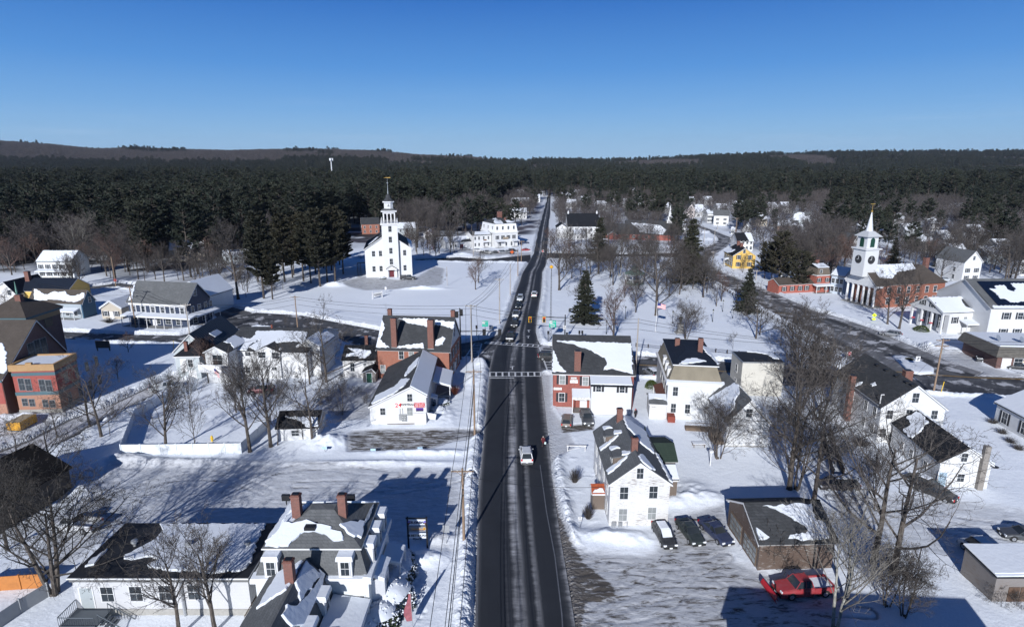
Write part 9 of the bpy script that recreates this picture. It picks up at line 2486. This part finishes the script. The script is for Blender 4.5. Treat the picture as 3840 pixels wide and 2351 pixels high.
TREES=[('giant','8',440,1255,('8',250,20),'giant dark spreading leafless tree at the lower left corner'),('up','8',1450,1600,('8',1450,690),'upright leafless tree before the flat-roofed building, left of the pair'),(
'up','8',1745,1560,('8',1880,590),'upright leafless tree before the flat-roofed building, right of the pair'),('big','1',885,1490,('1',860,760),'big forked leafless tree beside the school wing'),(
'big','1',790,1420,('1',700,830),'dense leafless tree touching the school wing corner'),('round','1',500,1480,('1',420,1150),'small leaning leafless tree by the yellow skip'),('thin',
'1',960,1480,('1',1000,1120),'slim young tree between the big school tree and fence'),('up','8',1345,118,('1',1270,880),'tall thin tree standing against the white vinyl fence'),('thin',
'8',1580,108,('1',1525,1050),'slender sapling against the middle of the vinyl fence'),('thin','1',1700,1430,('1',1690,1190),'small tree alone in the fenced back yard'),('up','8',2020,
105,('E3',650,420),'tall tree overlapping the white building with the balcony'),('up','5',130,1345,('5',30,400),'tall tree overlapping the broad snowy apartment roof'),('thin','5',
190,1330,('5',230,800),'thin stem left of the small white garage'),('thin','5',412,1290,('5',400,900),'thin straight stem in front of the small garage'),('big','5',492,1305,('5',430,
590),'crooked tree directly before the small white garage'),('big','5',615,780,('5',640,60),'large spreading tree left of the orange brick house'),('round','5',470,800,('5',430,350),
'leafless tree against the east end of the apartment house'),('brush','5',860,900,('5',830,800),'tangle of brambles above the plough heap, left'),('brush','5',960,960,('5',940,860),
'tangle of brambles above the plough heap, right'),('brush','5',720,1060,('5',700,930),'tangle of brambles behind the small garage'),('brush','5',560,980,('5',540,830),'tangle of brambles under the large spreading tree'),(
'thin','5',270,320,('5',265,190),'small bare tree on the verge of the cross street, left'),('round','2',1912,1366,('2',1905,1085),'round-headed leafless tree on the snowy field, nearer of the twins'),(
'round','2',1936,1305,('2',1950,1030),'round-headed leafless tree on the snowy field, farther of the twins'),('round','3',318,1022,('3',330,480),'wide dark leafless tree left of the pine on the common'),(
'round','3',790,1462,('3',770,940),'graceful leafless tree at the front of the common'),('big','3',1160,1245,('3',1200,470),'enormous leafless tree in the middle of the common'),('up',
'3',1570,1085,('3',1530,680),'leafless tree on the right of the common above the fence'),('multi','3',1420,1450,('3',1430,1080),'twin-trunked tree behind the soldier statue'),('big',
'3',2030,1445,('3',2080,960),'twisted leafless tree near the spruce on the common'),('birch','3',840,895,('3',830,570),'pale-barked forked tree behind the bandstand lawn'),('round',
'3',590,880,('3',580,560),'leafless tree by the back street left of the bandstand'),('thin','6',1830,262,('6',1850,85),'sapling on the front lawn of the common'),('thin','E8',510,280,(
'E8',515,170),'low sapling beside the eastern lamp of the common'),('round','3',1000,900,('3',1010,620),'leafless tree right behind the bandstand roof'),('round','3',1320,960,('3',
1300,560),'leafless tree between the enormous tree and the large conifer'),('spruce','3',532,1308,('3',560,838),'dark conical pine on the left of the common'),('spruce','3',1450,960,(
'3',1475,395),'large dark conifer in the middle right of the common'),('spruce','3',672,760,('3',690,380),'thin drooping spruce by the back street'),('spruce','3',1945,1215,('3',1955,
830),'spruce beside the diagonal road fence'),('yew','4',180,745,('4',235,300),'dark pine left of the brick villa, tallest'),('yew','4',355,808,('4',400,455),'dark pine in front of the brick villa wing'),(
'yew','4',60,690,('4',60,380),'dark pine farthest left of the villa pines'),('yew','4',120,700,('4',120,400),'dark pine among the villa pines, between the left two'),('yew','4',270,
720,('4',270,430),'dark pine among the villa pines, behind the tallest'),('yew','4',430,780,('4',430,500),'dark pine among the villa pines, against the villa mansard'),('round','3',
1915,870,('3',1930,690),'bare tree before the yellow gable wall'),('big','4',1132,1088,('4',1140,600),'thick-trunked tree beside the portico corner'),('up','4',1232,1128,('4',1320,
540),'smooth slender tree before the brick church wall'),('multi','4',350,1450,('4',430,850),'multi-stemmed tree at the eastern end of the common'),('round','4',20,1180,('4',60,850),
'leafless tree at the roadside end of the common'),('multi','E8',750,760,('E8',790,40),'tall tangled clump behind the barn, left stem group'),('multi','E8',900,850,('E8',900,110),'tall tangled clump behind the barn, right stem group'),(
'open','D3',560,300,('E8',620,300),'dense leafless tree right of the white barn'),('open','D3',760,385,('7',530,380),'ivy-dark trunked tree beside the dark minivan'),('multi','D3',
610,300,('7',200,450),'multi-trunked tangle beyond the garage roof'),('open','D3',1240,900,('7',1080,640),'tall tree with crooked trunk below the rear wing'),('open','D3',1400,985,(
'7',1450,600),'biggest spreading tree before the lower white wing'),('birch','D3',930,1440,('D3',1010,420),'pale lichened tree in the lower right foreground'),('birch','D3',1010,1200,(
'D3',1240,330),'pale dead-looking tree right of the red pickup'),('multi','D3',1350,1250,('D3',1370,700),'young thicket trees at the lower right bank'),('multi','D3',1490,1330,('D3',
1560,760),'many-stemmed sprawling tree at the bottom right'),('brush','D3',2250,1220,('D3',2240,1060),'brown brambles against the board shed, left'),('brush','D3',2380,1240,('D3',2400,
1090),'brown brambles against the board shed, right'),('brush','D3',2160,1120,('D3',2160,1000),'brown brambles beside the shed corner'),('brush','D3',450,930,('D3',430,600),'thin shrubby saplings against the garage wall'),(
'multi','6',1700,1218,('6',1640,640),'fine multi-stemmed tree in front of the mansard house'),('big','4',2150,720,('4',2180,230),'tall leafless tree before the gaunt white house, left'),(
'big','4',2240,700,('4',2290,200),'tall leafless tree before the gaunt white house, right'),('up','D4',565,1345,('D4',535,1080),'straight roadside trunk far left, first of four'),(
'up','D4',612,1352,('D4',590,1060),'straight roadside trunk far left, second of four'),('up','D4',656,1362,('D4',640,1050),'straight roadside trunk far left, third of four'),('up',
'D4',706,1372,('D4',690,1000),'straight roadside trunk far left, fourth of four'),('round','D4',1000,1300,('D4',970,860),'broad brownish round-crowned tree at the wood edge'),('round',
'D4',1120,1210,('D4',1030,740),'pale round-crowned tree behind the brownish one'),('birch','D4',725,1150,('D4',720,660),'white dead tree standing before the dark pines'),('round','D4',
1930,1340,('D4',1840,1090),'brown-leaved small oak right of the corner store'),('up','D4',2075,1450,('D4',2050,750),'tall pale vase-shaped tree right of the corner store'),('up','2',
320,1262,('2',290,850),'bare tree among the pines left of the church'),('round','1',1120,752,('1',1100,640),'small ornamental tree on the school lawn'),('round','1',1028,985,('1',990,
770),'gnarled tree in the shade of the school wing'),('round','1',70,420,('1',50,190),'gnarled tree before the dark-roofed house'),('up','2',1595,1052,('2',1600,770),'leafless tree with dark trunk left of the inn annex'),(
'up','2',1405,1000,('2',1390,560),'snow-dusted spruce-like tall tree right of the church'),('up','2',1490,930,('2',1500,640),'grey leafless tree between church and inn'),('birch','2',
215,1205,('2',200,760),'tall bare dead pole-like tree left of the church'),('pinebare','2',145,1452,('2',130,950),'lone pine at the left edge of the field'),('pinebare','2',70,1445,(
'2',40,640),'tall slim pine beside the lone field pine'),('pinebare','2',415,1292,('2',390,710),'first tall pine of the row left of the church'),('pinebare','2',480,1310,('2',460,720),
'second tall pine of the row left of the church'),('pinebare','2',560,1342,('2',545,670),'third tall pine of the row left of the church'),('pinebare','2',622,1302,('2',630,700),'fourth tall pine of the row left of the church'),(
'pinebare','2',692,1312,('2',690,650),'fifth tall pine of the row left of the church'),('pinebare','2',760,1230,('2',750,700),'pine closest to the church west wall'),('pinebare','2',
250,1300,('2',250,720),'pine behind the lone field pine'),('pinebare','2',330,1240,('2',325,740),'pine in the grove left of the church, behind the first tall pine'),('pinebare','2',
520,1225,('2',515,690),'pine in the grove left of the church, behind the second and third'),('pinebare','2',590,1180,('2',585,700),'pine in the grove left of the church, deep behind the third'),(
'pinebare','2',660,1200,('2',655,680),'pine in the grove left of the church, deep behind the fifth'),('pinebare','2',730,1150,('2',725,690),'pine in the grove left of the church, deepest nearest the church'),(
'pinebare','2',430,1180,('2',425,730),'pine in the grove left of the church, deep in its middle'),('pinebare','2',180,1250,('2',175,800),'pine in the grove left of the church, at its thin left end'),(
'pinebare','2',20,1300,('2',15,760),'pine in the grove left of the church, at its far left end'),('pinebare','2',90,1270,('2',85,830),'pine in the grove left of the church, just inside its left end'),(
'big','3',1250,1010,('3',1260,600),'dense leafless tree just right of the bandstand'),('big','3',1480,1010,('3',1500,690),'dense leafless tree below the large conifer'),('round','3',
380,850,('3',370,560),'second dark leafless tree behind the wide one on the common'),('big','3',450,800,('3',460,500),'dark leafless tree by the back street, left'),('round','3',700,
860,('3',700,620),'leafless tree before the drooping spruce'),('big','3',1120,820,('3',1130,540),'leafless tree behind the bandstand, farther back'),('round','3',1650,1010,('3',1640,
760),'leafless tree by the diagonal road fence bend'),('up','3',1380,840,('3',1370,560),'upright leafless tree left of the large conifer'),('round','3',240,700,('3',250,470),'leafless tree at the northwest corner of the common'),(
'big','3',560,470,('3',560,330),'leafless tree before the dark-roofed hall'),('pine','E5',1300,470,('E5',1340,10),'huge dark pine behind the slim steeple, left of two'),('pine','E5',
1400,450,('E5',1440,0),'huge dark pine behind the slim steeple, middle'),('pine','E5',1570,440,('E5',1580,20),'huge dark pine behind the slim steeple, right of two'),('spruce','E5',
990,330,('E5',1000,40),'dark rounded spruce beyond the brick church'),('spruce','E5',1020,470,('E5',1020,350),'short dark evergreen behind the brick church, left'),('spruce','E5',1110,
480,('E5',1110,330),'short dark evergreen behind the brick church, right'),('pine','E6',640,330,('E6',640,0),'big dark pine beyond the distant flagpole, left'),('pine','E6',800,320,(
'E6',800,0),'big dark pine beyond the distant flagpole, middle'),('pine','E6',950,300,('E6',960,0),'big dark pine beyond the distant flagpole, right'),('pine','E6',730,290,('E6',720,-
40),'big dark pine beyond the distant flagpole, rear'),('pine','2',1900,740,('2',1900,520),'wide pine at the forest edge behind the inn, left'),('pine','2',2000,735,('2',2000,540),
'wide pine at the forest edge behind the inn, middle'),('pine','2',2080,710,('2',2080,560),'wide pine at the forest edge behind the inn, right'),('yew','E6',1260,820,('E6',1290,420),
'dark pine rising behind the villa pines'),('pine','4',1320,520,('4',1310,200),'dark hemlock right of the white steeple, tallest'),('spruce','4',1180,560,('4',1170,330),'dark hemlock directly right of the clock stage'),(
'spruce','4',1590,590,('4',1590,400),'layered dark evergreen right of the brick church chimney'),('spruce','4',1930,480,('4',1930,310),'dark evergreen before the snowy slope at upper right'),(
'pine','4',60,130,('4',60,-20),'dark pine above the grey woods left of the villa'),('big','4',760,560,('4',750,250),'tall grey trees left of the white steeple, nearest'),('big','4',
560,560,('4',560,200),'tall grey trees above the brick villa, left'),('up','4',650,600,('4',650,230),'tall grey trees above the brick villa, right'),('big','4',840,600,('4',850,330),
'grey tree touching the clock stage of the steeple'),('up','4',1700,560,('4',1700,250),'leafless tree on the snowy slope right of the church'),('big','4',2040,560,('4',2040,240),'leafless tree behind the gaunt white house'),(
'big','8',60,900,('8',60,200),'dark leafless tree at the left edge above the orange fence'),('big','8',190,420,('1',130,1250),'dark leafless tree behind the brown barn'),('rust','2',
1520,1020,('2',1520,905),'rusty-leaved bush on the slope left of the inn annex'),('rust','E5',1080,850,('E5',1090,760),'dark red-leaved bush behind the common, left'),('rust','E5',
1110,990,('E5',1100,930),'dark red-leaved bush behind the common, right'),]
FOOT=[]
def in_building(x,y,pad=3.0):
 for A,ux,uy,W,D in FOOT:
  dx,dy=x-A.x,y-A.y;u=dx*ux.x+dy*ux.y;v=dx*uy.x+dy*uy.y
  if-pad<u<W+pad and-pad-2-(30 if A.y>250 else 0)<v<D+pad:return True
 return False
def scatter(poly,step,seed,jit=.8,ymax=1e9,grow=0.0):
 rs=random.Random(seed);xs=[p[0]for p in poly];ys=[p[1]for p in poly]
 out=[];y=min(ys);X=[];Y=[]
 while y<min(max(ys),ymax):
  s=step*(1+grow*max(0,y-300)/1000)
  lim=0.98*(y+30)
  x=max(min(xs),-lim)
  while x<min(max(xs),lim):
   X.append(x+rs.uniform(-jit,jit)*s*.5);Y.append(y+rs.uniform(-jit,jit)*s*.5);x+=s
  y+=s
 X=np.array(X);Y=np.array(Y)
 k=sdf(poly,X,Y)<0
 return X[k],Y[k]
def stuff_instances(name,protos,X,Y,Z,S,seed,extra_scale=1.0):
 """one object: points carrying copies of the tree meshes (geometry nodes)"""
 me=bpy.data.meshes.new(name);n=len(X)
 me.vertices.add(n);me.vertices.foreach_set('co',np.stack([X,Y,Z],-1).astype(np.float32).ravel())
 a=me.attributes.new('size','FLOAT','POINT');a.data.foreach_set('value',np.asarray(S,np.float32))
 o=bpy.data.objects.new(name,me);COL.objects.link(o);tag(o,kind='stuff')
 ng=bpy.data.node_groups.new(name,'GeometryNodeTree');N=ng.nodes;L=ng.links
 ng.interface.new_socket('Geometry',in_out='INPUT',socket_type='NodeSocketGeometry');ng.interface.new_socket('Geometry',in_out='OUTPUT',socket_type='NodeSocketGeometry')
 gi=N.new('NodeGroupInput');go=N.new('NodeGroupOutput');ip=N.new('GeometryNodeInstanceOnPoints');jg=N.new('GeometryNodeJoinGeometry')
 for pr in protos:
  j2=N.new('GeometryNodeJoinGeometry')
  for ob in pr:
   oi=N.new('GeometryNodeObjectInfo');oi.inputs['Object'].default_value=ob;oi.transform_space='ORIGINAL'
   L.new(oi.outputs['Geometry'],j2.inputs[0])
  g2=N.new('GeometryNodeGeometryToInstance');L.new(j2.outputs[0],g2.inputs[0]);L.new(g2.outputs[0],jg.inputs[0])
 L.new(gi.outputs[0],ip.inputs['Points']);L.new(jg.outputs[0],ip.inputs['Instance']);ip.inputs['Pick Instance'].default_value=True
 ri=N.new('FunctionNodeRandomValue');ri.data_type='INT';ri.inputs['Min'].default_value=0;ri.inputs['Max'].default_value=len(protos)-1;ri.inputs['Seed'].default_value=seed
 mx=[s for s in ri.inputs if s.type=='INT']
 mx[0].default_value=0;mx[1].default_value=len(protos)-1
 L.new([s for s in ri.outputs if s.type=='INT'][0],ip.inputs['Instance Index'])
 rr=N.new('FunctionNodeRandomValue');rr.data_type='FLOAT_VECTOR'
 vv=[s for s in rr.inputs if s.type=='VECTOR'];vv[0].default_value=(-.05,-.05,0);vv[1].default_value=(.05,.05,6.283)
 L.new([s for s in rr.outputs if s.type=='VECTOR'][0],ip.inputs['Rotation'])
 na=N.new('GeometryNodeInputNamedAttribute');na.data_type='FLOAT';na.inputs['Name'].default_value='size'
 L.new([s for s in na.outputs if s.type=='VALUE' and s.enabled][0],ip.inputs['Scale'])
 L.new(ip.outputs[0],go.inputs[0])
 md=o.modifiers.new('scatter','NODES');md.node_group=ng
 return o
def P2(x,y):return tuple(G('P',x,y).xy)
PINE_EDGE=[(-700,985),(0,955),(250,950),(420,985),(560,1030),(700,1048),(850,1020),(960,975),(1080,935),(1200,900),(1300,862),(1420,852),(1600,848),(1700,832),(1800,806),(1880,770),(
1950,728),(2010,705)]
def plant_all():
 for b in ALLB:FOOT.append((b.A,b.ux,b.uy,b.W,b.D))
 D=make_protos();rs=random.Random(9);cnt={}
 first={}
 for kind,c,x,y,tp,lb in TREES:
  g=G(c,x,y);z=atdist(tp[0],tp[1],tp[2],g.y).z
  i=cnt.get(kind,0);cnt[kind]=i+1
  me,H=D[kind][i%len(D[kind])]
  lim={'giant':(12,24),'big':(9,26),'thin':(4,12),'brush':(1.8,5),'rust':(2.5,7)}.get(kind,(5,27))
  h=max(lim[0],min(lim[1],z));nm={'pine':'pine_tree','spruce':'spruce_tree','yew':'pine_tree','pinebare':'pine_tree','birch':'pale_barked_tree','brush':'bramble_bush','rust':'red_leaved_bush'}.get(
kind,'bare_tree')
  o=put_tree(nm,lb,'bush' if kind in('brush','rust')else 'tree',me,g.x,g.y,h/H,rs=rs)
  if 0:print('TREE %-8s y=%5.0f h=%4.1f %s'%(kind,g.y,z,lb))
  first.setdefault(kind,[]).append(o)
 edge=[P2(*p)for p in PINE_EDGE]
 poly=edge+[(24,900),(40,1400),(60,2100),(-2600,2100),(-2600,300)]
 X,Y=scatter(poly,8.6,3,grow=.45,ymax=2100)
 dd=sdf(edge+[(5000,3000),(-5000,3000)],X,Y)
 order=np.argsort(Y+np.abs(X)*.1);
 de=np.full(X.shape,1e9)
 for i in range(len(edge)-1):
  a=np.array(edge[i]);b=np.array(edge[i+1]);e=b-a;t=np.clip(((X-a[0])*e[0]+(Y-a[1])*e[1])/(e@e),0,1)
  de=np.minimum(de,np.hypot(X-a[0]-t*e[0],Y-a[1]-t*e[1]))
 inview=np.abs(X)<.9*Y+5
 front=np.where((de<42)&inview)[0]
 front=front[np.argsort(Y[front])][:230]
 fs=set(front.tolist());n=0
 for k in front:
  if in_building(X[k],Y[k]):continue
  me,H=D['pine'][n%4];n+=1
  ppx=1920+X[k]/Y[k]*2300
  w_='far left above the corner store' if ppx<820 else 'left of the white church tower' if ppx<1400 else 'between the white church and the inn' if ppx<1690 else 'behind the mansard inn'
  o=put_tree('pine_tree','tall dark pine on the forest front, '+w_,'tree',me,float(X[k]),float(Y[k]),rs.uniform(.72,1.22),group='pines along the forest front, '+w_,rs=rs)
  first.setdefault('pine',[]).append(o)
 keep=np.array([k for k in range(len(X))if k not in fs])
 X,Y=X[keep],Y[keep]
 mixk=(vnoise(X/45.0+3,Y/45.0)>.80)|(np.random.default_rng(8).random(len(X))<.04);XM,YM=X[mixk],Y[mixk];X,Y=X[~mixk],Y[~mixk]
 R2=[(40,760),(60,720),(110,700),(170,690),(230,640),(330,620),(420,600),(520,560),(640,540),(800,520),(2300,560),(2300,2100),(62,2100),(45,1400),(32,900)]
 X2,Y2=scatter(R2,9.5,5,grow=.55,ymax=2100)
 nn=vnoise(X2/70.0,Y2/70.0);nb=vnoise(X2/260.0+9,Y2/130.0);k2=np.where(Y2<950,nn<.66,nb<.50)
 Xp=np.concatenate([X,X2[k2]]);Yp=np.concatenate([Y,Y2[k2]])
 rg=np.random.default_rng(4);m=26000
 yy=2100+rg.random(m)**1.3*1900;xx=(rg.random(m)*2-1)*yy*.92
 kk=vnoise(xx/160.0,yy/220.0)<np.where(xx>-300,.50,np.where(yy>2900,.14,.34));xx,yy=xx[kk],yy[kk]
 Xp=np.concatenate([Xp,xx]);Yp=np.concatenate([Yp,yy])
 Zp=hills(Xp,Yp)
 protos=[tuple(t.children)for t in first['pine'][:4]]
 S=rg.uniform(.75,1.2,len(Xp));S=np.where(rg.random(len(Xp))<.14,S*1.18,S)
 stuff_instances('pine_forest',protos,Xp,Yp,Zp,S,3)
 B=[([P2(2085,905),P2(2600,925),P2(2640,880),P2(2900,1010),P2(3150,1060),P2(3700,950),P2(4000,960),(700,560),(330,650),(230,700),(110,760),(50,800)],9.4),([P2(1660,900),P2(1980,850),
P2(2030,745),P2(1950,730),P2(1800,800),P2(1600,840),P2(1450,862)],8.5),([P2(-500,1010),P2(60,1040),P2(180,975),P2(420,1050),P2(560,1060),P2(760,1090),P2(960,1040),P2(1000,940),P2(860,
935),P2(640,945),P2(420,940),P2(250,925),P2(0,945),P2(-600,950)],7.0),([P2(3500,1000),P2(3840,900),P2(4100,900),P2(4100,1080),P2(3600,1060)],8.5),([P2(2870,1000),P2(2980,1060),P2(3110,
1070),P2(3170,960),P2(3180,880),P2(2950,870)],6.0),([P2(3330,1000),P2(3500,960),P2(3600,1050),P2(3560,1075)],7.0)]
 BX=[];BY=[]
 for i,(pl,st)in enumerate(B):
  a,b=scatter(pl,st,20+i);BX.append(a);BY.append(b)
 BX=np.concatenate(BX);BY=np.concatenate(BY)
 rd=np.full(BX.shape,1e9)
 for k,p in ROADP.items():rd=np.minimum(rd,sdf(p,BX,BY))
 ok=(rd>4)&(np.hypot(BX-75,BY-240)>0)
 dens=fbm(BX/40.0,BY/40.0,2)>.27
 ok&=dens
 ok&=np.array([not in_building(float(a),float(b),2.5)for a,b in zip(BX,BY)])
 BX,BY=BX[ok],BY[ok]
 o_=np.argsort(BY);BX,BY=BX[o_],BY[o_]
 vis=[i for i in range(len(BX))if abs(BX[i])<.88*BY[i]+8]
 ind=vis[:88];s_=set(ind)
 for n,i in enumerate(ind):
  kd=('round','up','round','far')[n%4];me,H=D[kd][n%len(D[kd])]
  lft=BX[i]<0
  ppx=1920+BX[i]/BY[i]*2300
  w_='thicket above the dark-roofed house far left' if ppx<420 else 'thicket behind the corner store' if ppx<1100 else 'woods behind the mansard inn' if lft else 'woods beyond the dark-roofed hall' if ppx<2450 else 'woods around the upper bend' if ppx<2900 else 'woods behind the columned church' if ppx<3420 else 'woods behind the solar hall'
  lb='grey leafless tree in the '+w_
  put_tree('bare_tree',lb,'tree',me,float(BX[i]),float(BY[i]),rs.uniform(.7,1.1)*14/H,group='leafless trees of the '+w_,rs=rs)
 AREAS=[([P2(2050,1010),P2(2620,985),P2(2690,1050),P2(2560,1110),P2(2330,1090),P2(2080,1070)],9.5,('round','big','up'),(11,18),'the upper part of the common',0),([P2(2080,945),P2(2600,
935),P2(2600,905),P2(2090,915)],9.0,('round','up','far'),(9,15),'the back street verge',1),([P2(1080,1430),P2(1340,1400),P2(1300,1560),P2(1180,1660),P2(1060,1620)],5.0,('brush','thin',
'brush'),(2.5,8),'the thicket behind the small white garage',2),([P2(830,1140),P2(1010,1120),P2(1100,1110),P2(1010,1060),P2(860,1080)],7.0,('brush','thin','up'),(4,10),'the brushy slope right of the corner store',
3),([P2(3110,1690),P2(3290,1760),P2(3300,1950),P2(3200,2150),P2(3120,2000)],5.5,('brush','thin','multi'),(3,9),'the brushy strip right of the weathered garage',4),([P2(3060,1330),P2(
2900,1380),P2(2950,1560),P2(3080,1560)],8.5,('up','multi','round'),(9,14),'the yard behind the white barn',5)]
 AREAS+=[([P2(3560,965),P2(3860,930),P2(3860,1085),P2(3700,1075)],9.0,('big','round','up'),(11,19),'the slope behind the solar hall',6),([P2(2590,1060),P2(2700,1085),P2(2790,1150),
P2(2700,1180),P2(2600,1120)],10.0,('round','big'),(9,14),'the fence corner of the common',7),([P2(2120,1100),P2(2540,1110),P2(2600,1180),P2(2200,1190)],15.0,('round','up'),(8,13),'the middle of the common',
8),([P2(-20,1700),P2(200,1690),P2(230,1900),P2(-20,2080)],6.5,('big','open'),(9,13),'the dark clump around the brown barn',9),([P2(640,1420),P2(1060,1430),P2(1000,1640),P2(560,1650)],
11.0,('thin','up','round'),(6,11),'the fenced back yard',10),([P2(1500,915),P2(1720,935),P2(1690,985),P2(1540,960)],8.0,('up','round'),(9,14),'the slope between church and inn annex',
11)]
 for pl,st,kinds,(h0,h1),nm,sd_ in AREAS:
  ax,ay=scatter(pl,st,60+sd_);rr=np.full(ax.shape,1e9)
  for p in ROADP.values():rr=np.minimum(rr,sdf(p,ax,ay))
  n=0
  for a,b_,r_ in zip(ax,ay,rr):
   if r_<1.5 or any(-1.5<(a-A.x)*ux.x+(b_-A.y)*ux.y<W+1.5 and-1.5<(a-A.x)*uy.x+(b_-A.y)*uy.y<Dp+1.5 for A,ux,uy,W,Dp in FOOT):continue
   kd=kinds[n%len(kinds)];me,H=D[kd][n%len(D[kd])];n+=1;low=kd=='brush'
   put_tree('bramble_bush' if low else 'bare_tree',('low tangled bramble in ' if low else 'slender leafless tree in ')+nm,'bush' if low else 'tree',me,float(a),float(b_),(rs.uniform(
2.2,4.0)if low else rs.uniform(h0,h1))/H,group=('brambles in ' if low else 'leafless trees in ')+nm,rs=rs)
 rest=np.array([i for i in range(len(BX))if i not in s_])
 X3,Y3=X2[~k2],Y2[~k2]
 m=42000;yy=2000+rg.random(m)*1500;xx=(rg.random(m)*2-1)*yy*.92;kk=vnoise(xx/160.0,yy/220.0)>=np.where(xx>-300,.5,.2);xx,yy=xx[kk],yy[kk]
 AX=np.concatenate([BX[rest],X3,xx,XM]);AY=np.concatenate([BY[rest],Y3,yy,YM])
 fp=[]
 for i in range(4):
  me,H=D['far'][i];q=rest[i*7]
  t=put_tree('bare_tree','thick-twigged grey leafless tree among the village woods','tree',me,float(BX[q]),float(BY[q]),1.0,group='thick-twigged village trees',rs=rs);fp.append(tuple(
t.children))
 ev=(vnoise(AX/28.0+50,AY/28.0)>.71)&(AY<2000)
 stuff_instances('evergreens_in_the_woods',protos,AX[ev],AY[ev],hills(AX[ev],AY[ev]),rg.uniform(.55,.9,int(ev.sum())),6)
 AX,AY=AX[~ev],AY[~ev]
 stuff_instances('bare_woods',fp,AX,AY,hills(AX,AY),np.where(AX<-.05*AY,rg.uniform(1.1,1.6,len(AX)),rg.uniform(.7,1.15,len(AX))),8)
 twig_bush('brown vertical shrub beside the rusty-roofed entry',G('D2',590,262),1.1,2.4,seed=2)
 twig_bush('small brown shrub left of the peeling house corner',G('D2',708,578),.9,2.2,seed=3)
 twig_bush('reddish bare shrub before the office porch',G('D8',1075,1065),1.2,2.2,mat=RUST,seed=4,n=200)
 bush('snow-topped clipped bush by the office side door, upper',G('D8',920,1178),1.7,1.2,True,seed=31);bush('snow-topped clipped bush at the office corner, lower',G('D8',880,1258),
1.5,1.1,True,seed=32)
 bush('green rounded shrub beside the silver car and mansard house',G('6',1120,598),1.3,1.8,False,plain('yellow_green_leaf',(.07,.10,.02),.8,var=.5),seed=33)
 bush('green foundation shrub before the temple-fronted house',G('E7',245,520),1.9,1.6,False,plain('yellow_green_leaf',(.07,.10,.02),.8,var=.5),seed=34)
 twig_bush('brown shrub before the church west windows',G('D5',440,1272),2.2,1.8,seed=35,n=200);bush('snowy dark bush at the foot of the church tower',G('D5',515,1308),1.2,1.0,True,
seed=36)
 twig_bush('brown shrub mass before the tan cottage',G('E1',2060,1170),2.4,1.8,seed=37,n=220)
 twig_bush('leafless hedge shrub against the rear wing bank',G('7',900,985),2.2,1.6,seed=38,n=240)
 for i,(x,y)in enumerate(((2040,790),(2130,880),(2200,960),(2270,1020))):
  twig_bush(['uppermost','second','third','lowest'][i]+' dark hedge clump in the row below the shuttered house',G('7',x,y),1.3,1.2,seed=40+i,n=120)
build_ground();build_roads()
for f in(B_realty,B_brick_left,B_appliance,B_mansard,B_peeling,B_barn,B_cube,B_right_white,B_garage,B_misc_near,B_flat_left,B_dark_barn,B_below,B_icecream,B_school,B_shop,B_cluster,
B_church_left,B_church_right,B_greek,B_evans,B_far):
 f()
B_signals();B_park();B_fences();B_icesign();B_poles();B_cars()
plant_all()
def B_haze():
 m,n,l,b=newmat('haze_air');n.remove(b);out=n['Material Output']
 v=n.new('ShaderNodeVolumePrincipled');v.inputs['Color'].default_value=(.72,.82,1,1);v.inputs['Density'].default_value=3.2e-5;v.inputs['Anisotropy'].default_value=.2
 l.new(v.outputs[0],out.inputs['Volume'])
 o=MB().box(-12500,-300,-3,12500,12000,420).build('haze',m);tag(o,kind='stuff')
B_haze()
